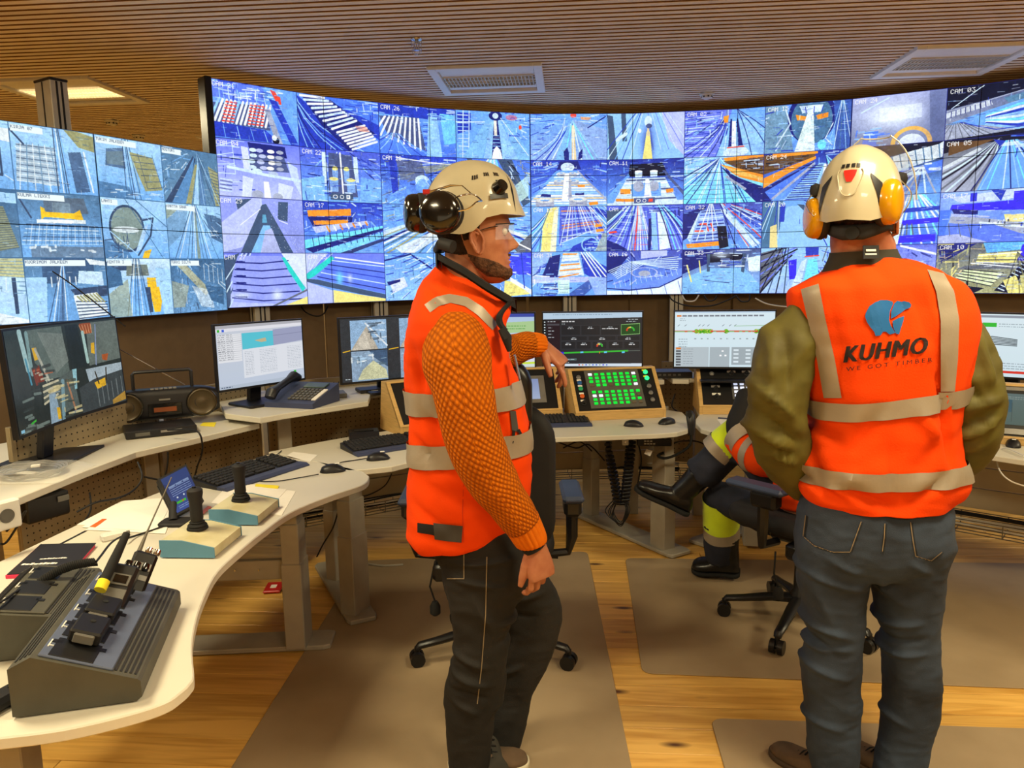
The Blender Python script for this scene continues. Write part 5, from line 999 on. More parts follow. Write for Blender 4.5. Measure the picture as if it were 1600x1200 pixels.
M_blue = mat('blue_button', '#1c5ca8', .35); M_grn = mat('green_button', '#1c8c50', .35, emit='#20a060', estr=.2); M_org = mat('orange_button', '#e0641c', .35); M_lamp = mat('lit_green_lamp', '#20e070', .3, emit='#30ff90', estr=1.3); M_silver = mat('dull_silver_button', '#8c8a86', .35, metal=.5)
c = onz(970.5, 655, ZD)
t, put, plate, pw, ph = console((0.625, 4.262, ZD), math.radians(8), .535, .215, .27, 'plywood console with a grid of lit green buttons')
plate(.15, .0, .82, .94, M_grey, 'keypad_plate')
for g_, (va, vb) in enumerate(((.115, .385), (.555, .83))):
    for r_ in range(4):
        for k in range(8):
            st = 'g'
            if g_ == 0 and (r_, k) in ((0, 0), (0, 7), (3, 7)): st = 'w'
            if g_ == 1 and (r_, k) in ((1, 0), (1, 1)): st = 'w'
            if g_ == 0 and (r_, k) in ((3, 0), (3, 3)): st = 'd'
            if g_ == 1 and (r_, k) in ((1, 7), (3, 6), (3, 7)): st = 'd'
            put(me_btn, 'button', .215 + k * .077 + (.005 if g_ else 0), va + (vb - va) * r_ / 3, .003, {'g': None, 'w': M_btn_w, 'd': M_btn_d}[st], {'g': None, 'w': 'lit white button', 'd': 'unlit brown button'}[st])
for v, m_, lb in ((.17, M_silver, 'silver push button'), (.31, M_blue, 'blue push button'), (.455, M_grn, 'green push button'), (.64, M_org, 'orange push button')):
    put(me_round, 'push_button', .07, v, .002, m_, lb)
    if v > .2: put(me_tag, 'name_tag', .07, v - .075)
put(me_knob, 'rotary_knob', .075, .81, .002); put(me_tag, 'name_tag', .07, .74)
for v, m_, lb in ((.095, M_lamp, 'lit green lamp button'), (.25, M_lamp, 'lit green lamp button'), (.45, M_silver, 'silver push button'), (.62, M_silver, 'silver push button'), (.79, M_silver, 'silver push button')):
    put(me_round, 'push_button', .91, v, .002, m_, lb)
    if v < .3: put(me_tag, 'name_tag', .9, v - .055, 0, M_yellow, 'yellow name tag')
# white button console
t, put, plate, pw, ph = console((1.365, 4.345, ZD), math.radians(-6), .53, .2, .27, 'plywood console with white lit buttons beside the man in the printed vest')
plate(.36, .4, .92, .85, M_grey, 'keypad_plate')
for r_ in range(4):
    for k in range(7): put(me_btn, 'button', .41 + k * .075, .47 + r_ * .1, .003, M_btn_w)
for v in (.2, .4): put(me_round, 'push_button', .14, v, .002, M_silver)
for v in (.56, .76): put(me_knob, 'rotary_knob', .17, v + .03, .002); put(me_tagw, 'name_tag', .17, v - .04)
for u in (.38, .56, .74, .92): put(me_tagw, 'name_tag', u, .14); put(me_knob, 'rotary_knob', u, .2, .002)
put(me_tagw, 'name_tag', .12, .0, .001)
# touch screen console left of the green one
t, put, plate, pw, ph = console((0.045, 4.315, ZD), math.radians(6), .50, .215, .27, 'plywood console with a tilted touch screen, left of the green button console')
plate(.2, .16, .86, .84, M_silver, 'display_bezel')
pt = Pic(200, 150, '#a8b8e0'); q = pt.sub(0, 0, 200, 150); q.g('#98a8d8', '#b8c8e8'); q.words(.2, .2, .6, '#6878a8', .04, 5, .12)
m_t = imgmat('touch_picture', pt.a, .7)
b = MB(); b.box((0, 0, .002), (.5 * pw, .5 * ph, .004)); me = b.mesh('touch_display'); me.materials.append(m_t)
uvl = me.uv_layers.new(name='UVMap')
for p_ in me.polygons:
    for li in p_.loop_indices: co = me.vertices[me.loops[li].vertex_index].co; uvl.data[li].uv = (co.x / (.5 * pw) + .5, co.y / (.5 * ph) + .5)
put(me, 'touch_display', .53, .5, .0015)
# console left of the sweatered man
t, put, plate, pw, ph = console((-0.385, 4.045, ZD), math.radians(34), .50, .16, .27, 'plywood console with a black plate and white sticker behind the sweatered man')
plate(.3, .06, .72, .4, mat('tan_card', '#a5814a', .8), 'card_insert'); plate(.33, .44, .7, .7, M_silver, 'display_bezel'); plate(.13, .66, .23, .8, M_paper, 'sticker')
# console with a big touch panel at the right edge
t, put, plate, pw, ph = console((2.36, 3.50, ZD), math.radians(-32), .5, .16, .27, 'plywood console with a grey framed touch panel at the right edge', lip=.03)
plate(.03, .03, .97, .97, M_silver, 'display_frame', .012)
plate(.09, .1, .91, .86, M_pblack, 'display_bezel', .0135)
pt = Pic(240, 160, '#607878'); q = pt.sub(0, 0, 240, 160); q.g('#6c8484', '#54706c'); q.P('#3c6878', .1, .2, .5, .2, .5, .6, .1, .6); q.words(.1, .1, .7, '#a0b4b0', .03, 2, .06); q.R(['#405050'], .6, .1, .3, .9, .3, .1, .9, .9, .9, 5)
b = MB(); b.box((0, 0, .007), (.72 * pw, .62 * ph, .015)); me = b.mesh('touch_display'); me.materials.append(imgmat('touch_picture', pt.a, .6))
uvl = me.uv_layers.new(name='UVMap')
for p_ in me.polygons:
    for li in p_.loop_indices: co = me.vertices[me.loops[li].vertex_index].co; uvl.data[li].uv = (co.x / (.72 * pw) + .5, co.y / (.62 * ph) + .5)
put(me, 'touch_display', .5, .48, .0)
# ---------------------------------------------------------------- keyboards and mice
def keyboard(x, y, rz, label, z=ZD, w=.46):
    t = thing('keyboard', label, 'keyboard', (x, y, z), rz)
    b = MB(); b.prism([(-.075, 0), (-.075, .012), (.085, .030), (.085, 0)], -w / 2, w / 2, axis='x'); b.build('case', M_black, t)
    b = MB(); b.prism([(-.135, 0), (-.135, .006), (-.118, .014), (-.076, .014), (-.076, 0)], -w / 2, w / 2, axis='x'); b.build('wrist_rest', M_lblue, t)
    k_ = MB(); sl = math.atan2(.018, .16); R_ = RX(sl)
    for r_ in range(6):
        n = 21; yy = .072 - r_ * .026
        for k in range(n):
            if k in (15, 19 if r_ < 1 else 99): continue
            if r_ == 5 and 4 <= k <= 9:
                if k == 4: k_.box((-w / 2 + .012 + 6.5 * (w - .024) / n, yy, .024 + (yy) * math.tan(sl) + .0), (.12, .0195, .011), R_, bev=.002)
                continue
            k_.box((-w / 2 + .012 + (k + .5) * (w - .024) / n, yy, .024 + yy * math.tan(sl)), (.0182, .0205, .011), R_, bev=.0025)
    o = k_.build('keys', M_blackm, t); o['kind'] = 'stuff'
    return t
keyboard(-1.150, 3.185, math.radians(61), 'black keyboard with wrist rest on the left foreground desk')
keyboard(-0.615, 3.70, math.radians(34), 'black keyboard on the desk behind the sweatered man, left')
keyboard(0.20, 4.19, math.radians(4), 'black keyboard below the touch screen console, right of the chair back')
def mouse(x, y, rz, label, z=ZD, m=M_black, tagc=True):
    t = thing('computer_mouse', label, 'mouse', (x, y, z), rz)
    rows = []
    for i in range(13):
        s_ = i / 12; yy = -.055 + .11 * s_; wd = .031 * (1 - abs(2 * s_ - 1) ** 3.2) ** .5 * (1 - .1 * s_) + .001; hh = .036 * (math.sin(PI * min(1, (1 - s_) * .86 + .12))) ** .7 * (1 - .1 * s_) + .002
        if i in (0, 12): hh = .003
        rows.append([Vector((wd * math.cos(a), yy, max(0.0015, hh * math.sin(a) ** .8 if math.sin(a) > 0 else .0015))) for a in [PI * k / 12 for k in range(13)]])
    b = MB(); b.grid(rows); b.add([Vector((v.x, v.y, .0015)) for r_ in rows for v in (r_[0], r_[-1])], [(2 * i, 2 * i + 1, 2 * i + 3, 2 * i + 2) for i in range(12)]); b.build('shell', m, t)
    b = MB(); b.tube([(0, .028, .026), (0, .036, .024), (0, .044, .019)], .0035, 8); b.build('wheel', M_rubber, t)
    if tagc: b = MB(); b.box((0, -.02, .0362), (.016, .02, .001)); b.build('sticker', M_paper, t)
    return t
mp = onz(520, 737, ZD); mouse(mp.x, mp.y, math.radians(100 + 5), 'black mouse on the rounded tip of the left foreground desk')
mp2 = onz(591, 718, ZD); mouse(mp2.x, mp2.y, math.radians(110), 'black mouse beside the keyboard left of the sweatered man')
mp3 = onz(990, 666, ZD); mouse(mp3.x, mp3.y, math.radians(75), 'dark grey mouse in front of the green button console', tagc=False)
mp4 = onz(1042, 662, ZD); mouse(mp4.x, mp4.y, math.radians(-60), 'black mouse with white sticker at the right end of the middle desk')
mp5 = onz(1583, 697, ZD); mouse(mp5.x, mp5.y, math.radians(-30), 'black mouse in front of the touch panel at the right edge')
V3 = Vector
cable([onz(498, 741, ZD + .008), onz(470, 746, ZD + .004), onz(430, 752, ZD + .004), onz(395, 750, ZD + .004), onz(372, 735, ZD + .02)], .0022, 'mouse_cable', 'thin black mouse cable curving over the left foreground desk')
cable([onz(573, 716, ZD + .008), onz(555, 719, ZD + .004), onz(535, 722, ZD + .006), onz(520, 727, ZD + .02)], .0022, 'mouse_cable', 'thin black mouse cable between the two left desks')
cable([onz(345, 742, ZD + .03), onz(365, 725, ZD + .02), onz(395, 722, ZD + .01), onz(425, 715, ZD + .004), onz(440, 704, ZD + .004)], .0022, 'keyboard_cable', 'thin keyboard cable behind the left keyboard')
cable([onz(1600, 712, ZD + .01), onz(1570, 700, ZD + .01), at(1558, 712, 3.42), at(1562, 735, 3.3), at(1580, 752, 3.25), at(1610, 762, 3.25)], .0035, 'charging_cable', 'white cable hanging over the desk edge at the right', m=M_white)
# ---------------------------------------------------------------- joystick boxes
M_teal = mat('blue_grey_steel_side', '#5687a2', 0.5, noise=.03)
M_cream = mat('cream_enamel', '#c4bd98', 0.45, noise=.04, dark='#b3a97c')
def joystick(x, y, rz, label):
    t = thing('joystick_box', label, 'joystick', (x, y, ZD), rz)
    w, d = .172, .20
    prof = [(0, .004), (0, .058), (.07, .058), (w, .036), (w, .004)]
    for yy in (0, d - .004):
        b = MB(); b.prism(prof, yy, yy + .004, axis='y'); b.build('side_plate', M_teal, t)
    b = MB(); b.prism([(.002, .006), (.002, .056), (.07, .056), (w - .002, .034), (w - .002, .006)], .004, d - .004, axis='y'); b.build('cover', M_cream, t)
    for yy in (.02, d - .02):
        for xx in (.015, w - .015): b = MB(); b.cyl((xx, yy, 0), (xx, yy, .006), .008, n=10); b.build('rubber_foot', M_rubber, t)
    jx, jy = .066, .115
    b = MB(); b.lathe([(.033, .057), (.032, .063), (.028, .065), (.03, .069), (.027, .073), (.022, .076), (.024, .08), (.018, .084)], (jx, jy, 0), 24); b.build('rubber_boot', M_rubber, t)
    b = MB(); b.lathe([(.017, .082), (.0195, .09), (.0185, .12), (.0195, .15), (.0235, .172), (.023, .184), (.015, .191), (.004, .192)], (jx, jy, 0), 20, sy=1.15); b.build('handle', M_blackm, t)
    b = MB(); b.cyl((jx, jy - .003, .188), (jx, jy - .003, .1965), .006, n=12); b.build('thumb_button', M_black, t)
    return t
joystick(-1.088, 2.215, math.radians(-4), 'cream joystick box with blue sides, nearer of the two')
joystick(-1.055, 2.515, math.radians(-4), 'cream joystick box with blue sides, standing on the papers, farther one')
# ---------------------------------------------------------------- small touch terminal on a stand
def slab4(c4, th, name, m, parent=None, n_out=None):
    a, b_, c_, d_ = [Vector(v) for v in c4]; n = (b_ - a).cross(d_ - a).normalized()
    if n.dot(CAM - a) < 0: n = -n
    m_ = MB(); m_.add([a, b_, c_, d_, a - n * th, b_ - n * th, c_ - n * th, d_ - n * th], [(0, 1, 2, 3), (7, 6, 5, 4), (0, 4, 5, 1), (1, 5, 6, 2), (2, 6, 7, 3), (3, 7, 4, 0)])
    return m_.build(name, m, parent), n
tc4 = [at(247, 748, 2.60), at(291, 725, 2.69), None, at(276, 806, 2.55)]
pn = (tc4[1] - tc4[0]).cross(tc4[3] - tc4[0]); rd = ray(319, 783); tc4[2] = CAM + rd * ((tc4[0] - CAM).dot(pn) / rd.dot(pn))
t = thing('touch_terminal', 'small blue touch terminal on a bracket behind the joystick boxes', 'touch terminal')
o, nn = slab4(tc4, .03, 'housing', M_blackm, t)
cen = sum(tc4, Vector()) / 4
ins = [cen + (v - cen) * .9 + nn * .001 for v in tc4]
pt = Pic(160, 200, '#1c3470'); q = pt.sub(0, 0, 160, 200); q.g('#1a2c5c', '#2c4c98'); q.E('#24407c', .6, .0, .7, .3); q.words(.12, .28, .78, '#a8c0e8', .02, 6, .055); q.P('#8098c0', .12, .28, .35, .28, .35, .33, .12, .33); q.P('#8098c0', .4, .28, .62, .28, .62, .33, .4, .33); q.P('#8098c0', .68, .28, .9, .28, .9, .33, .68, .33)
for x in (.25, .5, .75): q.E('A', x, .64, .03, .025)
q.P('j', .14, .74, .5, .74, .5, .8, .14, .8); q.P('r', .36, .74, .4, .74, .4, .8, .36, .8); q.words(.15, .86, .5, '#a0b8e0', .02, 2, .05)
me = bpy.data.meshes.new('screen'); me.from_pydata([tuple(v) for v in ins], [], [(3, 2, 1, 0)]); uvl = me.uv_layers.new(name='UVMap')
for li in me.polygons[0].loop_indices: uvl.data[li].uv = ((0, 1), (1, 1), (1, 0), (0, 0))[me.loops[li].vertex_index]
me.materials.append(imgmat('terminal_picture', pt.a, .8)); link('screen', me, t)
b = MB(); pb = cen - nn * .03; base = onz(270, 822, ZD)
b.tube([pb, pb - nn * .04, Vector((base.x - .02, base.y + .06, ZD + .06)), Vector((base.x - .01, base.y + .03, ZD + .012))], [.012, .014, .014, .016], 10); b.build('arm', M_blackm, t)
b = MB(); b.prism(rrect(.10, .08, .02, cx=base.x, cy=base.y + .02), ZD + .001, ZD + .014, bev=.004); b.build('base', M_blackm, t)
o, _ = slab4([v + (cen - v) * .1 - nn * .05 for v in tc4], .008, 'back_bracket', M_black, t)
# ---------------------------------------------------------------- multi-bay radio chargers with radios in them
M_olive = mat('dark_olive_plastic', '#47453b', 0.55, noise=.06, bump=.08, bscale=500)
M_slate = mat('slate_plastic_deck', '#545d74', 0.4, noise=.04)
def charger(x, y, rz, w, L_, hs, label, deckm, bays=5):
    t = thing('radio_charger', label, 'charger', (x, y, ZD), rz)
    h0, h1, h2, xr = hs
    prof = [(0, .006), (0, h0), (xr, h1), (w - .006, h2 + .006), (w, h2), (w, .012), (w - .01, .004), (.01, .004)]
    b = MB(); b.prism(prof, 0, L_, axis='y'); b.build('body', M_olive, t)
    sl = math.atan2(h2 + .006 - h1, w - .006 - xr); Ls = math.hypot(h2 + .006 - h1, w - .006 - xr)
    T = Matrix.Translation((xr, 0, h1)) @ Matrix.Rotation(-sl, 4, 'Y')     # x down the slope, y along, z out
    def bx(c, d, name, m, bev=.0): q = MB(); q.box(c, d, bev=bev); q.v = [T @ v for v in q.v]; return q.build(name, m, t)
    b = MB()
    for k in range(6): b.box((Ls - .055 + k * .0095, L_ / 2, .0004), (.0042, L_ - .03, .0025))
    b.v = [T @ v for v in b.v]; b.build('vent_slot', M_blackm, t)
    s2 = math.atan2(h1 - h0, xr); b = MB(); T2 = Matrix.Translation((0, 0, h0)) @ Matrix.Rotation(-s2, 4, 'Y')
    for k in range(4): b.box((.010 + k * .0095, L_ / 2, .0004), (.004, L_ - .04, .0025))
    b.v = [T2 @ v for v in b.v]; b.build('rear_vent_slot', M_blackm, t)
    bx((Ls * .40, L_ / 2, .002), (Ls * .70, L_ - .02, .006), 'deck', deckm, .002)
    b = MB()
    for k in range(bays):
        yy = L_ * (k + .6) / (bays + .3); b.box((Ls * .34, yy, .0052), (Ls * .42, L_ / (bays + .3) * .86, .003), bev=.001); b.box((Ls * .14, yy + .02, .0052), (.018, .012, .003)); b.box((Ls * .56, yy + .02, .0052), (.018, .012, .003))
    b.v = [T @ v for v in b.v]; b.build('bay_recess', M_pblack, t)
    b = MB()
    for k in range(bays): b.box((Ls * .085, L_ * (k + .7) / (bays + .3), .0058), (.0025, .03, .002)); b.box((Ls * .11, L_ * (k + .6) / (bays + .3), .0058), (.008, .0025, .002))
    b.v = [T @ v for v in b.v]; b.build('indicator_print', M_white, t)
    return t, T, Ls
t, T, Ls = charger(-0.992, 1.372, math.radians(14), .235, .45, (.105, .125, .045, .042), 'large grey radio charger with slatted deck, nearest the camera', M_slate)
WT = Matrix.Translation((-0.992, 1.372, ZD)) @ Matrix.Rotation(math.radians(14), 4, 'Z') @ T
def battery(u, v, label):
    t = thing('battery_pack', label, 'battery', (0, 0, 0)); t.matrix_world = WT @ Matrix.Translation((u, v, .008))
    b = MB(); b.box((0, 0, .014), (.062, .085, .028), bev=.004); b.build('case', M_pblack, t)
    b = MB(); b.box((0, -.046, .014), (.04, .008, .02), bev=.002); b.build('contact_block', M_grey, t); b = MB(); b.cyl((0, .01, .028), (0, .01, .0292), .006, n=12); b.build('latch', M_rubber, t)
battery(Ls * .36, .115, 'black battery pack in the charger, nearer the camera'); battery(Ls * .36, .215, 'black battery pack in the charger, next to the radio')
t = thing('walkie_talkie', 'black two-way radio with yellow antenna ring standing in the charger', 'radio'); t.matrix_world = WT @ Matrix.Translation((Ls * .40, .34, .01)) @ Matrix.Rotation(math.radians(38), 4, 'X') @ Matrix.Rotation(math.radians(-6), 4, 'Y')
b = MB(); b.box((0, 0, .02), (.058, .115, .038), bev=.007); b.build('body', M_pblack, t)
b = MB(); b.box((0, .012, .040), (.042, .03, .004), bev=.001); b.box((0, -.03, .040), (.046, .036, .003), bev=.001); b.build('front_panel', M_grey, t)
b = MB(); b.box((0, .012, .0425), (.03, .02, .002)); b.build('display', M_glossblack, t)
b = MB()
for k in range(3): b.lathe([(.008, 0), (.009, .006), (.008, .016), (.004, .018)], (-.0 + k * .02 - .002, .058, .02), 14, T=Matrix.Rotation(-PI / 2, 3, 'X'))
b.build('top_knob', M_glossblack, t)
b = MB(); b.tube([(-.03, -.01, .052), (-.03, .05, .05), (-.03, .13, .048)], [.012, .012, .009], 12); b.build('antenna', M_rubber, t)
b = MB(); b.cyl((-.03, -.03, .052), (-.03, -.006, .052), .0135, n=16); b.build('yellow_ring', M_yellow, t)
t = thing('walkie_talkie', 'second black radio with chrome knobs leaning beyond the yellow ringed one', 'radio'); t.matrix_world = WT @ Matrix.Translation((Ls * .50, .435, .012)) @ Matrix.Rotation(math.radians(50), 4, 'X') @ Matrix.Rotation(math.radians(4), 4, 'Y')
b = MB(); b.box((0, 0, .02), (.058, .12, .036), bev=.007); b.build('body', M_pblack, t)
b = MB(); b.box((0, .02, .038), (.044, .02, .004), bev=.001); b.box((0, -.008, .038), (.044, .014, .004), bev=.001); b.build('front_panel', M_silver, t)
b = MB()
for k in range(2): b.lathe([(.008, 0), (.009, .006), (.008, .016), (.004, .018)], (.002 + k * .02, .06, .02), 14, T=Matrix.Rotation(-PI / 2, 3, 'X'))
b.build('top_knob', M_chrome, t)
b = MB(); b.tube([(-.02, .06, .012), (-.02, .13, .012), (-.016, .28, .014)], [.006, .0022, .0016], 8); b.build('antenna', mat('grey_whip', '#5c574c', .4, metal=.3), t)
charger(-1.215, 1.585, math.radians(14), .19, .30, (.10, .118, .085, .03), 'olive radio charger behind the large grey one', M_olive, 3)
# coiled microphone cable across the chargers
hc = []
p0 = at(46, 922, 1.78); p1 = at(150, 878, 1.86); ax = (p1 - p0); L_ = ax.length; ax.normalize(); sd = ax.cross(Vector((0, 0, 1))).normalized(); up = sd.cross(ax)
for k in range(34 * 10 + 1):
    a = 2 * PI * k / 10; hc.append(p0 + ax * (L_ * k / 340) + (sd * math.cos(a) + up * math.sin(a)) * .0095 + Vector((0, 0, .018 * math.sin(PI * k / 340))))
b = MB(); b.tube(hc, .0026, 6); tag(b.build('coiled_cable', M_rubber), 'black coiled microphone cord lying over the two radio chargers', 'cord')
cable([at(46, 922, 1.78), at(30, 922, 1.72), at(10, 935, 1.65), at(-10, 948, 1.6)], .0028, 'cable', 'thin black cable leaving the coiled cord at the left edge')
cable([p1, at(158, 868, 1.92), at(172, 850, 2.02), at(186, 840, 2.12), at(196, 838, 2.2)], .003, 'cable', 'thin cable from the coiled cord to the white adapter')
cable([onz(196, 842, ZD + .02), onz(215, 836, ZD + .006), onz(245, 826, ZD + .006), onz(262, 818, ZD + .01)], .0035, 'cable', 'black cable running from the adapter to the touch terminal')
a1, a2 = onz(160, 846, ZD), onz(195, 838, ZD)
t = thing('power_adapter', 'small pale power adapter on the desk beyond the radios', 'adapter', ((a1.x + a2.x) / 2, (a1.y + a2.y) / 2, ZD), math.atan2(a2.y - a1.y, a2.x - a1.x))
b = MB(); b.box((0, 0, .012), (.075, .035, .024), bev=.005); b.build('case', M_white, t); b = MB(); b.cyl((.037, 0, .012), (.05, 0, .012), .006, n=10); b.build('strain_relief', M_grey, t)
# lower left dark gadget
t = thing('handheld_scanner', 'black handset lying at the lower left corner of the desk', 'handset', (*onz(12, 1098, ZD)[:2], ZD), math.radians(70))
b = MB(); b.box((0, 0, .014), (.13, .055, .028), bev=.009); b.build('body', M_black, t); b = MB(); b.cyl((.02, 0, .028), (.02, 0, .031), .014, n=16); b.build('speaker_disc', M_rubber, t)
# notebook over a pink folder, papers
def sheet(c4, z, label, m=M_paper, th=.0008, name='paper_sheet', cat='paper'):
    pts = px_xy(c4, z); b = MB(); b.prism(pts, z, z + th); return tag(b.build(name, m), label, cat)
t = thing('notebook', 'black notebook with pink pages beside the olive charger', 'notebook'); nb = px_xy([(9, 905), (62, 857), (149, 855), (110, 900)], ZD)
b = MB(); b.prism(nb, ZD + .001, ZD + .011); b.build('pages', mat('pink_page_edge', '#d8345c', .7), t)
b = MB(); b.prism([(x + .002, y + .004) for x, y in nb], ZD + .0112, ZD + .0135, bev=.0005); b.build('cover', mat('black_leatherette', '#1d1b22', .5), t)
b = MB()
for (xa, xb, y_) in ((62, 104, 881), (33, 88, 890)):
    A1, A2 = onz(xa, y_, ZD), onz(xb, y_ - 2, ZD); d = (A2 - A1); n_ = Vector((-d.y, d.x, 0)).normalized()
    r_ = random.Random(xa); x = 0.0
    while x < 1: l_ = r_.uniform(.05, .12); q = A1 + d * x; e_ = A1 + d * min(1, x + l_); hh = r_.uniform(.006, .011) * (1.5 if xa == 33 else 1); b.add([q + Vector((0, 0, .0138)), e_ + Vector((0, 0, .0138)), e_ + n_ * hh + Vector((0, 0, .0138)), q + n_ * hh + Vector((0, 0, .0138))], [(0, 1, 2, 3)]); x += l_ + .02
b.build('cover_print', M_paper, t)
pr = random.Random(4)
stk = [[(120, 820), (190, 783), (262, 778), (238, 826)], [(133, 828), (205, 795), (275, 790), (258, 834)], [(128, 824), (196, 788), (270, 784), (245, 830)]]
for k, c4 in enumerate(stk): sheet(c4, ZD + .0006 + k * .0012, ['white sheet at the bottom of the paper pile left of the terminal', 'wide white sheet on top of the paper pile left of the terminal', 'creased white sheet sticking out of the middle of the pile'][k], th=.001)
sheet([(140, 823), (160, 811), (167, 811), (149, 824)], ZD + .0045, 'orange marker strip on the paper pile', M_org, name='paper_strip')
sheet([(330, 786), (362, 752), (462, 768), (440, 806)], ZD + .0006, 'white printed sheet under the farther joystick box')
sheet([(352, 772), (380, 757), (448, 765), (425, 790)], ZD + .0018, 'smaller white sheet on top beside the farther joystick box')
sheet([(398, 760), (400, 756), (436, 759), (434, 764)], ZD + .0028, 'yellow marked slip behind the farther joystick box', M_yellow, name='paper_strip')
sheet([(448, 712), (458, 706), (496, 711), (484, 722)], ZD + .0006, 'small paper note between the two left desks')
sheet([(309, 803), (325, 791), (331, 792), (316, 805)], ZD + .0026, 'red marker strip between the two joystick boxes', M_org, name='paper_strip')
for (a_, b__, lb) in (((84, 856), (134, 830), 'long thin black cable slot in the left foreground desktop'), ((163, 841), (183, 830), 'short thin black cable slot beside the pale power adapter')):
    b = MB()
    A1, A2 = onz(*a_, ZD), onz(*b__, ZD); d = (A2 - A1).normalized(); n_ = Vector((-d.y, d.x, 0)) * .004
    b.prism([tuple((A1 - n_)[:2]), tuple((A2 - n_)[:2]), tuple((A2 + n_)[:2]), tuple((A1 + n_)[:2])], ZD + .0003, ZD + .002); tag(b.build('cable_slot', M_blackm), lb, 'cable slot')
# pens and sheet at the right-hand desk
sheet([(1130, 668), (1120, 655), (1172, 653), (1172, 668)], ZD + .0006, 'white sheet in front of the white button console')
for k, (a_, b__, lb, mm) in enumerate((((1122, 653), (1150, 655), 'dark blue pen below the white button console', M_lblue), ((1140, 657), (1168, 655), 'purple pen lying on the white sheet', mat('purple_pen', '#4a2450', .4)))):
    A1, A2 = onz(*a_, ZD + .006), onz(*b__, ZD + .006); t = thing('pen', lb, 'pen'); m = MB(); m.tube([A1, A1 + (A2 - A1) * .9], .0042, 8); m.build('barrel', mm, t); m = MB(); m.tube([A1 + (A2 - A1) * .9, A2], [.0042, .001], 8); m.build('tip', M_silver, t)
# ---------------------------------------------------------------- radio cassette player on the left shelf
rc = onz(272, 662, ZA); t = thing('cassette_radio', 'black portable cassette radio with round speakers and raised antenna', 'radio', (-1.70, 3.64, ZA + .036), math.radians(27))
b = MB(); 
rows = []
for i in range(25):
    s_ = -1 + 2 * i / 24; hh = .15 * (1 - abs(s_) ** 5 * .35); dd = .11 * (1 - abs(s_) ** 6 * .45)
    rows.append([Vector((s_ * .25, x, z + .078)) for x, z in rrect(dd, hh, .03, 4)])
b.grid(rows, closed=True, cap=True); b.build('body', M_black, t)
M_spk = mat('bronze_speaker_grille', '#463a26', .4, metal=.3)
for s_ in (-1, 1):
    b = MB(); b.lathe([(.068, 0), (.068, .006), (.06, .010), (.056, .006), (.03, .002), (.016, .006), (.004, .009)], (s_ * .165, -.052, .076), 32, T=Matrix.Rotation(PI / 2, 3, 'X')); sp = b.build('speaker', M_spk, t)
    b = MB(); b.tube([(s_ * .165 + .068 * math.cos(2 * PI * k / 32), -.057, .076 + .068 * math.sin(2 * PI * k / 32)) for k in range(32)], .004, 6, closed=True); b.build('speaker_ring', M_glossblack, t)
b = MB(); b.box((0, -.056, .055), (.15, .006, .06), bev=.002); b.build('cassette_door', M_glossblack, t)
b = MB(); b.box((0, -.0595, .055), (.1, .002, .022)); b.build('cassette_window', mat('amber_window', '#7a4020', .3), t)
b = MB(); b.box((0, -.0595, .103), (.05, .002, .008)); b.build('nameplate', M_silver, t)
b = MB()
for k in range(6): b.box((-.05 + k * .02, -.03, .153), (.016, .018, .008), bev=.002)
b.build('piano_keys', M_silver, t)['kind'] = 'stuff'
b = MB(); b.tube([(-.13, 0, .13), (-.13, 0, .225), (-.12, 0, .235), (.12, 0, .235), (.13, 0, .225), (.13, 0, .13)], .008, 8); b.build('handle', M_black, t)
b = MB(); b.tube([(.10, .03, .155), (-.12, .05, .31), (-.33, .07, .455)], [.003, .0025, .0018], 6); b.build('antenna', M_chrome, t)
bx_ = onz(262, 674, ZA)
t = thing('disc_player', 'flat black disc player under the cassette radio', 'player', (-1.655, 3.475, ZA), math.radians(30)); b = MB(); b.box((0, 0, .02), (.30, .2, .034), bev=.004); b.build('case', M_black, t)
b = MB(); b.box((.04, -.1005, .024), (.09, .002, .010)); b.build('front_window', M_silver, t); b = MB(); b.box((-.08, -.1005, .02), (.06, .002, .016)); b.build('tray_cover', M_grey, t)
sheet([(312, 665), (318, 660), (338, 660), (335, 667)], ZA + .0006, 'yellow sticky note beside the cassette radio', M_yellow, name='sticky_note')
# coiled cable in a clear bag at the left
cb = onz(52, 742, ZA); t = thing('cable_bag', 'grey cable coil in a clear plastic bag at the left end of the shelf', 'bag', (cb.x, cb.y, ZA))
for k in range(4):
    b = MB(); r_ = .085 + .006 * k; b.tube([(r_ * math.cos(2 * PI * j / 40) * 1.1, r_ * math.sin(2 * PI * j / 40), .008 + k * .006 + .003 * math.sin(j + k)) for j in range(40)], .0042, 6, closed=True); b.build('cable_loop', M_silver, t)
b = MB(); b.box((0, .02, .03), (.03, .02, .008), RZ(.4), bev=.001); b.build('cable_tie', M_paper, t)
M_film = mat('clear_film', '#f4f4f0', .12, alpha=.22, noise=.01, spec=.8)
rows = []
for i in range(15):
    r_row = []
    for j in range(15):
        x, y = -.17 + .34 * i / 14, -.13 + .26 * j / 14; q = max(abs(x) / .17, abs(y) / .13); r_row.append(Vector((x, y, .003 + .036 * max(0, 1 - q ** 4) + .006 * mnoise.noise(Vector((x * 22, y * 22, 1))) * (1 if q < .98 else 0))))
    rows.append(r_row)
b = MB(); b.grid(rows); b.build('plastic_film', M_film, t)
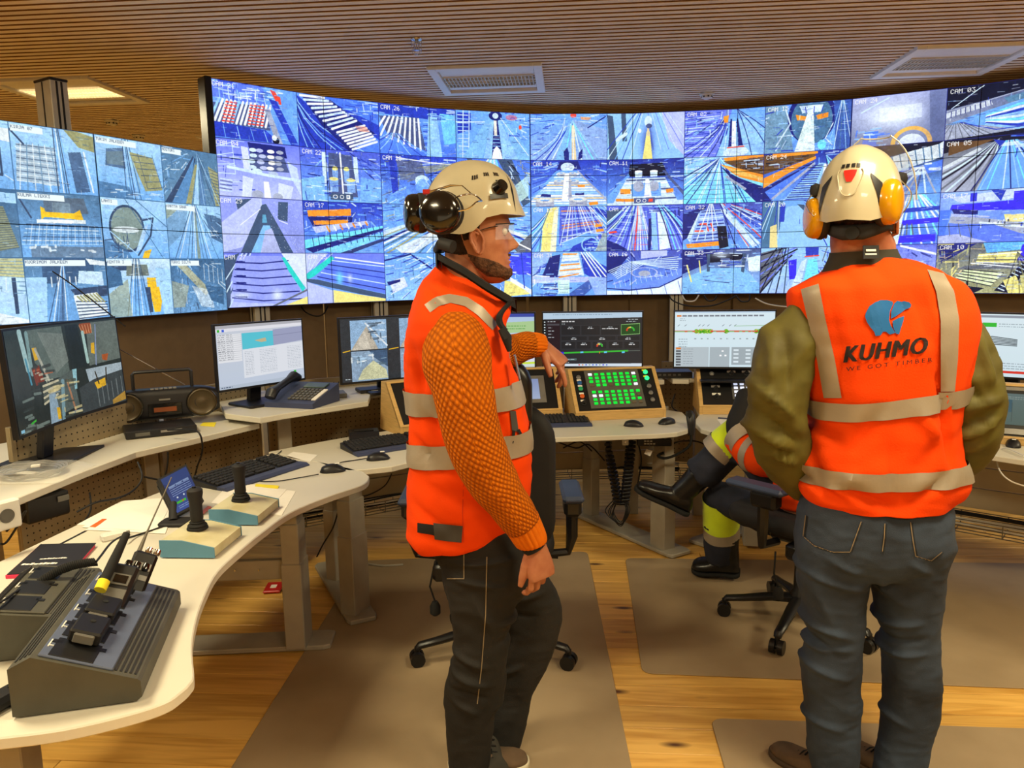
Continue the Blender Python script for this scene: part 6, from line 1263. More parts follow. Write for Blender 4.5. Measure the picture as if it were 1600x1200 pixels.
# ---------------------------------------------------------------- desk phone and flat boxes on the middle shelf
phx = onz(470, 633, ZB); t = thing('desk_phone', 'black desk phone with handset and keypad on the middle shelf', 'telephone', (phx.x, phx.y + .04, ZB), math.radians(-18)); t.scale = (1.3, 1.3, 1.3)
b = MB(); b.prism([(-.10, .0), (-.10, .02), (.10, .075), (.10, 0)], -.11, .11, axis='x'); b.build('body', M_lblue, t)
T_ = Matrix.Translation((0, -.10, .02)) @ Matrix.Rotation(math.atan2(.055, .2), 4, 'X')
b = MB(); b.box((.03, .165, .004), (.10, .045, .006), bev=.002); b.v = [T_ @ v for v in b.v]; b.build('display', mat('grey_green_lcd', '#46564a', .3), t)
b = MB()
for r_ in range(5):
    for k in range(6): b.box((-.015 + k * .018, .125 - r_ * .022, .004), (.013, .014, .006), bev=.001)
b.v = [T_ @ v for v in b.v]; b.build('keys', M_grey, t)['kind'] = 'stuff'
b = MB(); b.box((.095, .08, .003), (.018, .1, .004)); b.v = [T_ @ v for v in b.v]; b.build('label_strip', M_paper, t)
b = MB(); pth = [(-.078, .0, .02), (-.078, .02, .036), (-.078, .06, .036), (-.078, .14, .036), (-.078, .18, .036), (-.078, .2, .02)]; b.tube([T_ @ Vector(p) for p in pth], [.022, .026, .016, .016, .026, .022], 12, flat=.8); b.build('handset', M_black, t)
hc = []; P_ = smooth_path([at(440, 645, 3.86), at(447, 668, 3.80), at(460, 692, 3.80), at(478, 693, 3.84), at(483, 672, 3.9), at(477, 650, 3.96), at(470, 643, 3.98)], 26)
for k, p in enumerate(P_):
    d = (P_[min(k + 1, len(P_) - 1)] - P_[max(k - 1, 0)]).normalized(); s_ = d.cross(Vector((0, 1, 0))).normalized(); u_ = s_.cross(d)
    for j in range(3): a = 2 * PI * (k * 3 + j) / 6.0; hc.append(p + (s_ * math.cos(a) + u_ * math.sin(a)) * .0055)
b = MB(); b.tube(hc, .0019, 5); b.build('handset_cord', M_rubber, t)
fb = onz(512, 622, ZB); t = thing('network_box', 'flat grey network box beside the desk phone', 'box', (fb.x - .01, fb.y + .03, ZB), math.radians(20)); b = MB(); b.box((0, 0, .013), (.2, .14, .024), bev=.003); b.build('case', M_grey, t); b = MB(); b.box((.03, -.0705, .013), (.05, .002, .01)); b.build('label', M_white, t)
fb = onz(590, 612, ZB); t = thing('network_box', 'flat black box half hidden below the wood chip monitor', 'box', (fb.x, fb.y + .03, ZB), math.radians(25)); b = MB(); b.box((0, 0, .011), (.24, .13, .02), bev=.003); b.build('case', M_black, t); b = MB(); b.box((-.04, -.0655, .011), (.04, .002, .008)); b.build('label', M_white, t)
fb = onz(1040, 580, ZB + .03); t = thing('network_box', 'blue topped network switch between the dark and white monitors', 'box', (1.0, 4.70, ZB), math.radians(-4)); b = MB(); b.box((0, 0, .02), (.24, .16, .036), bev=.003); b.build('case', M_black, t); b = MB(); b.box((0, 0, .039), (.235, .155, .003)); b.build('lid', M_lblue, t)
b = MB()
for k in range(5): b.box((-.08 + k * .03, -.081, .022), (.018, .002, .012))
b.build('socket', M_grey, t)
# charger on the middle desk
cx_ = onz(568, 690, ZD); t = thing('battery_charger', 'black wedge charger in front of the plywood console, left', 'charger', (cx_.x, cx_.y + .02, ZD), math.radians(15)); b = MB()
b.prism([(-.05, 0), (-.055, .025), (-.02, .05), (.045, .055), (.06, .03), (.06, 0)], -.075, .075, axis='x'); b.build('body', M_black, t); b = MB(); b.box((0, .01, .054), (.1, .04, .006), bev=.002); b.build('bay', M_pblack, t)
# ---------------------------------------------------------------- hand microphone, controller box, cable chains at the middle desk
t = thing('hand_microphone', 'black hand microphone clipped to the desk corner with looping cord', 'microphone'); mic = at(1078, 655, 4.0)
b = MB(); b.tube([at(1077, 643, 4.02), at(1079, 650, 4.0), at(1080, 664, 3.99), at(1080, 680, 3.98)], [.019, .026, .022, .014], 14, flat=.6); b.build('body', M_black, t)
b = MB(); b.cyl(at(1077, 648, 3.985), at(1077, 648, 3.972), .014, n=14); b.build('speaker_grille', M_rubber, t)
b = MB(); b.tube(smooth_path([at(1080, 680, 3.98), at(1078, 695, 3.97), at(1062, 708, 3.97), at(1040, 716, 4.0), at(1028, 712, 4.04), at(1040, 706, 4.1)], 6), .0075, 8); b.build('cord', M_rubber, t)
cbx = at(1022, 690, 4.1); t = thing('desk_controller', 'black height controller with six buttons under the desk edge', 'controller', (cbx.x, 4.10, cbx.z), math.radians(-6)); b = MB(); b.box((0, 0, 0), (.19, .05, .042), bev=.005); b.build('case', M_black, t)
b = MB(); b.box((0, 0, 0), (.012, .004, .008), bev=.001); me = b.mesh('button'); me.materials.append(M_white)
for r_ in range(2):
    for k in range(4 - (r_ == 0)): link('button', me, t, loc=(-.05 + k * .016, -.027, .008 - r_ * .014))
fx = at(977, 690, 4.05); t = thing('cable_clip', 'square white clip on the desk underside between the cable chains', 'clip', (fx.x, 4.05, fx.z)); b = MB(); b.box((0, 0, 0), (.035, .02, .04), bev=.004); b.build('plate', M_white, t); b = MB(); b.cyl((0, -.01, 0), (0, -.013, 0), .006, n=10); b.build('screw', M_chrome, t)
tg = at(1013, 707, 4.0); t = thing('paper_tag', 'small white paper tag hanging under the desk', 'tag', tg); b = MB(); b.box((0, 0, 0), (.035, .001, .03), RY(.4)); b.build('card', M_paper, t); b = MB(); b.tube([(0, 0, .012), (.01, .01, .05), (.0, .03, .07)], .001, 4); b.build('string', M_silver, t)
def chain(pts, label):
    t = thing('cable_chain', label, 'cable chain'); P_ = smooth_path(pts, 5)
    b = MB()
    b.box((0, 0, 0), (.052, .034, .017), bev=.003); me = b.mesh('chain_link'); me.materials.append(M_black)
    tot = sum((P_[i + 1] - P_[i]).length for i in range(len(P_) - 1)); n = int(tot / .024); acc = 0; i = 0; s_ = 0
    for k in range(n):
        target = (k + .5) * tot / n
        while s_ + (P_[i + 1] - P_[i]).length < target: s_ += (P_[i + 1] - P_[i]).length; i += 1
        d = (P_[i + 1] - P_[i]); p = P_[i] + d.normalized() * (target - s_)
        ob = link('chain_link', me, t); ob.rotation_mode = 'QUATERNION'; ob.rotation_quaternion = d.to_track_quat('Z', 'Y'); ob.location = p
    b = MB(); b.tube(P_, .012, 8); b.build('cable_core', M_cable, t)
    b = MB(); 
chain([at(950, 690, 4.20), at(953, 715, 4.20), at(960, 750, 4.22), at(966, 788, 4.25)], 'left black cable chain hanging under the middle desk')
chain([at(986, 688, 4.15), at(984, 715, 4.16), at(980, 750, 4.2), at(975, 788, 4.25)], 'right black cable chain hanging under the middle desk')
r_ = random.Random(8); t = thing('cable_bundle', 'loose black cable loops below the two cable chains', 'cables')
for k in range(6):
    w_ = r_.uniform(10, 24); y0 = r_.uniform(786, 794)
    cable([at(968 - w_ * .4, y0 - 6, 4.25), at(970 - w_, y0 + 12, 4.28), at(970, y0 + 26 + w_ * .2, 4.22), at(972 + w_ * .5, y0 + 10, 4.2), at(976, y0 - 8, 4.24)], .003, 'cable_loop', parent=t)
# cables: hanging under the video wall, under desks
cable([at(470, 478, 6.0), at(478, 488, 5.95), at(494, 494, 5.95), at(506, 490, 5.98), at(512, 478, 6.05)], .006, 'cable_loop', 'black cable loop hanging below the video wall, above the table monitor')
for k, (P_, m_, lb) in enumerate((([(1046, 462), (1052, 470), (1075, 478), (1110, 478), (1135, 470), (1150, 462)], M_cable, 'long sagging black cable under the video wall behind the white monitor'),
      ([(1066, 462), (1072, 470), (1085, 470), (1092, 461)], M_white, 'short white cable loop under the video wall'), ([(1100, 462), (1106, 470), (1116, 469), (1120, 462)], M_cable, 'small black cable loop under the video wall'),
      ([(1150, 462), (1158, 471), (1170, 470), (1172, 460)], M_cable, 'black cable loop under the video wall left of the printed vest'), ([(1180, 466), (1196, 474), (1215, 478), (1240, 480)], M_white, 'white cable sagging towards the printed vest'))):
    cable([at(x, y, 6.55 - .0004 * (x - 1046)) for x, y in P_], .006, 'cable_loop', lb, m=m_)
cable([at(82, 424, 3.85), at(110, 443, 3.84), at(150, 474, 3.82), at(196, 510, 3.8)], .0035, 'antenna_rod', 'thin black rod crossing the lower part of the left video wall', 'antenna')
cable([at(262, 672, 3.32), at(300, 672, 3.25), at(313, 680, 3.22), at(316, 705, 3.25), at(308, 730, 3.3), at(300, 760, 3.35)], .004, 'cable', 'black cable dropping from the shelf behind the left keyboard')
cable([at(262, 706, 3.2), at(262, 722, 3.2), at(258, 745, 3.2)], .004, 'cable', 'short black cable below the left shelf')
for k, P_ in enumerate(([(215, 722, 3.0), (222, 745, 2.95), (210, 765, 2.9), (185, 778, 2.8), (150, 785, 2.7), (120, 800, 2.65)], [(225, 745, 3.0), (250, 750, 3.05), (270, 752, 3.1)], [(140, 770, 2.8), (142, 795, 2.75), (132, 815, 2.7)], [(10, 830, 2.4), (30, 810, 2.4), (40, 800, 2.4), (12, 845, 2.4), (0, 850, 2.35)])):
    cable([at(*p) for p in P_], .0038, 'cable', ['black cable draped below the left shelf towards the desk', 'short cable joining the knot under the left shelf', 'cable drop beside the black box under the left shelf', 'tangled cable behind the left edge of the desk'][k])
pb_ = at(68, 790, 2.62); t = thing('power_box', 'dark power box hanging under the left shelf', 'box', pb_, math.radians(60)); b = MB(); b.box((0, 0, 0), (.15, .07, .09), bev=.006); b.build('case', M_pblack, t); b = MB(); b.box((.05, -.041, .02), (.04, .002, .02)); b.build('label', M_grey, t)
pb_ = at(6, 805, 2.25); t = thing('wall_socket', 'white socket box at the far left edge under the shelf', 'socket', pb_, math.radians(62)); b = MB(); b.box((0, 0, 0), (.09, .03, .09), bev=.005); b.build('box', M_white, t); b = MB(); b.lathe([(.022, 0), (.022, .003), (.018, -.004)], (0, -.016, 0), 20, T=Matrix.Rotation(PI / 2, 3, 'X')); b.build('socket_ring', M_grey, t)
cable([at(548, 770, 3.5), at(570, 775, 3.6), at(600, 760, 3.7), at(612, 740, 3.75)], .0035, 'cable', 'thin black cable under the middle desk')
cable([at(495, 870, 3.7), at(505, 850, 3.68), at(520, 825, 3.66), at(528, 800, 3.64)], .004, 'cable', 'green ended cable hanging between the desk legs')
for k, P_ in enumerate(([(870, 690, 4.5), (900, 700, 4.45), (920, 695, 4.45), (945, 720, 4.4)], [(880, 700, 4.5), (905, 690, 4.5), (925, 705, 4.45)], [(998, 696, 4.1), (1002, 720, 4.15), (996, 760, 4.2)], [(1040, 700, 4.3), (1060, 690, 4.35), (1090, 690, 4.4), (1110, 700, 4.4)], [(1010, 650, 4.6), (1000, 630, 4.7), (1010, 610, 4.75)], [(1055, 615, 4.75), (1050, 635, 4.7), (1062, 645, 4.6)])):
    cable([at(*p) for p in P_], .0045, 'cable', ['black cable bundle strand under the middle desk, left', 'second cable strand under the middle desk, left', 'thin cable beside the right cable chain', 'cable sagging below the microphone', 'cable behind the green button console', 'cable between the two button consoles'][k])
# red packet on the floor
rp = onz(428, 921, 0); t = thing('snack_packet', 'small red packet lying on the floor behind the desk crossbar', 'packet', (rp.x, rp.y, .005)); b = MB(); b.box((0, 0, .006), (.085, .12, .012), RZ(.1), bev=.004); b.build('wrapper', M_red, t); b = MB(); b.box((.0, .0, .0125), (.03, .04, .001), RZ(.1)); b.build('print', M_paper, t)
t = thing('ribbed_hose', 'curled pale strip at the back corner of the left floor mat', 'strip'); b = MB(); b.tube(smooth_path([onz(570, 880, .012), onz(600, 884, .01), onz(630, 882, .01)], 4), .006, 6); b.build('strip', M_legs, t)
# ================================================================ office chairs
M_seat = mat('black_chair_fabric', '#151416', 0.75, noise=.06, bump=.1, bscale=400)
M_pad = mat('blue_grey_arm_pad', '#303c58', 0.5, noise=.04)
M_chairblack = mat('chair_black_shell', '#131214', 0.35)
def pad(w, d, h, name, m, t, T, r=.05, bow=0.0):
    rows = []
    for k in range(9):
        s_ = k / 8; a = -PI / 2 + PI * s_; sc = 1 - .12 * (1 - math.cos(a)) ; z = h / 2 * math.sin(a)
        rows.append([T @ Vector((x * sc, y * sc, z + bow * ((2 * x / w) ** 2))) for x, y in rrect(w, d, r, 6)])
    b = MB(); b.grid(rows, closed=True, cap=True); return b.build(name, m, t)
def chair(x, y, rz, base_rz, label, seat_h=.50, back_h=.62, head=True, high=1.18):
    t = thing('office_chair', label, 'chair', (x, y, 0), rz)
    for k in range(5):
        a = base_rz - rz + 2 * PI * k / 5; c_, s_ = math.cos(a), math.sin(a)
        b = MB(); b.tube([(0.03 * c_, .03 * s_, .125), (.12 * c_, .12 * s_, .12), (.24 * c_, .24 * s_, .098), (.315 * c_, .315 * s_, .088), (.325 * c_, .325 * s_, .075)], [.03, .026, .021, .019, .016], 10, flat=.75); leg = b.build('base_leg', M_chairblack, t)
        b = MB(); q = Vector((.325 * c_, .325 * s_, .034)); ax_ = Vector((-s_, c_, 0))
        for sg in (-1, 1): b.cyl(q + ax_ * sg * .006, q + ax_ * sg * .028, .030, n=18)
        b.cyl(q - ax_ * .01, q + ax_ * .01, .012, n=10); b.tube([q + Vector((0, 0, .012)), q + Vector((0, 0, .05))], .011, 8); b.build('caster', M_chairblack, leg)
    b = MB(); b.lathe([(.045, .09), (.045, .15), (.03, .17), (.028, .3), (.02, .3), (.02, seat_h - .09)], n=20); b.build('gas_lift', M_chairblack, t)
    b = MB(); b.box((0, -.02, seat_h - .075), (.2, .26, .05), bev=.015); b.tube([(.1, .02, seat_h - .075), (.2, .03, seat_h - .08), (.27, .03, seat_h - .085)], .008, 8); b.box((-.20, -.10, seat_h - .08), (.07, .09, .07), bev=.012); b.build('mechanism', M_chairblack, t)
    pad(.50, .48, .085, 'seat', M_seat, t, Matrix.Translation((0, .03, seat_h)), .12, .02)
    T = Matrix.Translation((0, -.22, seat_h + .03 + back_h / 2)) @ Matrix.Rotation(math.radians(98), 4, 'X') @ Matrix.Rotation(0, 4, 'Y')
    pad(.49, back_h, .075, 'backrest', M_seat, t, T, .14, .05)
    b = MB(); b.tube([(0, -.1, seat_h - .07), (0, -.26, seat_h - .05), (0, -.31, seat_h + .1), (0, -.32, seat_h + .42)], [.03, .032, .03, .02], 10, flat=.6); b.build('back_strut', M_chairblack, t)
    if head:
        T = Matrix.Translation((0, -.335, high)) @ Matrix.Rotation(math.radians(96), 4, 'X'); pad(.32, .32, .075, 'headrest', M_chairblack, t, T, .09, .04)
        b = MB(); b.box((0, -.33, high - .18), (.08, .02, .2), bev=.006); b.build('headrest_bracket', M_chairblack, t)
    for sg in (-1, 1):
        b = MB(); b.tube([(sg * .2, .0, seat_h - .06), (sg * .31, .0, seat_h - .05), (sg * .325, -.01, seat_h + .02), (sg * .325, -.01, seat_h + .18)], [.018, .018, .024, .024], 8); arm = b.build('arm_post', M_chairblack, t)
        b = MB(); b.box((sg * .325, .02, seat_h + .2), (.085, .27, .03), bev=.012); b.build('arm_pad', M_pad, t, 'blue grey arm pad')
        b = MB(); b.box((sg * .325, -.02, seat_h + .155), (.07, .12, .07), bev=.014); b.build('arm_cover', M_chairblack, t)
    b = MB(); b.tube([(-.24, -.02, seat_h - .09), (-.26, -.03, seat_h - .18), (-.24, -.04, seat_h - .24)], .004, 6); b.lathe([(.012, 0), (.022, -.02), (.022, -.05), (.01, -.06)], (-.24, -.04, seat_h - .24), 14); b.build('pump_bulb', M_rubber, t)
    return t
chair(-0.09, 2.97, 0, math.radians(50), 'black high-backed office chair that the sweatered man leans on', seat_h=.50, back_h=.60, high=1.14)
chair(1.275, 3.20, math.radians(38), math.radians(18), 'black swivel chair with the seated person in it', seat_h=.50, back_h=.55, head=True, high=1.12)
# ================================================================ people
def remesh(mb, voxel, smooth=4, it_mat=None):
    me = mb.mesh('tmp'); o = bpy.data.objects.new('tmp', me); COL.objects.link(o)
    m = o.modifiers.new('r', 'REMESH'); m.mode = 'VOXEL'; m.voxel_size = voxel
    if smooth: s_ = o.modifiers.new('s', 'SMOOTH'); s_.factor = .5; s_.iterations = smooth
    dg = bpy.context.evaluated_depsgraph_get(); dg.update(); ev = o.evaluated_get(dg); m2 = ev.to_mesh()
    vs = [v.co.copy() for v in m2.vertices]; fs = [tuple(p.vertices) for p in m2.polygons]; ev.to_mesh_clear()
    bpy.data.objects.remove(o); return vs, fs
def interp_rings(R, sub):
    """Catmull-Rom between rings (centre, half width vector, half depth vector, exponent)"""
    out = []
    for i in range(len(R) - 1):
        q = [R[max(i - 1, 0)], R[i], R[i + 1], R[min(i + 2, len(R) - 1)]]
        for k in range(sub):
            t = k / sub; w_ = (-.5 * t + t * t - .5 * t ** 3, 1 - 2.5 * t * t + 1.5 * t ** 3, .5 * t + 2 * t * t - 1.5 * t ** 3, -.5 * t * t + .5 * t ** 3)
            out.append(tuple(sum((a[j] * w for a, w in zip(q, w_)), Vector() if j < 3 else 0) for j in range(4)))
    out.append(R[-1]); return out
def loft(mb, R, n=40, sub=6, cap=True):
    rows = []
    for c, a, b_, p in interp_rings(R, sub):
        r_ = []
        for k in range(n):
            t = 2 * PI * k / n; cc, ss = math.cos(t), math.sin(t)
            r_.append(c + a * (math.copysign(abs(cc) ** (2 / p), cc)) + b_ * (math.copysign(abs(ss) ** (2 / p), ss)))
        rows.append(r_)
    return mb.grid(rows, closed=True, cap=cap)
def pr_ring(xl, yl, xr, yr, Y, hd, p=2.4, dY=0.0):
    """ring given by its left and right outline pixel at distance Y, half depth hd; dY tilts it"""
    a = at(xl, yl, Y); b_ = at(xr, yr, Y + dY); return ((a + b_) / 2, (b_ - a) / 2, Vector((0, hd, 0)), p)
def displace(vs, fs, fn):
    nr = [Vector() for _ in vs]
    for f in fs:
        n_ = (vs[f[1]] - vs[f[0]]).cross(vs[f[2]] - vs[f[0]])
        for i in f: nr[i] += n_
    return [v + (n_.normalized() * fn(v) if n_.length > 0 else Vector()) for v, n_ in zip(vs, nr)]
def folds(amp, s=(6, 6, 6), seed=0.0, ridge=True):
    def f(v):
        q = Vector((v.x * s[0] + seed, v.y * s[1], v.z * s[2])); a = mnoise.noise(q); b_ = mnoise.noise(q * 2.3 + Vector((5, 1, 2)))
        r_ = (1 - abs(a) * 2.6) if ridge else a * 1.6
        return amp * (r_ * .65 + b_ * .6)
    return f
def from_vf(name, vs, fs, m, parent, smooth=True, label=None):
    b = MB(); b.v = list(vs); b.f = list(fs); b.smooth = [smooth] * len(fs)
    me = bpy.data.meshes.new(name); me.from_pydata([tuple(v) for v in b.v], [], b.f); me.polygons.foreach_set('use_smooth', b.smooth); me.materials.append(m)
    bm = bmesh.new(); bm.from_mesh(me); bmesh.ops.recalc_face_normals(bm, faces=bm.faces); bm.to_mesh(me); bm.free(); me.update()
    return link(name, me, parent, label)
def creases(L_, Y):
    S_ = [(at(a, b_, Y), at(c, d, Y), w, am) for a, b_, c, d, w, am in L_]
    def f(v):
        r_ = 0
        for A, B, w, am in S_:
            dx, dz = B.x - A.x, B.z - A.z; t = max(0, min(1, ((v.x - A.x) * dx + (v.z - A.z) * dz) / (dx * dx + dz * dz))); q = math.hypot(v.x - A.x - t * dx, v.z - A.z - t * dz)
            if q < w * 3: r_ += 1.7 * am * math.exp(-(q / w) ** 2) * (math.sin(PI * (.08 + .84 * t)))
        return r_
    return f
def bvh_of(vs, fs): return BVHTree.FromPolygons([tuple(v) for v in vs], fs)
def cast(bv, px, py, off=.003):
    d = ray(px, py).normalized(); h = bv.ray_cast(CAM, d)
    return None if h[0] is None else h[0] - d * off
def strip(bv, A, B, m, name, parent, n=30, w=4, off=.003, label=None):
    """a band between two pixel polylines, laid on the surface"""
    def smp(P, t):
        L_ = [0]
        for i in range(len(P) - 1): L_.append(L_[-1] + math.dist(P[i], P[i + 1]))
        x = t * L_[-1]
        for i in range(len(P) - 1):
            if x <= L_[i + 1] + 1e-9: s_ = (x - L_[i]) / (L_[i + 1] - L_[i]); return (P[i][0] + (P[i + 1][0] - P[i][0]) * s_, P[i][1] + (P[i + 1][1] - P[i][1]) * s_)
        return P[-1]
    rows = []
    for i in range(n + 1):
        a, b_ = smp(A, i / n), smp(B, i / n); r_ = []
        for k in range(w + 1):
            q = cast(bv, a[0] + (b_[0] - a[0]) * k / w, a[1] + (b_[1] - a[1]) * k / w, off); r_.append(q)
        if all(v is not None for v in r_): rows.append(r_)
    if len(rows) > 1: b = MB(); b.grid(rows); return b.build(name, m, parent, label)
def wrap(bv, c, zlo, zhi, a0, a1, m, name, parent, n=70, off=.003, w=3, label=None):
    rows = []
    for i in range(n + 1):
        a = math.radians(a0 + (a1 - a0) * i / n); d = Vector((math.cos(a), math.sin(a), 0)); r_ = []
        for k in range(w + 1):
            z = (zlo(a) + (zhi(a) - zlo(a)) * k / w); o = Vector((c[0], c[1], z)) + d * .9; h = bv.ray_cast(o, -d)
            r_.append(h[0] + d * off if h[0] is not None else None)
        rows.append(r_)
    b = MB(); cur = []
    for r_ in rows + [[None]]:
        if all(v is not None for v in r_): cur.append(r_)
        else:
            if len(cur) > 1: b.grid(cur)
            cur = []
    return b.build(name, m, parent, label)
# materials of clothes and skin
M_vest = mat('fluorescent_orange_cloth', '#e24204', 0.85, noise=.03, nscale=5, spec=.15, bump=.15, bscale=220, dark='#d43e04')
M_refl = mat('grey_reflective_tape', '#968a7a', 0.45, noise=.03, metal=.15, bump=.05, bscale=150)
M_olivej = mat('olive_jacket', '#534c16', 0.7, noise=.06, bump=.12, bscale=30, dark='#484112')
M_blackc = mat('black_cloth', '#131214', 0.9, noise=.05)
M_skin = mat('skin', '#a2694c', 0.5, noise=.06, nscale=25, dark='#94573e', bump=.05, bscale=200, spec=.4)
M_helmet = mat('cream_helmet_shell', '#b3aa90', 0.3, noise=.02, coat=.4)
M_hair = mat('short_brown_hair', '#2c1c12', 0.9, noise=.2, nscale=80, bump=.6, bscale=400)
M_jean = mat('blue_grey_denim', '#2b3647', 0.85, noise=.14, nscale=5, bump=.15, bscale=350, dark='#191f2a')
M_bjean = mat('black_denim', '#151210', 0.82, noise=.15, nscale=6, bump=.15, bscale=350, dark='#0b0a09')
M_stitch = mat('pale_stitching', '#7c6c54', .8)
def denim_worn(m, c, lo, hi):            # fading over the thighs and knees
    return m
def knit(name, col, dk):
    m = bpy.data.materials.new(name); m.use_nodes = True; nt = m.node_tree; N = nt.nodes; L = nt.links; b = N['Principled BSDF']
    b.inputs['Roughness'].default_value = .9; b.inputs['Specular IOR Level'].default_value = .15
    uv = N.new('ShaderNodeUVMap'); uv.uv_map = 'UVMap'; mp = N.new('ShaderNodeMapping'); mp.inputs['Scale'].default_value = (40, 70, 1); mp.inputs['Rotation'].default_value = (0, 0, PI / 4); L.new(uv.outputs[0], mp.inputs[0])
    v = N.new('ShaderNodeTexVoronoi'); v.inputs['Scale'].default_value = 1.0; v.inputs['Randomness'].default_value = .12; L.new(mp.outputs[0], v.inputs['Vector'])
    mr = N.new('ShaderNodeMapRange'); mr.inputs['From Min'].default_value = .1; mr.inputs['From Max'].default_value = .62; mr.inputs['To Min'].default_value = 1; mr.inputs['To Max'].default_value = 0
    L.new(v.outputs['Distance'], mr.inputs['Value']); mx = N.new('ShaderNodeMix'); mx.data_type = 'RGBA'; mx.inputs['A'].default_value = (*hexc(dk), 1); mx.inputs['B'].default_value = (*hexc(col), 1)
    L.new(mr.outputs[0], mx.inputs['Factor']); L.new(mx.outputs['Result'], b.inputs['Base Color'])
    bp = N.new('ShaderNodeBump'); bp.inputs['Strength'].default_value = 1.0; bp.inputs['Distance'].default_value = .006; L.new(mr.outputs[0], bp.inputs['Height']); L.new(bp.outputs[0], b.inputs['Normal'])
    return m
M_knit = knit('orange_honeycomb_knit', '#d06e06', '#964602')
M_rib = mat('orange_ribbed_knit', '#c66204', .9, spec=.2, bump=.2, bscale=200)
def tube_uv(pts, rs, name, m, parent, n=40, sub=8, flat=1.0, fold=None, label=None):
    P = smooth_path(pts, sub); k = len(pts) - 1; R_ = []
    for i in range(len(P)): t = i / (len(P) - 1) * k; j = min(int(t), k - 1); f_ = t - j; f_ = f_ * f_ * (3 - 2 * f_); R_.append(rs[j] * (1 - f_) + rs[j + 1] * f_)
    b = MB(); b.tube(P, R_, n, flat=flat, cap=True)
    if fold: b.v = displace(b.v, b.f, fold)
    me = bpy.data.meshes.new(name); me.from_pydata([tuple(v) for v in b.v], [], b.f); me.polygons.foreach_set('use_smooth', b.smooth)
    uv = me.uv_layers.new(name='UVMap'); L_ = [0]
    for i in range(len(P) - 1): L_.append(L_[-1] + (P[i + 1] - P[i]).length)
    for p in me.polygons:
        for q, li in enumerate(p.loop_indices):
            vi = me.loops[li].vertex_index; i, kk = divmod(vi, n); ks = [me.loops[l].vertex_index % n for l in p.loop_indices]
            u = kk / n
            if kk == 0 and (n - 1) in ks: u = 1.0
            uv.data[li].uv = (u, L_[i])
    me.materials.append(m); me.update()
    return link(name, me, parent, label), b, P
def hand_mb(wr, d, nb, th, curls, size=1.0, thumb=(35, 20), spread=7, lens=(.95, 1.05, 1.0, .8)):
    """wr wrist, d direction to the fingers, nb outward normal of the back, th direction of the thumb side"""
    d = Vector(d).normalized(); nb = Vector(nb); nb = (nb - d * nb.dot(d)).normalized(); s_ = d.cross(nb).normalized()
    if s_.dot(Vector(th)) < 0: s_ = -s_
    S = size; b = MB(); R_ = []
    for t, w_, h_ in ((-.03, .027, .021), (0, .028, .019), (.025, .034, .017), (.055, .041, .016), (.08, .043, .015), (.094, .040, .012)):
        R_.append((wr + d * t * S, s_ * w_ * S, nb * h_ * S, 2.5))
    loft(b, R_, 24, 4)
    for i in range(4):
        off = (.030 - i * .0205) * S; base = wr + d * (.078 - abs(i - 1) * .004) * S + s_ * off; a = math.radians((1.5 - i) * spread); dd = (d * math.cos(a) + s_ * math.sin(a)).normalized()
        ax = dd.cross(nb).normalized(); c = curls[i] if isinstance(curls[i], (list, tuple)) else (curls[i], curls[i] * 1.1, curls[i] * .7); P = [base]; cur = dd; ang = 0; r0 = .0098 if i < 3 else .0085
        for k, l_ in enumerate((.044, .028, .022)):
            ang += math.radians(c[k]); v = (dd * math.cos(ang) - nb * math.sin(ang)); P.append(P[-1] + v * l_ * lens[i] * S)
        Q = [P[0]]; RR = [r0 * 1.08 * S]
        for k in range(3): m_ = (P[k] + P[k + 1]) / 2; Q += [m_, P[k + 1]]; RR += [r0 * (.98 - .06 * k) * S, r0 * (1.0 - .1 * k) * S * (1 if k < 2 else .62)]
        b.tube(Q, RR, 12)
    a = math.radians(thumb[0]); c2 = math.radians(thumb[1]); P = [wr + d * .012 * S + s_ * .018 * S - nb * .004 * S]
    v = (d * math.cos(a) + s_ * math.sin(a) - nb * .25).normalized(); P.append(P[-1] + v * .044 * S); v2 = (v * math.cos(c2) + d * math.sin(c2) - nb * .25 * math.sin(c2)).normalized(); P.append(P[-1] + v2 * .032 * S); P.append(P[-1] + (v2 + d * .15 - nb * .15).normalized() * .027 * S)
    b.tube(P, [.017 * S, .0135 * S, .0118 * S, .0075 * S], 12)
    return b
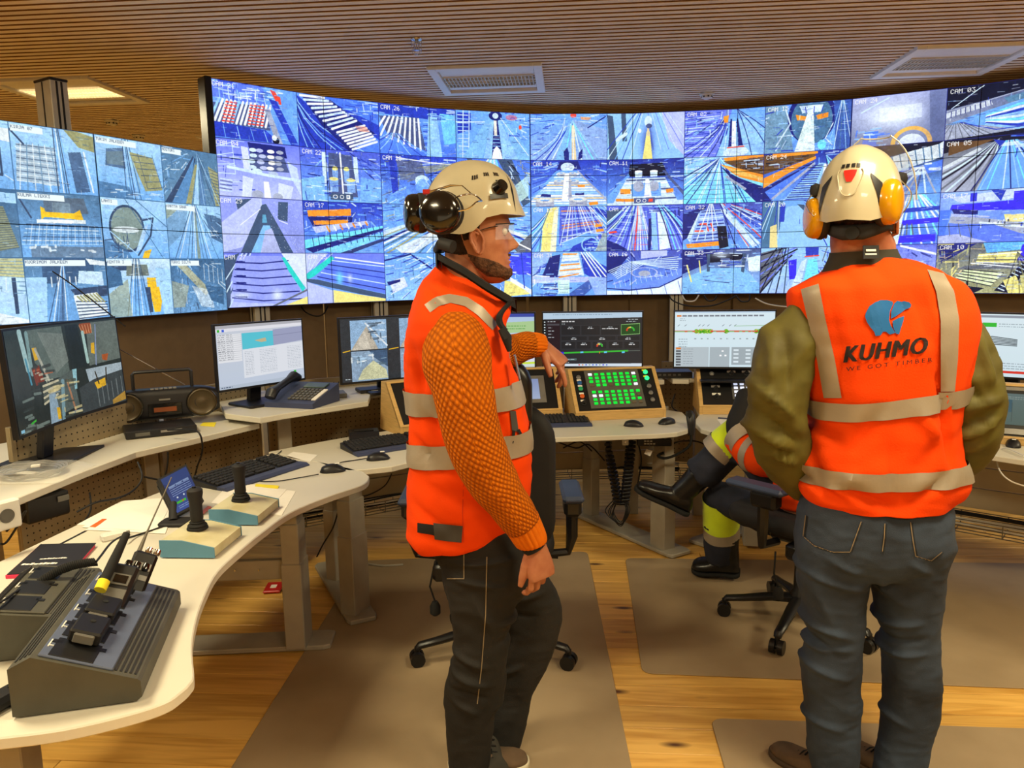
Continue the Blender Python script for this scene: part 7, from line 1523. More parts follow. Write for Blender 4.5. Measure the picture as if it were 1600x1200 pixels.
# head in its own frame: x forward, y left, z up, eyes at z = .012
def head_mb(M4, scale=1.0, beard=False):
    Z = [-.122, -.116, -.104, -.090, -.076, -.066, -.058, -.046, -.034, -.02, 0, .016, .034, .055, .08, .10, .115, .122]
    XF = [.055, .074, .087, .088, .083, .084, .084, .083, .086, .087, .085, .086, .095, .093, .082, .062, .035, .004]
    XB = [.03, .012, -.006, -.028, -.046, -.055, -.062, -.07, -.078, -.085, -.092, -.096, -.099, -.1, -.094, -.076, -.048, -.004]
    Wd = [.012, .03, .045, .054, .060, .063, .065, .068, .070, .072, .074, .076, .078, .078, .071, .057, .036, .004]
    NZ = [(-.046, 0), (-.040, .010), (-.034, .024), (-.026, .030), (-.016, .024), (-.004, .017), (.008, .010), (.018, .005), (.03, .002), (.04, 0)]
    def lin(T, x):
        if x <= T[0][0] or x >= T[-1][0]: return 0
        for (a, va), (b_, vb) in zip(T[:-1], T[1:]):
            if x <= b_: return va + (vb - va) * (x - a) / (b_ - a)
    b = MB(); rows = []; NN = 72; zz = []
    for i in range(len(Z) - 1):
        for k in range(5): zz.append(Z[i] + (Z[i + 1] - Z[i]) * k / 5)
    zz.append(Z[-1])
    for z in zz:
        xf = float(np.interp(z, Z, XF)); xb = float(np.interp(z, Z, XB)); w = float(np.interp(z, Z, Wd)); cx = (xf + xb) / 2; a = (xf - xb) / 2; r_ = []
        for k in range(NN):
            t = -PI + 2 * PI * k / NN; cc, ss = math.cos(t), math.sin(t); p = 2.25
            x = cx + a * math.copysign(abs(cc) ** (2 / p), cc); y = w * math.copysign(abs(ss) ** (2 / p), ss)
            g = lambda m_, s_: math.exp(-((t - m_) / s_) ** 2)
            sg = .10 + .10 * max(0, min(1, (-.005 - z) / .03)); x += lin(NZ, z) * g(0, sg)
            for e in (-1, 1):
                x -= .011 * g(e * .42, .17) * math.exp(-((z - .012) / .013) ** 2); x += .004 * g(e * .4, .3) * math.exp(-((z - .034) / .008) ** 2)
                y += e * .003 * g(e * .95, .3) * math.exp(-((z + .015) / .02) ** 2)
                x += .004 * g(e * .24, .09) * math.exp(-((z + .036) / .007) ** 2)
            x += .005 * g(0, .32) * (math.exp(-((z + .0575) / .0045) ** 2) + math.exp(-((z + .069) / .005) ** 2)) - .003 * g(0, .34) * math.exp(-((z + .0633) / .0022) ** 2)
            x += .003 * g(0, .25) * math.exp(-((z + .098) / .01) ** 2)
            r_.append(M4 @ (Vector((x, y, z)) * scale))
        rows.append(r_)
    b.grid(rows, closed=True, cap=True)
    for e in (-1, 1):                    # ears
        def E_(u, v, o): return M4 @ (Vector((-.006 + u, e * (.074 + o), -.008 + v)) * scale)
        out = []; 
        for k in range(25):
            t = 2 * PI * k / 24; rx = .017 * (1 if math.sin(t) > -.2 else .8); out.append((rx * math.cos(t) - .004 * math.sin(t), .032 * math.sin(t)))
        b.tube([E_(u, v, .012 + (.006 if u < 0 else -.004)) for u, v in out[:-1]], .0042 * scale, 8, closed=True)
        b.grid([[E_(u * s_, v * s_, .002 + .010 * s_ + (.006 * s_ if u < 0 else -.004 * s_)) for u, v in out[:-1]] for s_ in (1, .8, .5, .05)], closed=True)
        b.tube([E_(u * .62, v * .6 + .003, .010) for u, v in out[3:16]], .0032 * scale, 6)
        b.grid([[E_(u * s_, v * s_, z_) for u, v in out[:-1]] for s_, z_ in ((1.0, .012), (.75, .004), (.6, -.006))], closed=True)
    return b
def helmet_fn(M4, top=.215, front=.135, back=.15, half=.118, rim=None, cx=-.012, brim=.018):
    rim = rim or [(0, .066), (60, .062), (80, .05), (95, .012), (108, .002), (130, .006), (160, .02), (180, .026)]
    RA = [r_[0] for r_ in rim]; RZ_ = [r_[1] for r_ in rim]
    def f(th, t, off=0.0):
        """th degrees from the front, t 0 at the crown .. 1 at the rim"""
        T_ = abs((th + 180) % 360 - 180); zr = float(np.interp(T_, RA, RZ_)); c_, s_ = math.cos(math.radians(th)), math.sin(math.radians(th))
        ph = t * PI / 2; rr = math.sin(ph) ** .86; zf = math.cos(ph) ** .92 if t < 1 else 0
        a = front if c_ > 0 else back; z = zr + (top - zr) * zf
        a += brim * max(0, c_) ** 4 * max(0, (t - .82) / .18) ** 1.5
        ridge = .005 * math.exp(-((s_ * rr * half) / .03) ** 4) * max(0, 1 - t * .6)
        x = cx + (a + off) * c_ * rr; y = (half + off) * s_ * rr
        n_ = Vector((x - cx, y, (z - .05))).normalized()
        return M4 @ (Vector((x, y, z)) + Vector((0, 0, off * zf)) + n_ * ridge)
    return f
def helmet(f, parent, label):
    b = MB(); rows = []
    for i in range(1, 25): rows.append([f(360 * k / 72, i / 24) for k in range(72)])
    rows2 = [[f(360 * k / 72, i / 24, -.006) for k in range(72)] for i in range(24, 0, -1)]
    b.grid(rows + rows2 + [rows[0]], closed=True)
    b.add([f(360 * k / 72, 1 / 24) for k in range(72)], [tuple(range(72))], True)
    return b.build('helmet', M_helmet, parent, label)
def patch(f, th0, th1, t0, t1, m, name, parent, off=.0015, n=6, shape=None):
    rows = []
    for i in range(n + 1):
        r_ = []
        for k in range(n + 1):
            u, v = i / n, k / n
            if shape: th, t = shape(u, v)
            else: th, t = th0 + (th1 - th0) * u, t0 + (t1 - t0) * v
            r_.append(f(th, t, off))
        rows.append(r_)
    b = MB(); b.grid(rows); return b.build(name, m, parent)
def muff(c, ax, up, rx, ry, th, col, parent, label):
    """ear muff: outward axis ax, up direction"""
    ax = Vector(ax).normalized(); up = Vector(up); up = (up - ax * up.dot(ax)).normalized(); sd = ax.cross(up); c = Vector(c)
    def rows(prof): return [[c + ax * (z * th) + (sd * math.cos(2 * PI * k / 32) * rx + up * math.sin(2 * PI * k / 32) * ry) * r_ for k in range(32)] for r_, z in prof]
    b = MB(); b.grid(rows([(.96, 0), (1, .12), (.99, .45), (.93, .7), (.78, .88), (.5, .97), (.1, 1)]), closed=True, cap=True); o = b.build('ear_muff', col, parent, label)
    b = MB(); b.grid(rows([(.7, -.5), (.97, -.42), (1.05, -.2), (1.05, .0), (1.0, .1)]), closed=True, cap=True); b.build('cushion', M_blackm, o)
    return o
# ---------------------------------------------------------------- the man in the orange sweater
P1 = thing('person', 'man in white helmet, orange vest and orange knitted sweater leaning on the chair', 'person', (0, 0, 0))
H1 = Matrix.Translation(at(743, 374, 2.27)) @ Matrix.Rotation(math.radians(9), 4, 'Z') @ Matrix.Rotation(math.radians(-5), 4, 'Y')
H1h = Matrix.Translation(at(746, 371, 2.27)) @ Matrix.Rotation(math.radians(9), 4, 'Z') @ Matrix.Rotation(math.radians(2), 4, 'Y')
S1 = 1.10
bd = head_mb(H1, S1)
loft(bd, [(H1 @ (Vector((-.028, 0, -.02)) * S1), Vector((.062, 0, 0)), Vector((0, .064, 0)), 2), (H1 @ (Vector((-.034, 0, -.07)) * S1), Vector((.064, 0, -.012)), Vector((0, .062, 0)), 2), (at(726, 440, 2.28), Vector((.070, 0, -.02)), Vector((0, .070, 0)), 2), (at(722, 480, 2.29), Vector((.085, 0, -.03)), Vector((0, .10, 0)), 2)], 32)
tor = [(676, 470, 790, 500, .13), (650, 540, 795, 540, .16), (652, 620, 805, 620, .15), (655, 720, 812, 720, .14), (660, 820, 800, 820, .145), (690, 870, 812, 862, .14)]
loft(bd, [pr_ring(a, b_, c, d, 2.30, h) for a, b_, c, d, h in tor], 32)
# near hand hangs relaxed, far hand droops over the chair back
w1 = at(838, 852, 2.075); hd1 = hand_mb(w1, at(848, 905, 2.07) - w1, Vector((.55, -.8, .1)), Vector((-.6, -.3, -.2)), [(20, 34, 22), (26, 38, 24), (32, 42, 24), (40, 44, 26)], 1.06, (28, 25), 4)
v_, f_ = remesh(hd1, .0026, 3); bd.add(v_, f_, True)
w2 = at(850, 541, 2.60); hd2 = hand_mb(w2, at(884, 572, 2.58) - w2, Vector((.45, -.35, .8)), Vector((-.2, -1, -.4)), [(14, 18, 14), (38, 26, 16), (46, 30, 18), (50, 32, 20)], 1.0, (42, 20), 7)
v_, f_ = remesh(hd2, .0026, 3); bd.add(v_, f_, True)
bd.tube([at(722, 520, 2.13), at(735, 640, 2.09), at(760, 740, 2.08), at(838, 852, 2.075)], [.05, .045, .04, .026], 14)
bd.tube([at(740, 515, 2.42), at(790, 552, 2.55), at(850, 541, 2.60)], [.05, .042, .026], 14)
bd.build('body', M_skin, P1)
def hshell(M4, S, z0, z1, t0, t1, off, name, m, parent, amp=.002, cond=None):
    """thin layer of hair or beard over the head"""
    Z = [-.122, -.116, -.104, -.090, -.076, -.066, -.058, -.046, -.034, -.02, 0, .016, .034, .055, .08]
    XF = [.055, .074, .087, .088, .083, .084, .084, .083, .086, .087, .085, .086, .095, .093, .082]; XB = [.03, .012, -.006, -.028, -.046, -.055, -.062, -.07, -.078, -.085, -.092, -.096, -.099, -.1, -.094]; Wd = [.012, .03, .045, .054, .060, .063, .065, .068, .070, .072, .074, .076, .078, .078, .071]
    rows = []; n = 26; mth = 60
    for i in range(n + 1):
        z = z0 + (z1 - z0) * i / n; r_ = []
        for k in range(mth + 1):
            t = math.radians(t0 + (t1 - t0) * k / mth); z_ = z + (cond(math.degrees(t), i / n) if cond else 0)
            xf = float(np.interp(z_, Z, XF)); xb = float(np.interp(z_, Z, XB)); w = float(np.interp(z_, Z, Wd)); a = (xf - xb) / 2; p = 2.25
            e = min(i, n - i, k, mth - k) / 3.0; o = off * min(1, e) - .0015 * (e < .3) + amp * mnoise.noise(Vector((z_ * 260, t * 28, 2)))
            cc, ss = math.cos(t), math.sin(t); r_.append(M4 @ (Vector(((xf + xb) / 2 + (a + o) * math.copysign(abs(cc) ** (2 / p), cc), (w + o) * math.copysign(abs(ss) ** (2 / p), ss), z_)) * S))
        rows.append(r_)
    b = MB(); b.grid(rows); return b.build(name, m, parent)
hshell(H1, S1, -.040, .07, 112, 248, .0035, 'hair', M_hair, P1)
hshell(H1, S1, -.004, .07, 86, 112, .0018, 'sideburn_hair', M_hair, P1); hshell(H1, S1, -.004, .07, -112, -86, .0018, 'sideburn_hair', M_hair, P1)
M_beard = mat('short_brown_beard', '#5c3c28', 0.9, noise=.25, nscale=90, bump=.6, bscale=400)
hshell(H1, S1, -.119, -.084, -118, 118, .0024, 'beard', M_beard, P1, cond=lambda t, u: .05 * max(0, (abs(t) - 40) / 75) * (.35 + .65 * u))
hshell(H1, S1, -.054, -.046, -18, 18, .0065, 'moustache', M_beard, P1, amp=.001)
for e in (-1, 1):
    b = MB(); c_ = H1 @ (Vector((.0735, e * .031, .012)) * S1); b.lathe([(.001, -.012), (.007, -.0095), (.0115, -.003), (.0118, .002), (.009, .008), (.001, .012)], c_, 16); ey = b.build('eye', mat('eye_white', '#cfc8c0', .25), P1)
    b = MB(); c_ = H1 @ (Vector((.0835, e * .031, .012)) * S1); b.lathe([(.0005, -.0045), (.004, -.003), (.0048, 0), (.004, .003), (.0005, .0045)], c_, 12); b.build('iris', mat('grey_iris', '#2c2a2a', .2), ey)
    b = MB(); b.tube([H1 @ (Vector((.0885 - .012 * abs(k - 2) ** 1.4 * .35, e * (.016 + k * .0075), .034 + .003 * math.sin(k))) * S1) for k in range(5)], [.0015, .003, .003, .0026, .001], 6); b.build('eyebrow', M_beard, P1)
# safety glasses
b = MB(); M_gl = mat('clear_lens', '#dfe8ff', .05, alpha=.16, spec=1.0, noise=0)
rows = []
for i in range(21):
    a = math.radians(-62 + 124 * i / 20); rows.append([H1 @ (Vector((-.004 + .112 * math.cos(a) - .006 * (1 - k / 5.0), .083 * math.sin(a), -.012 + k * .0085 + (.004 * abs(math.sin(a)) if k == 0 else 0))) * S1) for k in range(6)])
b.grid(rows); gl = b.build('safety_glasses', M_gl, P1, 'clear wraparound safety glasses')
for e in (-1, 1): b = MB(); b.tube([H1 @ (Vector(p) * S1) for p in ((.052, e * .072, .026), (.03, e * .080, .024), (.0, e * .082, .018), (-.02, e * .080, .008))], [.003, .0028, .0025, .002], 8, flat=.5); b.build('temple_arm', M_black, gl)
b = MB(); b.tube([H1 @ (Vector((-.004 + .112 * math.cos(a), .083 * math.sin(a), .031)) * S1) for a in [math.radians(-62 + 124 * i / 20) for i in range(21)]], .0016, 6); b.build('frame', M_black, gl)
f1 = helmet_fn(H1h); hm = helmet(f1, P1, 'cream climbing-style helmet with black ear muffs folded back')
for th in (-62, -80, -98, 62, 80, 98):
    for k in range(3): patch(f1, th + k * 3.2, th + k * 3.2 + 2.0, .47, .53, M_black, 'vent', hm)
for s_ in (-1, 1):
    patch(f1, 0, 0, 0, 0, M_black, 'front_vent', hm, shape=lambda u, v: (s_ * (22 + 15 * u + 8 * v * (1 - u)), .46 + .42 * u * (.6 + .4 * v) + .1 * v))
    patch(f1, s_ * 55, s_ * 66, .62, .80, M_blackm, 'muff_mount', hm, off=.008); b = MB(); c_ = f1(s_ * 62, .72, .006); n_ = (c_ - f1(s_ * 62, .72, -.01)).normalized()
    b.cyl(c_ - n_ * .004, c_ + n_ * .018, .021, .017, 20); b.build('muff_pivot', M_glossblack, hm)
    patch(f1, s_ * 50, s_ * 76, .78, .84, M_black, 'mount_foot', hm, off=.006)
for k in range(5): patch(f1, 150 + k * 8, 154 + k * 8, .50, .66, M_black, 'rear_vent', hm)
mc = at(690, 332, 2.10); muff(mc, Vector((-.12, -1, .05)), Vector((.1, 0, 1)), .058, .056, .05, M_glossblack, hm, 'black ear muff cup folded over the side of the helmet')
mc2 = at(655, 333, 2.24); muff(mc2, Vector((-1, -.25, 0)), Vector((0, 0, 1)), .05, .055, .045, M_glossblack, hm, 'black ear muff cup folded behind the helmet')
b = MB(); pv = at(753, 314, 2.10)
b.tube(smooth_path([pv, at(740, 304, 2.07), at(722, 305, 2.06), at(706, 312, 2.07), at(696, 325, 2.05)], 5), .0022, 6); b.tube(smooth_path([pv, at(744, 316, 2.07), at(732, 326, 2.06), at(716, 330, 2.06), at(700, 334, 2.05)], 5), .0022, 6)
b.tube([at(738, 304, 2.09), at(722, 290, 2.10), at(704, 290, 2.09), at(672, 300, 2.11)], [.0016, .0016, .003, .004], 6); b.build('muff_wire', M_chrome, hm)
b = MB(); b.tube([at(688, 380, 2.17), at(708, 386, 2.15)], [.017, .018], 14); b.tube([at(688, 380, 2.2), at(684, 390, 2.3), at(690, 390, 2.38)], [.012, .014, .012], 10); b.build('neck_ratchet', M_blackm, hm)
b = MB(); b.box(at(667, 300, 2.17), (.02, .03, .012)); b.build('red_clip', M_red, hm)
# vest of man 1
V1 = [(684, 404, 772, 452, 2.29, .075), (676, 415, 797, 470, 2.29, .095), (660, 440, 797, 488, 2.29, .15), (641, 482, 790, 512, 2.29, .205), (632, 520, 793, 535, 2.29, .215), (630, 565, 806, 566, 2.29, .20), (634, 610, 818, 610, 2.29, .185), (638, 660, 828, 660, 2.29, .178), (636, 720, 832, 718, 2.29, .178), (634, 790, 829, 778, 2.29, .182), (634, 832, 812, 815, 2.29, .182), (646, 850, 800, 824, 2.29, .17)]
CR1 = creases([(638, 540, 660, 640, .012, .012), (650, 640, 700, 700, .012, .014), (640, 690, 690, 745, .012, .012), (655, 760, 740, 800, .014, .010), (690, 760, 760, 790, .01, .008), (660, 450, 700, 480, .01, .008), (800, 560, 812, 640, .01, .01), (640, 800, 700, 830, .012, .01), (775, 640, 800, 720, .012, .012), (720, 780, 800, 812, .014, .010)], 2.10)
vb = MB(); loft(vb, [pr_ring(a, b_, c, d, Y, h, 2.25) for a, b_, c, d, Y, h in V1], 84, 9)
vv1 = displace(vb.v, vb.f, lambda v: folds(.009, (6, 6, 4), 3)(v) + folds(.004, (4, 4, 16), 8)(v) + CR1(v)); 
keep = [f for f in vb.f if len(f) < 10]
ve1 = from_vf('vest', vv1, keep, M_vest, P1, label='orange high-visibility vest with two reflective bands'); ve1.modifiers.new('thickness', 'SOLIDIFY').thickness = .004
bv1 = bvh_of(vv1, keep)
c1 = at(732, 600, 2.29); z1a, z1b, z2a, z2b = at(636, 606, 2.29).z, at(636, 641, 2.29).z, at(636, 685, 2.29).z, at(636, 719, 2.29).z
wrap(bv1, c1, lambda a: z1b + .012 * (1 + math.cos(a)), lambda a: z1a + .012 * (1 + math.cos(a)), 0, 360, M_refl, 'reflective_band', ve1, off=.0075, label='upper grey reflective band')
wrap(bv1, c1, lambda a: z2b + .02 * (1 + math.cos(a)), lambda a: z2a + .02 * (1 + math.cos(a)), 0, 360, M_refl, 'reflective_band', ve1, off=.0075, label='lower grey reflective band')
strip(bv1, [(663, 476), (680, 464), (702, 459), (730, 464), (755, 480), (778, 506)], [(672, 488), (686, 478), (704, 473), (726, 478), (746, 492), (770, 516)], M_refl, 'shoulder_band', ve1)
strip(bv1, [(652, 817), (676, 820), (680, 821)], [(652, 832), (676, 836), (680, 838)], M_blackc, 'hem_tab', ve1, n=6, off=.005); strip(bv1, [(677, 817), (700, 820), (723, 822)], [(679, 843), (700, 846), (721, 848)], mat('dark_grey_patch', '#3a3836', .8), 'hem_patch', ve1, n=8, off=.007)
strip(bv1, [(797, 642), (803, 642), (806, 642)], [(800, 672), (806, 674), (811, 676)], mat('dark_grey_patch', '#3a3836', .8), 'pocket_flap', ve1, n=6, off=.006)
strip(bv1, [(801, 662), (800, 690), (795, 712)], [(806, 662), (804, 692), (798, 714)], M_blackc, 'pocket_zip', ve1, n=10, off=.005)
strip(bv1, [(808, 672), (817, 690)], [(812, 670), (821, 688)], M_blackc, 'zip_pull', ve1, n=4, off=.008)
strip(bv1, [(724, 752), (722, 800), (724, 848)], [(725, 752), (723, 800), (725, 848)], mat('orange_seam', '#c43206', .9), 'seam', ve1, n=16, w=1, off=.002)
# collar, dark lining, front edge
cp = [at(684, 403, 2.21), at(700, 412, 2.17), at(722, 424, 2.15), at(752, 444, 2.15), at(782, 462, 2.17), at(801, 473, 2.23)]
rows = []
for i, p in enumerate(smooth_path(cp, 5)): rows.append([p + Vector((0, -.004, -.005)), p + Vector((0, .0, .012)), p + Vector((.006, .022, .012)), p + Vector((.01, .035, -.02))])
b = MB(); b.grid(rows); b.build('collar_lining', M_blackc, ve1)
cp2 = [at(684, 403, 2.21), at(682, 402, 2.30), at(690, 408, 2.38), at(730, 430, 2.41), at(780, 462, 2.38), at(801, 473, 2.30)]
rows = []
for i, p in enumerate(smooth_path(cp2, 5)): rows.append([p + Vector((-.003, .0, -.03)), p + Vector((-.003, 0, .012)), p + Vector((.012, -.01, .01)), p + Vector((.012, -.01, -.03))])
b = MB(); b.grid(rows); b.build('collar_lining', M_blackc, ve1)
rows = []
for p in smooth_path([at(797, 470, 2.20), at(780, 490, 2.155), at(778, 504, 2.15), at(786, 516, 2.15)], 5): rows.append([p + Vector((-.005, -.004, 0)), p + Vector((.006, -.003, 0)), p + Vector((.014, .02, 0))])
b = MB(); b.grid(rows); b.build('front_facing', M_blackc, ve1)
b = MB(); b.tube([at(784, 514, 2.14), at(792, 528, 2.135), at(796, 548, 2.14)], [.02, .026, .012], 12, flat=.5); b.build('chest_clip', M_blackc, ve1)
b = MB(); b.tube([at(804, 555, 2.15), at(812, 592, 2.16)], [.009, .009], 8, flat=.4); b.build('badge_holder', mat('silver_blue_badge', '#8898b0', .3, metal=.4), ve1)
# sleeves of the sweater
ap = [at(716, 505, 2.20), at(713, 530, 2.15), at(714, 562, 2.10), at(724, 615, 2.06), at(734, 662, 2.05), at(748, 706, 2.05), at(770, 752, 2.055), at(797, 790, 2.06), at(818, 820, 2.07)]
sl, tb_, _ = tube_uv(ap, [.06, .092, .096, .084, .080, .079, .070, .060, .052], 'sweater_sleeve', M_knit, P1, 56, 7, 1.0, folds(.004, (7, 7, 5), 9), 'orange honeycomb knit sleeve')
def ribbed(pts, r0, r1, parent, name='cuff', n=60):
    P = smooth_path(pts, 5); b = MB(); b.tube(P, [r0 + (r1 - r0) * i / (len(P) - 1) for i in range(len(P))], n); k = [0]
    ctr = [P[i // n] for i in range(len(P) * n)]
    b.v = [c + (v - c) * (1 + (.035 if (i % n) % 3 else -.03)) for i, (v, c) in enumerate(zip(b.v, ctr))]
    return b.build(name, M_rib, parent)
ribbed([at(814, 814, 2.07), at(829, 842, 2.073), at(832, 850, 2.074)], .053, .040, sl); b = MB(); b.tube([at(830, 846, 2.074), at(836, 856, 2.075)], .036, 20); b.build('shirt_cuff', M_blackc, sl)

sl2, _, _ = tube_uv([at(745, 515, 2.42), at(770, 540, 2.50), at(795, 548, 2.56), at(822, 540, 2.58), at(832, 538, 2.59)], [.07, .065, .056, .048, .044], 'sweater_sleeve', M_knit, P1, 40, 6, 1.0, folds(.003, (8, 8, 8), 2), 'orange honeycomb knit sleeve')
ribbed([at(826, 539, 2.585), at(838, 539, 2.59), at(846, 540, 2.60)], .045, .038, sl2)
# armhole piping of the vest around the near sleeve
# sweater body under the vest (seen at the neck opening only)
# trousers
tr = MB()
loft(tr, [pr_ring(662, 815, 812, 805, 2.29, .155), pr_ring(676, 850, 824, 840, 2.29, .16), pr_ring(690, 875, 828, 868, 2.28, .155), pr_ring(694, 905, 832, 900, 2.27, .14), pr_ring(700, 930, 820, 925, 2.27, .10)], 40, 4)
loft(tr, [pr_ring(690, 860, 815, 855, 2.22, .09), pr_ring(696, 905, 812, 900, 2.21, .092), pr_ring(707, 965, 800, 960, 2.20, .085), pr_ring(711, 1013, 793, 1010, 2.19, .075), pr_ring(700, 1055, 787, 1050, 2.19, .072), pr_ring(696, 1100, 775, 1098, 2.20, .068), pr_ring(699, 1150, 768, 1150, 2.20, .062), pr_ring(703, 1190, 764, 1192, 2.20, .06), pr_ring(702, 1204, 766, 1206, 2.20, .062)], 40, 5)
loft(tr, [pr_ring(730, 860, 826, 858, 2.36, .085), pr_ring(752, 900, 852, 895, 2.38, .085), pr_ring(772, 945, 876, 945, 2.40, .082), pr_ring(770, 985, 872, 990, 2.40, .075), pr_ring(762, 1030, 855, 1036, 2.39, .068), pr_ring(752, 1080, 832, 1085, 2.38, .064), pr_ring(744, 1130, 822, 1138, 2.35, .062), pr_ring(736, 1162, 808, 1172, 2.33, .06)], 40, 5)
CRT = creases([(700, 890, 800, 885, .008, .008), (705, 912, 790, 925, .008, .008), (705, 1030, 760, 1050, .010, .010), (700, 1060, 765, 1080, .009, .010), (700, 1085, 760, 1100, .009, -.008), (700, 1100, 745, 1125, .009, .010), (780, 985, 850, 975, .010, .012), (775, 1010, 840, 1015, .009, -.008), (740, 940, 770, 990, .012, .008), (800, 1060, 760, 1140, .012, .010), (770, 1120, 820, 1100, .009, .010)], 2.1)
v_, f_ = remesh(tr, .008, 3); v_ = displace(v_, f_, lambda v: folds(.006, (7, 7, 9), 1.5)(v) + folds(.002, (14, 14, 30), 3)(v) + CRT(v)); t_ = from_vf('trousers', v_, f_, M_bjean, P1); sd_ = t_.modifiers.new('s', 'SUBSURF'); sd_.levels = sd_.render_levels = 1
bvt = bvh_of(v_, f_)
for A, B in (([(760, 870), (758, 960), (752, 1040), (745, 1100)], [(761.5, 870), (759.5, 960), (753.5, 1040), (746.5, 1100)]), ([(724, 862), (724, 905)], [(725.5, 862), (725.5, 905)]), ([(698, 905), (724, 905)], [(698, 903.5), (724, 903.5)])):
    strip(bvt, A, B, M_stitch, 'seam', t_, n=20, w=1, off=.0035)
def shoe(heel, toe, m, parent, sole, label=None, w=.045, h=.075, low=True):
    heel = Vector(heel); toe = Vector(toe); d = (toe - heel); L_ = d.length; d.normalize(); s_ = Vector((-d.y, d.x, 0)); R_ = []
    for t, ww, hh, zz in ((-.02, .5, .5, .55), (.03, .8, 1.0, .5), (.12, .86, 1.05, .52), (.3, .82, 1.0, .5), (.5, .9, .74, .4), (.7, 1.04, .56, .32), (.86, .95, .48, .3), (.97, .6, .36, .25), (1.0, .2, .2, .22)):
        c = heel + d * L_ * t + Vector((0, 0, .012 + h * hh * .5)); R_.append((c, s_ * w * ww, Vector((0, 0, h * hh * .5)), 2.5))
    b = MB(); loft(b, R_, 28, 4); o = b.build('shoe', m, parent, label)
    R2 = [(heel + d * L_ * t + Vector((0, 0, .013)), s_ * (w * ww + .003), Vector((0, 0, .012)), 4) for t, ww in ((-.03, .5), (.03, .85), (.3, .82), (.5, .88), (.7, 1.04), (.86, .97), (.98, .62), (1.02, .25))]
    b = MB(); loft(b, R2, 28, 3); b.build('sole', sole, o)
    for k in range(4): t = .38 + k * .075; c = heel + d * L_ * t + Vector((0, 0, .012 + h * (.93 - k * .13))); b = MB(); b.tube([c - s_ * w * .45, c + Vector((0, 0, .006)), c + s_ * w * .45], .0025, 6); b.build('lace', M_blackc, o)
    return o
M_shoe = mat('brown_grey_suede', '#5d4a38', .9, noise=.1); M_sole = mat('pale_sole', '#c8bfa8', .7)
g1 = onz(728, 1206, 0); shoe((g1.x - .05, g1.y + .0, 0), (g1.x + .20, g1.y + .03, 0), M_shoe, P1, M_sole); g2 = onz(768, 1182, 0)
shoe((g2.x - .03, g2.y + .06, 0), (g2.x + .03, g2.y - .19, 0), mat('dark_grey_shoe', '#35322c', .8), P1, M_sole)
# ---------------------------------------------------------------- the man in the printed vest
P2 = thing('person', 'man seen from behind in olive jacket, jeans and orange vest with blue bear print', 'person', (0, 0, 0))
YB = 2.13
H2 = Matrix.Translation(at(1343, 345, YB)) @ Matrix.Rotation(math.radians(58), 4, 'Z')
S2 = 1.05
bd = head_mb(H2, S2)
loft(bd, [(H2 @ (Vector((-.025, 0, -.01)) * S2), Vector((.068, 0, 0)), Vector((0, .07, 0)), 2), (at(1347, 378, YB), Vector((.083, 0, 0)), Vector((0, .075, 0)), 2.1), (at(1350, 405, YB + .01), Vector((.088, 0, 0)), Vector((0, .08, 0)), 2.1), (at(1358, 440, YB + .02), Vector((.14, 0, 0)), Vector((0, .09, 0)), 2)], 32)
loft(bd, [pr_ring(a, y, c, y, YB + .02, h) for y, a, c, h in ((440, 1285, 1450, .08), (480, 1250, 1495, .11), (600, 1275, 1485, .11), (700, 1275, 1470, .11), (800, 1275, 1460, .11))], 32)
pl_ = at(1300, 765, YB + .20); hl = hand_mb(pl_, Vector((.6, .5, -.6)), Vector((-.5, .6, .2)), Vector((.4, .5, .6)), [20, 22, 25, 28], 1.0); v_, f_ = remesh(hl, .004, 2); bd.add(v_, f_, True)
pr2 = at(1462, 745, YB + .20); hr = hand_mb(pr2, Vector((-.6, .5, -.6)), Vector((.5, .6, .2)), Vector((-.4, .5, .6)), [20, 22, 25, 28], 1.0); v_, f_ = remesh(hr, .004, 2); bd.add(v_, f_, True)
bd.tube([at(1260, 490, YB), at(1222, 640, YB), pl_], [.05, .045, .026], 12); bd.tube([at(1495, 490, YB), at(1520, 640, YB), pr2], [.05, .045, .026], 12)
bd.build('body', M_skin, P2)
hshell(H2, S2, -.035, .08, 95, 265, .003, 'hair', mat('cropped_grey_brown_hair', '#4a3426', .9, noise=.25, nscale=90, bump=.5, bscale=400), P2)
# jacket: sleeves and collar
CRS = creases([(1185, 600, 1240, 655, .010, .016), (1180, 640, 1250, 690, .009, -.014), (1176, 665, 1240, 705, .010, .016), (1200, 700, 1250, 730, .009, .014), (1215, 500, 1205, 620, .012, .010), (1230, 520, 1228, 610, .01, -.008), (1190, 700, 1250, 712, .008, -.012), (1505, 640, 1560, 620, .010, .014), (1500, 690, 1560, 650, .010, .016), (1500, 670, 1556, 640, .008, -.012), (1495, 715, 1550, 690, .010, .014), (1530, 520, 1545, 610, .012, .010), (1510, 600, 1540, 640, .01, -.008)], 2.05)
tube_uv([at(1295, 486, YB + .02), at(1262, 500, YB), at(1237, 540, YB - .01), at(1219, 590, YB - .015), at(1213, 645, YB - .01), at(1222, 695, YB + .02), at(1250, 738, YB + .09), at(1290, 765, YB + .17)], [.045, .062, .076, .078, .079, .077, .070, .055], 'jacket_sleeve', M_olivej, P2, 72, 9, 1.05, lambda v: folds(.008, (8, 8, 10), 4)(v) + folds(.002, (24, 24, 30), 1)(v) + CRS(v), 'olive jacket sleeve, arm bent forwards')
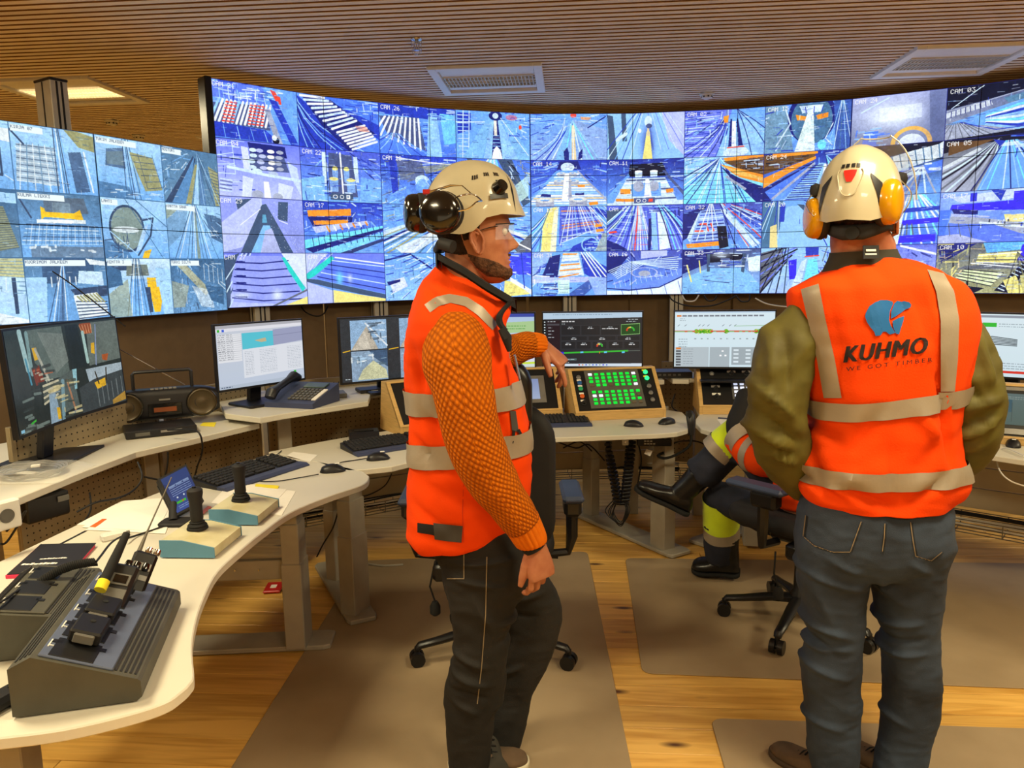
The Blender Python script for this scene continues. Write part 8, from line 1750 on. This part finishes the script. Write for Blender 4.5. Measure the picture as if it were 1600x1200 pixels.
tube_uv([at(1450, 480, YB + .02), at(1480, 500, YB), at(1498, 545, YB - .01), at(1512, 590, YB - .015), at(1518, 645, YB - .01), at(1508, 690, YB + .03), at(1485, 722, YB + .10), at(1460, 745, YB + .17)], [.045, .058, .074, .078, .080, .076, .066, .052], 'jacket_sleeve', M_olivej, P2, 72, 9, 1.05, lambda v: folds(.008, (8, 8, 10), 8)(v) + folds(.002, (24, 24, 30), 2)(v) + CRS(v), 'olive jacket sleeve, arm bent forwards')
b = MB(); loft(b, [(at(1348, 392, YB + .005), Vector((.086, 0, .004)), Vector((0, .082, 0)), 2.1), (at(1350, 404, YB + .01), Vector((.094, 0, 0)), Vector((0, .09, 0)), 2.1), (at(1354, 425, YB + .01), Vector((.12, 0, 0)), Vector((0, .1, 0)), 2.1)], 40, 4, cap=False); b.build('jacket_collar', mat('dark_olive_collar', '#2e2a1e', .85), P2)
# vest of man 2
V2 = [(402, 1330, 1412, .085), (412, 1306, 1436, .10), (426, 1278, 1468, .12), (440, 1252, 1490, .135), (455, 1234, 1503, .143), (480, 1232, 1514, .152), (510, 1237, 1523, .16), (550, 1247, 1519, .163), (600, 1256, 1507, .16), (650, 1258, 1493, .155), (700, 1251, 1492, .158), (744, 1243, 1502, .165), (770, 1250, 1494, .16), (786, 1262, 1482, .155)]
vb = MB(); loft(vb, [pr_ring(a, y, c, y - (c - a) * .02, YB, h, 2.3) for y, a, c, h in V2], 96, 7)
CR2 = creases([(1440, 440, 1470, 560, .010, .014), (1470, 560, 1503, 740, .010, .018), (1420, 450, 1440, 540, .012, .008), (1300, 650, 1262, 740, .014, .012), (1270, 665, 1330, 700, .016, .012), (1290, 700, 1300, 770, .012, .012), (1380, 640, 1340, 720, .016, .010), (1400, 690, 1390, 800, .012, .008), (1250, 745, 1330, 800, .014, .016), (1300, 760, 1400, 800, .016, .014), (1490, 745, 1420, 795, .014, .014), (1480, 680, 1440, 740, .014, .010), (1310, 460, 1330, 600, .014, .006), (1240, 470, 1262, 620, .012, .010), (1440, 640, 1480, 700, .012, -.010), (1345, 745, 1330, 770, .01, -.01)], 1.96)
def f2(v):
    return folds(.011, (8, 5, 2.4), 12)(v) + folds(.006, (4, 4, 14), 5)(v) * (1 if v.z < 1.15 else .35) + CR2(v)
vv2 = displace(vb.v, vb.f, f2); keep = [f for f in vb.f if len(f) < 10]
ve2 = from_vf('vest', vv2, keep, M_vest, P2, label='loose orange high-visibility vest with bear emblem on the back'); ve2.modifiers.new('thickness', 'SOLIDIFY').thickness = .003
bv2 = bvh_of(vv2, keep); c2 = at(1372, 650, YB)
def zpx(y): return at(1372, y, YB).z
za, zb_ = zpx(606), zpx(633)
wrap(bv2, c2, lambda a: zpx(636) + .022 * math.cos(a), lambda a: zpx(609) + .022 * math.cos(a), 0, 360, M_refl, 'reflective_band', ve2, off=.0075, n=90, label='upper horizontal reflective band')
wrap(bv2, c2, lambda a: zpx(744) + .004 * math.cos(a), lambda a: zpx(717) + .004 * math.cos(a), 0, 360, M_refl, 'reflective_band', ve2, off=.0075, n=90, label='lower horizontal reflective band')
strip(bv2, [(1251, 452), (1262, 500), (1276, 560), (1287, 622)], [(1279, 443), (1290, 500), (1304, 560), (1315, 622)], M_refl, 'vertical_band', ve2, off=.0065)
strip(bv2, [(1449, 421), (1463, 455), (1470, 500), (1470, 560), (1470, 612)], [(1475, 427), (1491, 455), (1499, 500), (1497, 560), (1492, 612)], M_refl, 'vertical_band', ve2, off=.0065)

b = MB(); b.box(at(1361, 394, YB - .095), (.042, .003, .036), RX(-.2)); lb_ = b.build('neck_label', M_pblack, ve2)
b = MB(); b.box(at(1361, 391, YB - .0985), (.026, .001, .006), RX(-.2)); b.box(at(1361, 397, YB - .0985), (.03, .001, .004), RX(-.2)); b.build('label_print', M_paper, lb_)
def decal_tri(polys, bv, m, name, parent, off=.0045):
    """flat print: triangles in pixels, laid on the cloth"""
    bm = bmesh.new()
    for P in polys:
        vs = [bm.verts.new((x, y, 0)) for x, y in P]; bm.faces.new(vs)
    bmesh.ops.triangulate(bm, faces=bm.faces)
    for _ in range(3):
        es = [e for e in bm.edges if e.calc_length() > 6]
        if es: bmesh.ops.subdivide_edges(bm, edges=es, cuts=1); bmesh.ops.triangulate(bm, faces=bm.faces)
    bm.verts.index_update(); V = []; ok = []
    for v in bm.verts: q = cast(bv, v.co.x, v.co.y, off); V.append(q or Vector()); ok.append(q is not None)
    F_ = [tuple(v.index for v in f.verts) for f in bm.faces if all(ok[v.index] for v in f.verts)]; bm.free()
    me = bpy.data.meshes.new(name); me.from_pydata([tuple(v) for v in V], [], F_); me.materials.append(m); return link(name, me, parent)
def crop_px(P): return [(1150 + x / 2.6667, 380 + y / 2.6667) for x, y in P]
M_bear = mat('blue_print', '#0f5c9c', .7, noise=.01)
M_blackprint = mat('black_print', '#1a0c0c', .7, noise=.01)
bear = [[(540, 292), (556, 262), (580, 246), (602, 237), (630, 237), (652, 243), (655, 253), (642, 282), (638, 320), (646, 345), (664, 374), (640, 381), (624, 368), (612, 369), (603, 384), (582, 387), (576, 370), (558, 348), (545, 328), (538, 306)],
        [(660, 250), (672, 240), (690, 244), (700, 241), (722, 246), (731, 256), (727, 268), (706, 276), (690, 288), (664, 306), (646, 314), (647, 285)], [(652, 325), (676, 312), (701, 303), (698, 322), (688, 352), (680, 380), (666, 376), (655, 350)]]
for P in bear: decal_tri([crop_px(P)], bv2, M_bear, 'bear_print', ve2)
def text_tris(s, bold=0.0, spacing=1.0):
    cu = bpy.data.curves.new('lettering', 'FONT'); cu.body = s; cu.size = 1; cu.offset = bold; cu.space_character = spacing; cu.resolution_u = 3
    o = bpy.data.objects.new('lettering', cu); COL.objects.link(o); dg = bpy.context.evaluated_depsgraph_get(); dg.update(); ev = o.evaluated_get(dg); me = ev.to_mesh()
    V = [(v.co.x, v.co.y) for v in me.vertices]; F_ = [[V[i] for i in p.vertices] for p in me.polygons]; ev.to_mesh_clear(); bpy.data.objects.remove(o); bpy.data.curves.remove(cu)
    return F_, min(v[0] for v in V), max(v[0] for v in V), min(v[1] for v in V), max(v[1] for v in V)
def lettering(s, p0, p1, h, bold, shear, name, spacing=1.0):
    F_, x0, x1, y0, y1 = text_tris(s, 0, spacing); out = []
    for P, ex in [(P, ex) for ex in ((-bold, -bold / 3, bold / 3, bold) if bold else (0,)) for P in F_]:
        q = []
        for x, y in P:
            u = (x - x0) / (x1 - x0); v = (y - y0) / (y1 - y0); q.append((ex + p0[0] + (p1[0] - p0[0]) * u + shear * h * v, p0[1] + (p1[1] - p0[1]) * u - h * v))
        out.append(q)
    return decal_tri(out, bv2, M_blackprint, name, ve2, .0048)
lettering('KUHMO', (1319, 567), (1446, 552), 26, 1.7, .2, 'lettering', 1.12)
lettering('WE GOT TIMBER', (1322, 580.5), (1457, 565), 6.5, 0, 0, 'lettering', 1.5)
# helmet with yellow muffs and raised visor
H2h = Matrix.Translation(at(1340, 350, YB)) @ Matrix.Rotation(math.radians(55), 4, 'Z') @ Matrix.Rotation(math.radians(-3), 4, 'Y')
f2h = helmet_fn(H2h, top=.205, front=.13, back=.13, half=.110, rim=[(0, .06), (70, .055), (95, .03), (120, .02), (150, .008), (180, .014)])
hm = helmet(f2h, P2, 'cream helmet with yellow ear muffs and raised clear visor')
for a, b__ in ((164, 170), (172, 178), (181, 187), (189, 195)): patch(f2h, a, b__, .50, .545, M_black, 'vent', hm)
M_em = mat('red_emblem', '#c22218', .4)
patch(f2h, 0, 0, 0, 0, M_em, 'emblem', hm, off=.002, shape=lambda u, v: (180 + (u - .5) * 20 * (1 - .65 * v ** 1.5), .575 + .12 * v))
for s_ in (-1, 1): patch(f2h, 0, 0, 0, 0, M_black, 'side_vent', hm, off=.002, shape=lambda u, v: (180 + s_ * (30 + 16 * v), .60 + .26 * v * u + .04 * u + .12 * v))
rl = [f2h(180 + dx, t, .0022) for dx, t in ((-17, .56), (-19, .62), (-8, .80), (8, .80), (19, .62), (17, .56))]
b = MB(); b.tube(smooth_path(rl, 4), .0016, 6); b.build('relief_line', M_helmet, hm)
muff(at(1383, 316, YB - .10), Vector((.66, -.75, .0)), Vector((.0, 0, 1)), .046, .060, .04, mat('yellow_muff_shell', '#c48a06', .22, noise=.02, coat=.6), hm, 'large yellow ear muff on the right')
muff(at(1280, 341, YB + .0), Vector((-.98, .05, .0)), Vector((.12, 0, 1)), .046, .056, .038, mat('yellow_muff_shell', '#c48a06'), hm, 'yellow ear muff on the left')
b = MB(); b.tube(smooth_path([at(1396, 272, YB - .02), at(1416, 290, YB - .04), at(1424, 305, YB - .05), at(1416, 325, YB - .06), at(1404, 340, YB - .07)], 5), .0018, 6); b.build('muff_wire', M_chrome, hm); b = MB(); b.tube(smooth_path([at(1268, 305, YB - .01), at(1260, 318, YB - .02), at(1264, 330, YB - .04), at(1272, 338, YB - .05)], 5), .0018, 6); b.build('muff_wire', M_chrome, hm); b = MB(); b.tube([at(1402, 270, YB - .05), at(1385, 285, YB - .09), at(1378, 292, YB - .10)], .0018, 6); b.build('muff_wire', M_chrome, hm)
b = MB(); b.lathe([(.001, -.02), (.018, -.014), (.022, 0), (.018, .014), (.001, .02)], at(1405, 280, YB - .01), 16); b.lathe([(.001, -.02), (.014, -.014), (.017, 0), (.014, .014), (.001, .02)], at(1275, 298, YB - .0), 16); b.build('muff_pivot', M_blackm, hm)
# rear strap and adjuster
rows = []
for k in range(31):
    a = math.radians(95 + 170 * k / 30); d_ = max(0, 1 - abs(k - 15) / 11.0); top_ = .002 - .004 * d_; low = -.018 - .022 * min(1, d_ * 1.4); r_ = []
    for j in range(4): z = top_ + (low - top_) * j / 3; r_.append(H2 @ (Vector((-.004 + .104 * math.cos(a), .084 * math.sin(a), z - .012)) * S2))
    rows.append(r_)
b = MB(); b.grid(rows); o = b.build('head_strap', M_blackm, hm); o.modifiers.new('t', 'SOLIDIFY').thickness = .006
q = H2 @ (Vector((-.115, 0, -.035)) * S2); n_ = (q - H2 @ Vector((-.05, 0, -.035))).normalized(); b = MB(); b.cyl(q - n_ * .006, q + n_ * .007, .019, .017, 24); b.build('strap_dial', M_rubber, hm)
# raised clear visor: a curved pane in front of and above the helmet
M_visor = mat('clear_visor', '#d8d4cc', .08, alpha=.30, spec=.9, noise=0)
def vis(a, t): e = math.radians(2 + 68 * t); return H2h @ Vector((-.0 + .17 * math.cos(e) * math.cos(a), -.036 + .106 * math.cos(e) * math.sin(a), .05 + .188 * math.sin(e)))
b = MB(); b.grid([[vis(math.radians(-88 + 176 * k / 30), t / 6) for k in range(31)] for t in range(7)]); vo = b.build('visor', M_visor, hm, 'raised clear visor')
b = MB(); b.tube([vis(math.radians(-88 + 176 * k / 30), 1) for k in range(31)], .002, 6); b.tube([vis(math.radians(88), k / 6) for k in range(7)], .002, 6); b.tube([vis(math.radians(-88), k / 6) for k in range(7)], .002, 6); b.build('visor_rim', mat('pale_visor_edge', '#a8a294', .3), vo)
# jeans
je = MB(); YJ = YB + .0
loft(je, [pr_ring(1262, 770, 1474, 768, YJ, .13), pr_ring(1252, 800, 1480, 800, YJ, .14), pr_ring(1247, 840, 1483, 840, YJ, .145), pr_ring(1248, 870, 1474, 868, YJ, .13), pr_ring(1256, 890, 1462, 890, YJ, .10)], 44, 4)
def legr(L_): return [pr_ring(a, y, c, y, Y, h, 2.3) for y, a, c, Y, h in L_]
loft(je, legr([(845, 1248, 1362, YJ, .12), (878, 1248, 1359, YJ, .112), (905, 1250, 1353, YJ, .10), (937, 1255, 1347, YJ, .092), (975, 1260, 1345, YJ, .084), (1007, 1261, 1343, YJ, .08), (1040, 1254, 1341, YJ, .076), (1095, 1260, 1342, YJ + .005, .07), (1150, 1262, 1340, YJ + .01, .066), (1200, 1268, 1340, YJ + .01, .065), (1222, 1270, 1340, YJ + .01, .067)]), 44, 5)
loft(je, legr([(845, 1362, 1482, YJ, .12), (878, 1360, 1470, YJ, .112), (905, 1363, 1468, YJ, .10), (937, 1370, 1467, YJ, .092), (985, 1378, 1461, YJ, .084), (1022, 1383, 1461, YJ, .08), (1060, 1384, 1465, YJ, .076), (1123, 1383, 1463, YJ + .005, .07), (1165, 1374, 1448, YJ + .01, .066), (1200, 1368, 1444, YJ + .01, .065), (1222, 1366, 1444, YJ + .01, .067)]), 44, 5)
CRJ = creases([(1260, 905, 1350, 930, .010, .008), (1270, 990, 1340, 1010, .010, .010), (1262, 1010, 1330, 1040, .010, -.008), (1262, 1035, 1340, 1030, .009, .010), (1270, 1060, 1340, 1080, .010, .008), (1380, 1000, 1455, 985, .010, .010), (1385, 1030, 1460, 1010, .010, -.008), (1385, 1050, 1462, 1035, .009, .010), (1370, 1130, 1440, 1160, .010, .010), (1300, 880, 1350, 900, .01, .008), (1290, 930, 1310, 990, .012, .008), (1370, 900, 1430, 960, .012, .008), (1265, 1150, 1335, 1165, .01, .008), (1420, 880, 1460, 900, .01, .008)], 2.0)
v_, f_ = remesh(je, .008, 3); v_ = displace(v_, f_, lambda v: folds(.005, (8, 8, 9), 21)(v) + folds(.002, (14, 14, 34), 7)(v) + CRJ(v)); j_ = from_vf('jeans', v_, f_, M_jean, P2); sd_ = j_.modifiers.new('s', 'SUBSURF'); sd_.levels = sd_.render_levels = 1
bvj = bvh_of(v_, f_)
def seam(P, w_=1.4, m=M_stitch):
    A = P; B = [(x + (w_ if abs(P[-1][1] - P[0][1]) > abs(P[-1][0] - P[0][0]) else 0), y + (0 if abs(P[-1][1] - P[0][1]) > abs(P[-1][0] - P[0][0]) else w_)) for x, y in P]; strip(bvj, A, B, m, 'seam', j_, n=18, w=1, off=.0038)
M_dseam = mat('dark_denim_seam', '#161b22', .85)
for P in ([(1345, 815), (1336, 840), (1328, 862)], [(1256, 838), (1272, 852), (1300, 862), (1328, 862)], [(1382, 818), (1381, 840), (1378, 862)], [(1422, 816), (1426, 845), (1430, 868)], [(1430, 868), (1455, 876), (1472, 862)], [(1258, 805), (1254, 838)]): seam(P); seam([(x + 2.4, y + 1.2) for x, y in P], 1.6, M_dseam)
gl_ = onz(1300, 1228, 0); shoe((gl_.x + .01, gl_.y - .03, 0), (gl_.x - .125, gl_.y + .17, 0), M_shoe, P2, mat('brown_sole', '#4a3c30', .8)); gr_ = onz(1405, 1228, 0); shoe((gr_.x + .01, gr_.y - .03, 0), (gr_.x - .105, gr_.y + .20, 0), M_shoe, P2, mat('brown_sole', '#4a3c30'))
# ---------------------------------------------------------------- the seated person
P3 = thing('person', 'seated person in navy work trousers and orange and yellow jacket, mostly hidden', 'person', (0, 0, 0))
M_navy = mat('navy_work_cloth', '#1c2030', .85, noise=.12, bump=.1, bscale=250); M_hiyel = mat('fluorescent_yellow_cloth', '#c4dc0a', .8, noise=.03, sheen=.2)
M_leather = mat('black_boot_leather', '#121112', .32, noise=.15, bump=.15, bscale=40)
hip = at(1262, 775, 3.18); kn1 = at(1152, 690, 3.50); an1 = at(1070, 766, 3.60); toe1 = at(1010, 737, 3.62)
hip2 = at(1235, 812, 3.22); kn2 = at(1128, 778, 3.60); an2 = at(1128, 872, 3.72); toe2 = at(1092, 892, 3.90)
bd = MB(); 
loft(bd, [(at(1275, 800, 3.16), Vector((.15, 0, 0)), Vector((0, .13, 0)), 2.2), (at(1280, 700, 3.12), Vector((.15, 0, 0)), Vector((0, .12, 0)), 2.2), (at(1285, 620, 3.1), Vector((.17, 0, 0)), Vector((0, .12, 0)), 2.2), (at(1288, 570, 3.1), Vector((.15, 0, 0)), Vector((0, .1, 0)), 2.2), (at(1290, 548, 3.1), Vector((.06, 0, 0)), Vector((0, .06, 0)), 2), (at(1290, 530, 3.1), Vector((.055, 0, 0)), Vector((0, .06, 0)), 2)], 28)
H3 = Matrix.Translation(at(1290, 500, 3.12)) @ Matrix.Rotation(math.radians(125), 4, 'Z'); hb = head_mb(H3, 1.0); bd.add(hb.v, hb.f, True)
bd.tube([hip, kn1, an1], [.07, .055, .04], 12); bd.tube([hip2, kn2, an2], [.07, .055, .04], 12)
wh = at(1158, 655, 3.42); hh = hand_mb(wh, at(1170, 625, 3.52) - wh, Vector((-.5, -.6, .5)), Vector((.5, 0, .5)), [25, 28, 30, 30], 1.0); v_, f_ = remesh(hh, .004, 2); bd.add(v_, f_, True)
bd.build('body', M_skin, P3)
hshell(H3, 1.0, -.03, .07, 100, 260, .004, 'hair', M_hair, P3)
tr = MB(); tr.tube(smooth_path([at(1300, 800, 3.10), hip, at(1200, 735, 3.36), kn1 + Vector((.01, 0, -.01)), at(1112, 726, 3.56), at(1092, 742, 3.59)], 5), .085, 24); n_ = len(tr.v)
tr2 = MB(); tr2.tube(smooth_path([at(1300, 815, 3.12), hip2, at(1180, 800, 3.42), kn2, at(1126, 825, 3.66), an2], 5), .082, 24)
tr.add(tr2.v, tr2.f, True); v_, f_ = remesh(tr, .012, 3); v_ = displace(v_, f_, folds(.007, (9, 9, 9), 31)); t3 = from_vf('work_trousers', v_, f_, M_navy, P3)
def ringband(pts, r, m, name, lab=None): b = MB(); P = smooth_path(pts, 4); b.tube(P, r, 28, cap=False); b.v = displace(b.v, b.f, folds(.004, (9, 9, 9), 31)); return b.build(name, m, t3, lab)
ringband([at(1134, 696, 3.53), at(1122, 708, 3.545)], .092, M_refl, 'reflective_band'); ringband([at(1156, 680, 3.49), at(1134, 697, 3.53)], .091, M_hiyel, 'yellow_panel'); ringband([at(1175, 690, 3.42), at(1156, 681, 3.49)], .092, M_refl, 'reflective_band')
ringband([at(1126, 778, 3.6), at(1126, 800, 3.63), at(1127, 822, 3.66)], .088, M_hiyel, 'yellow_panel'); ringband([at(1127, 820, 3.66), at(1128, 838, 3.68)], .089, M_refl, 'reflective_band')
# boots
def boot(kn, an, toe, label):
    an, toe = Vector(an), Vector(toe); up = (Vector(kn) - an).normalized(); d = (toe - an).normalized(); s_ = d.cross(up).normalized(); nrm = s_.cross(d)
    L_ = (toe - an).length; b = MB()
    loft(b, [(an + up * .12, s_ * .062, d * .07, 2.2), (an + up * .06, s_ * .055, d * .062, 2.2), (an, s_ * .05, d * .06, 2.2), (an - up * .05, s_ * .045, d * .055, 2.2)], 28, 4)
    R_ = []
    for t, ww, hh in ((-.34, .5, .5), (-.22, .9, .95), (0, .95, 1.05), (.3, .92, .85), (.6, 1.05, .66), (.85, .98, .55), (1.0, .62, .4), (1.04, .2, .2)):
        c = an + d * L_ * t - nrm * (.095 - .045 * hh); R_.append((c, s_ * .05 * ww, nrm * .045 * hh, 2.4))
    loft(b, R_, 28, 4); v_, f_ = remesh(b, .005, 5); o = from_vf('boot', v_, f_, M_leather, P3, label=label)
    b = MB(); loft(b, [(an + d * L_ * t - nrm * .100, s_ * .053 * ww, nrm * .012, 4) for t, ww in ((-.36, .5), (-.24, .92), (.1, .85), (.3, .9), (.6, 1.06), (.86, 1.0), (1.02, .64), (1.06, .25))], 28, 3); b.build('boot_sole', M_rubber, o)
    return o
boot(at(1112, 726, 3.56), an1, toe1, 'black leather work boot held up in the air'); an2 = at(1136, 868, 3.68); boot(kn2, an2, Vector((*at(1082, 880, 3.74)[:2], an2.z - .005)), 'black leather work boot on the floor mat')
# jacket of the seated person
jk = MB(); loft(jk, [(at(1275, 790, 3.16), Vector((.18, 0, 0)), Vector((0, .15, 0)), 2.2), (at(1280, 700, 3.12), Vector((.18, 0, 0)), Vector((0, .15, 0)), 2.2), (at(1285, 620, 3.1), Vector((.2, 0, 0)), Vector((0, .15, 0)), 2.2), (at(1288, 570, 3.1), Vector((.17, 0, 0)), Vector((0, .12, 0)), 2.2), (at(1290, 550, 3.1), Vector((.08, 0, 0)), Vector((0, .08, 0)), 2.2)], 40)
jk.tube(smooth_path([at(1252, 600, 3.12), at(1215, 660, 3.12), at(1205, 712, 3.16), at(1180, 708, 3.28), at(1160, 685, 3.38)], 5), [.085] * 21, 24)
v_, f_ = remesh(jk, .012, 3); v_ = displace(v_, f_, folds(.006, (9, 9, 9), 41)); j3 = from_vf('work_jacket', v_, f_, M_vest, P3, label='orange work jacket with grey bands')
ringband([at(1190, 712, 3.24), at(1180, 706, 3.28)], .094, M_refl, 'reflective_band'); ringband([at(1172, 698, 3.32), at(1160, 682, 3.385)], .088, M_refl, 'reflective_band')
b = MB(); b.tube(smooth_path([at(1162, 684, 3.38), at(1158, 664, 3.42), at(1166, 640, 3.48), at(1172, 622, 3.53)], 4), [.066] * 13, 20); b.v = displace(b.v, b.f, folds(.004, (9, 9, 9), 2)); b.build('black_glove_cuff', M_blackc, P3)
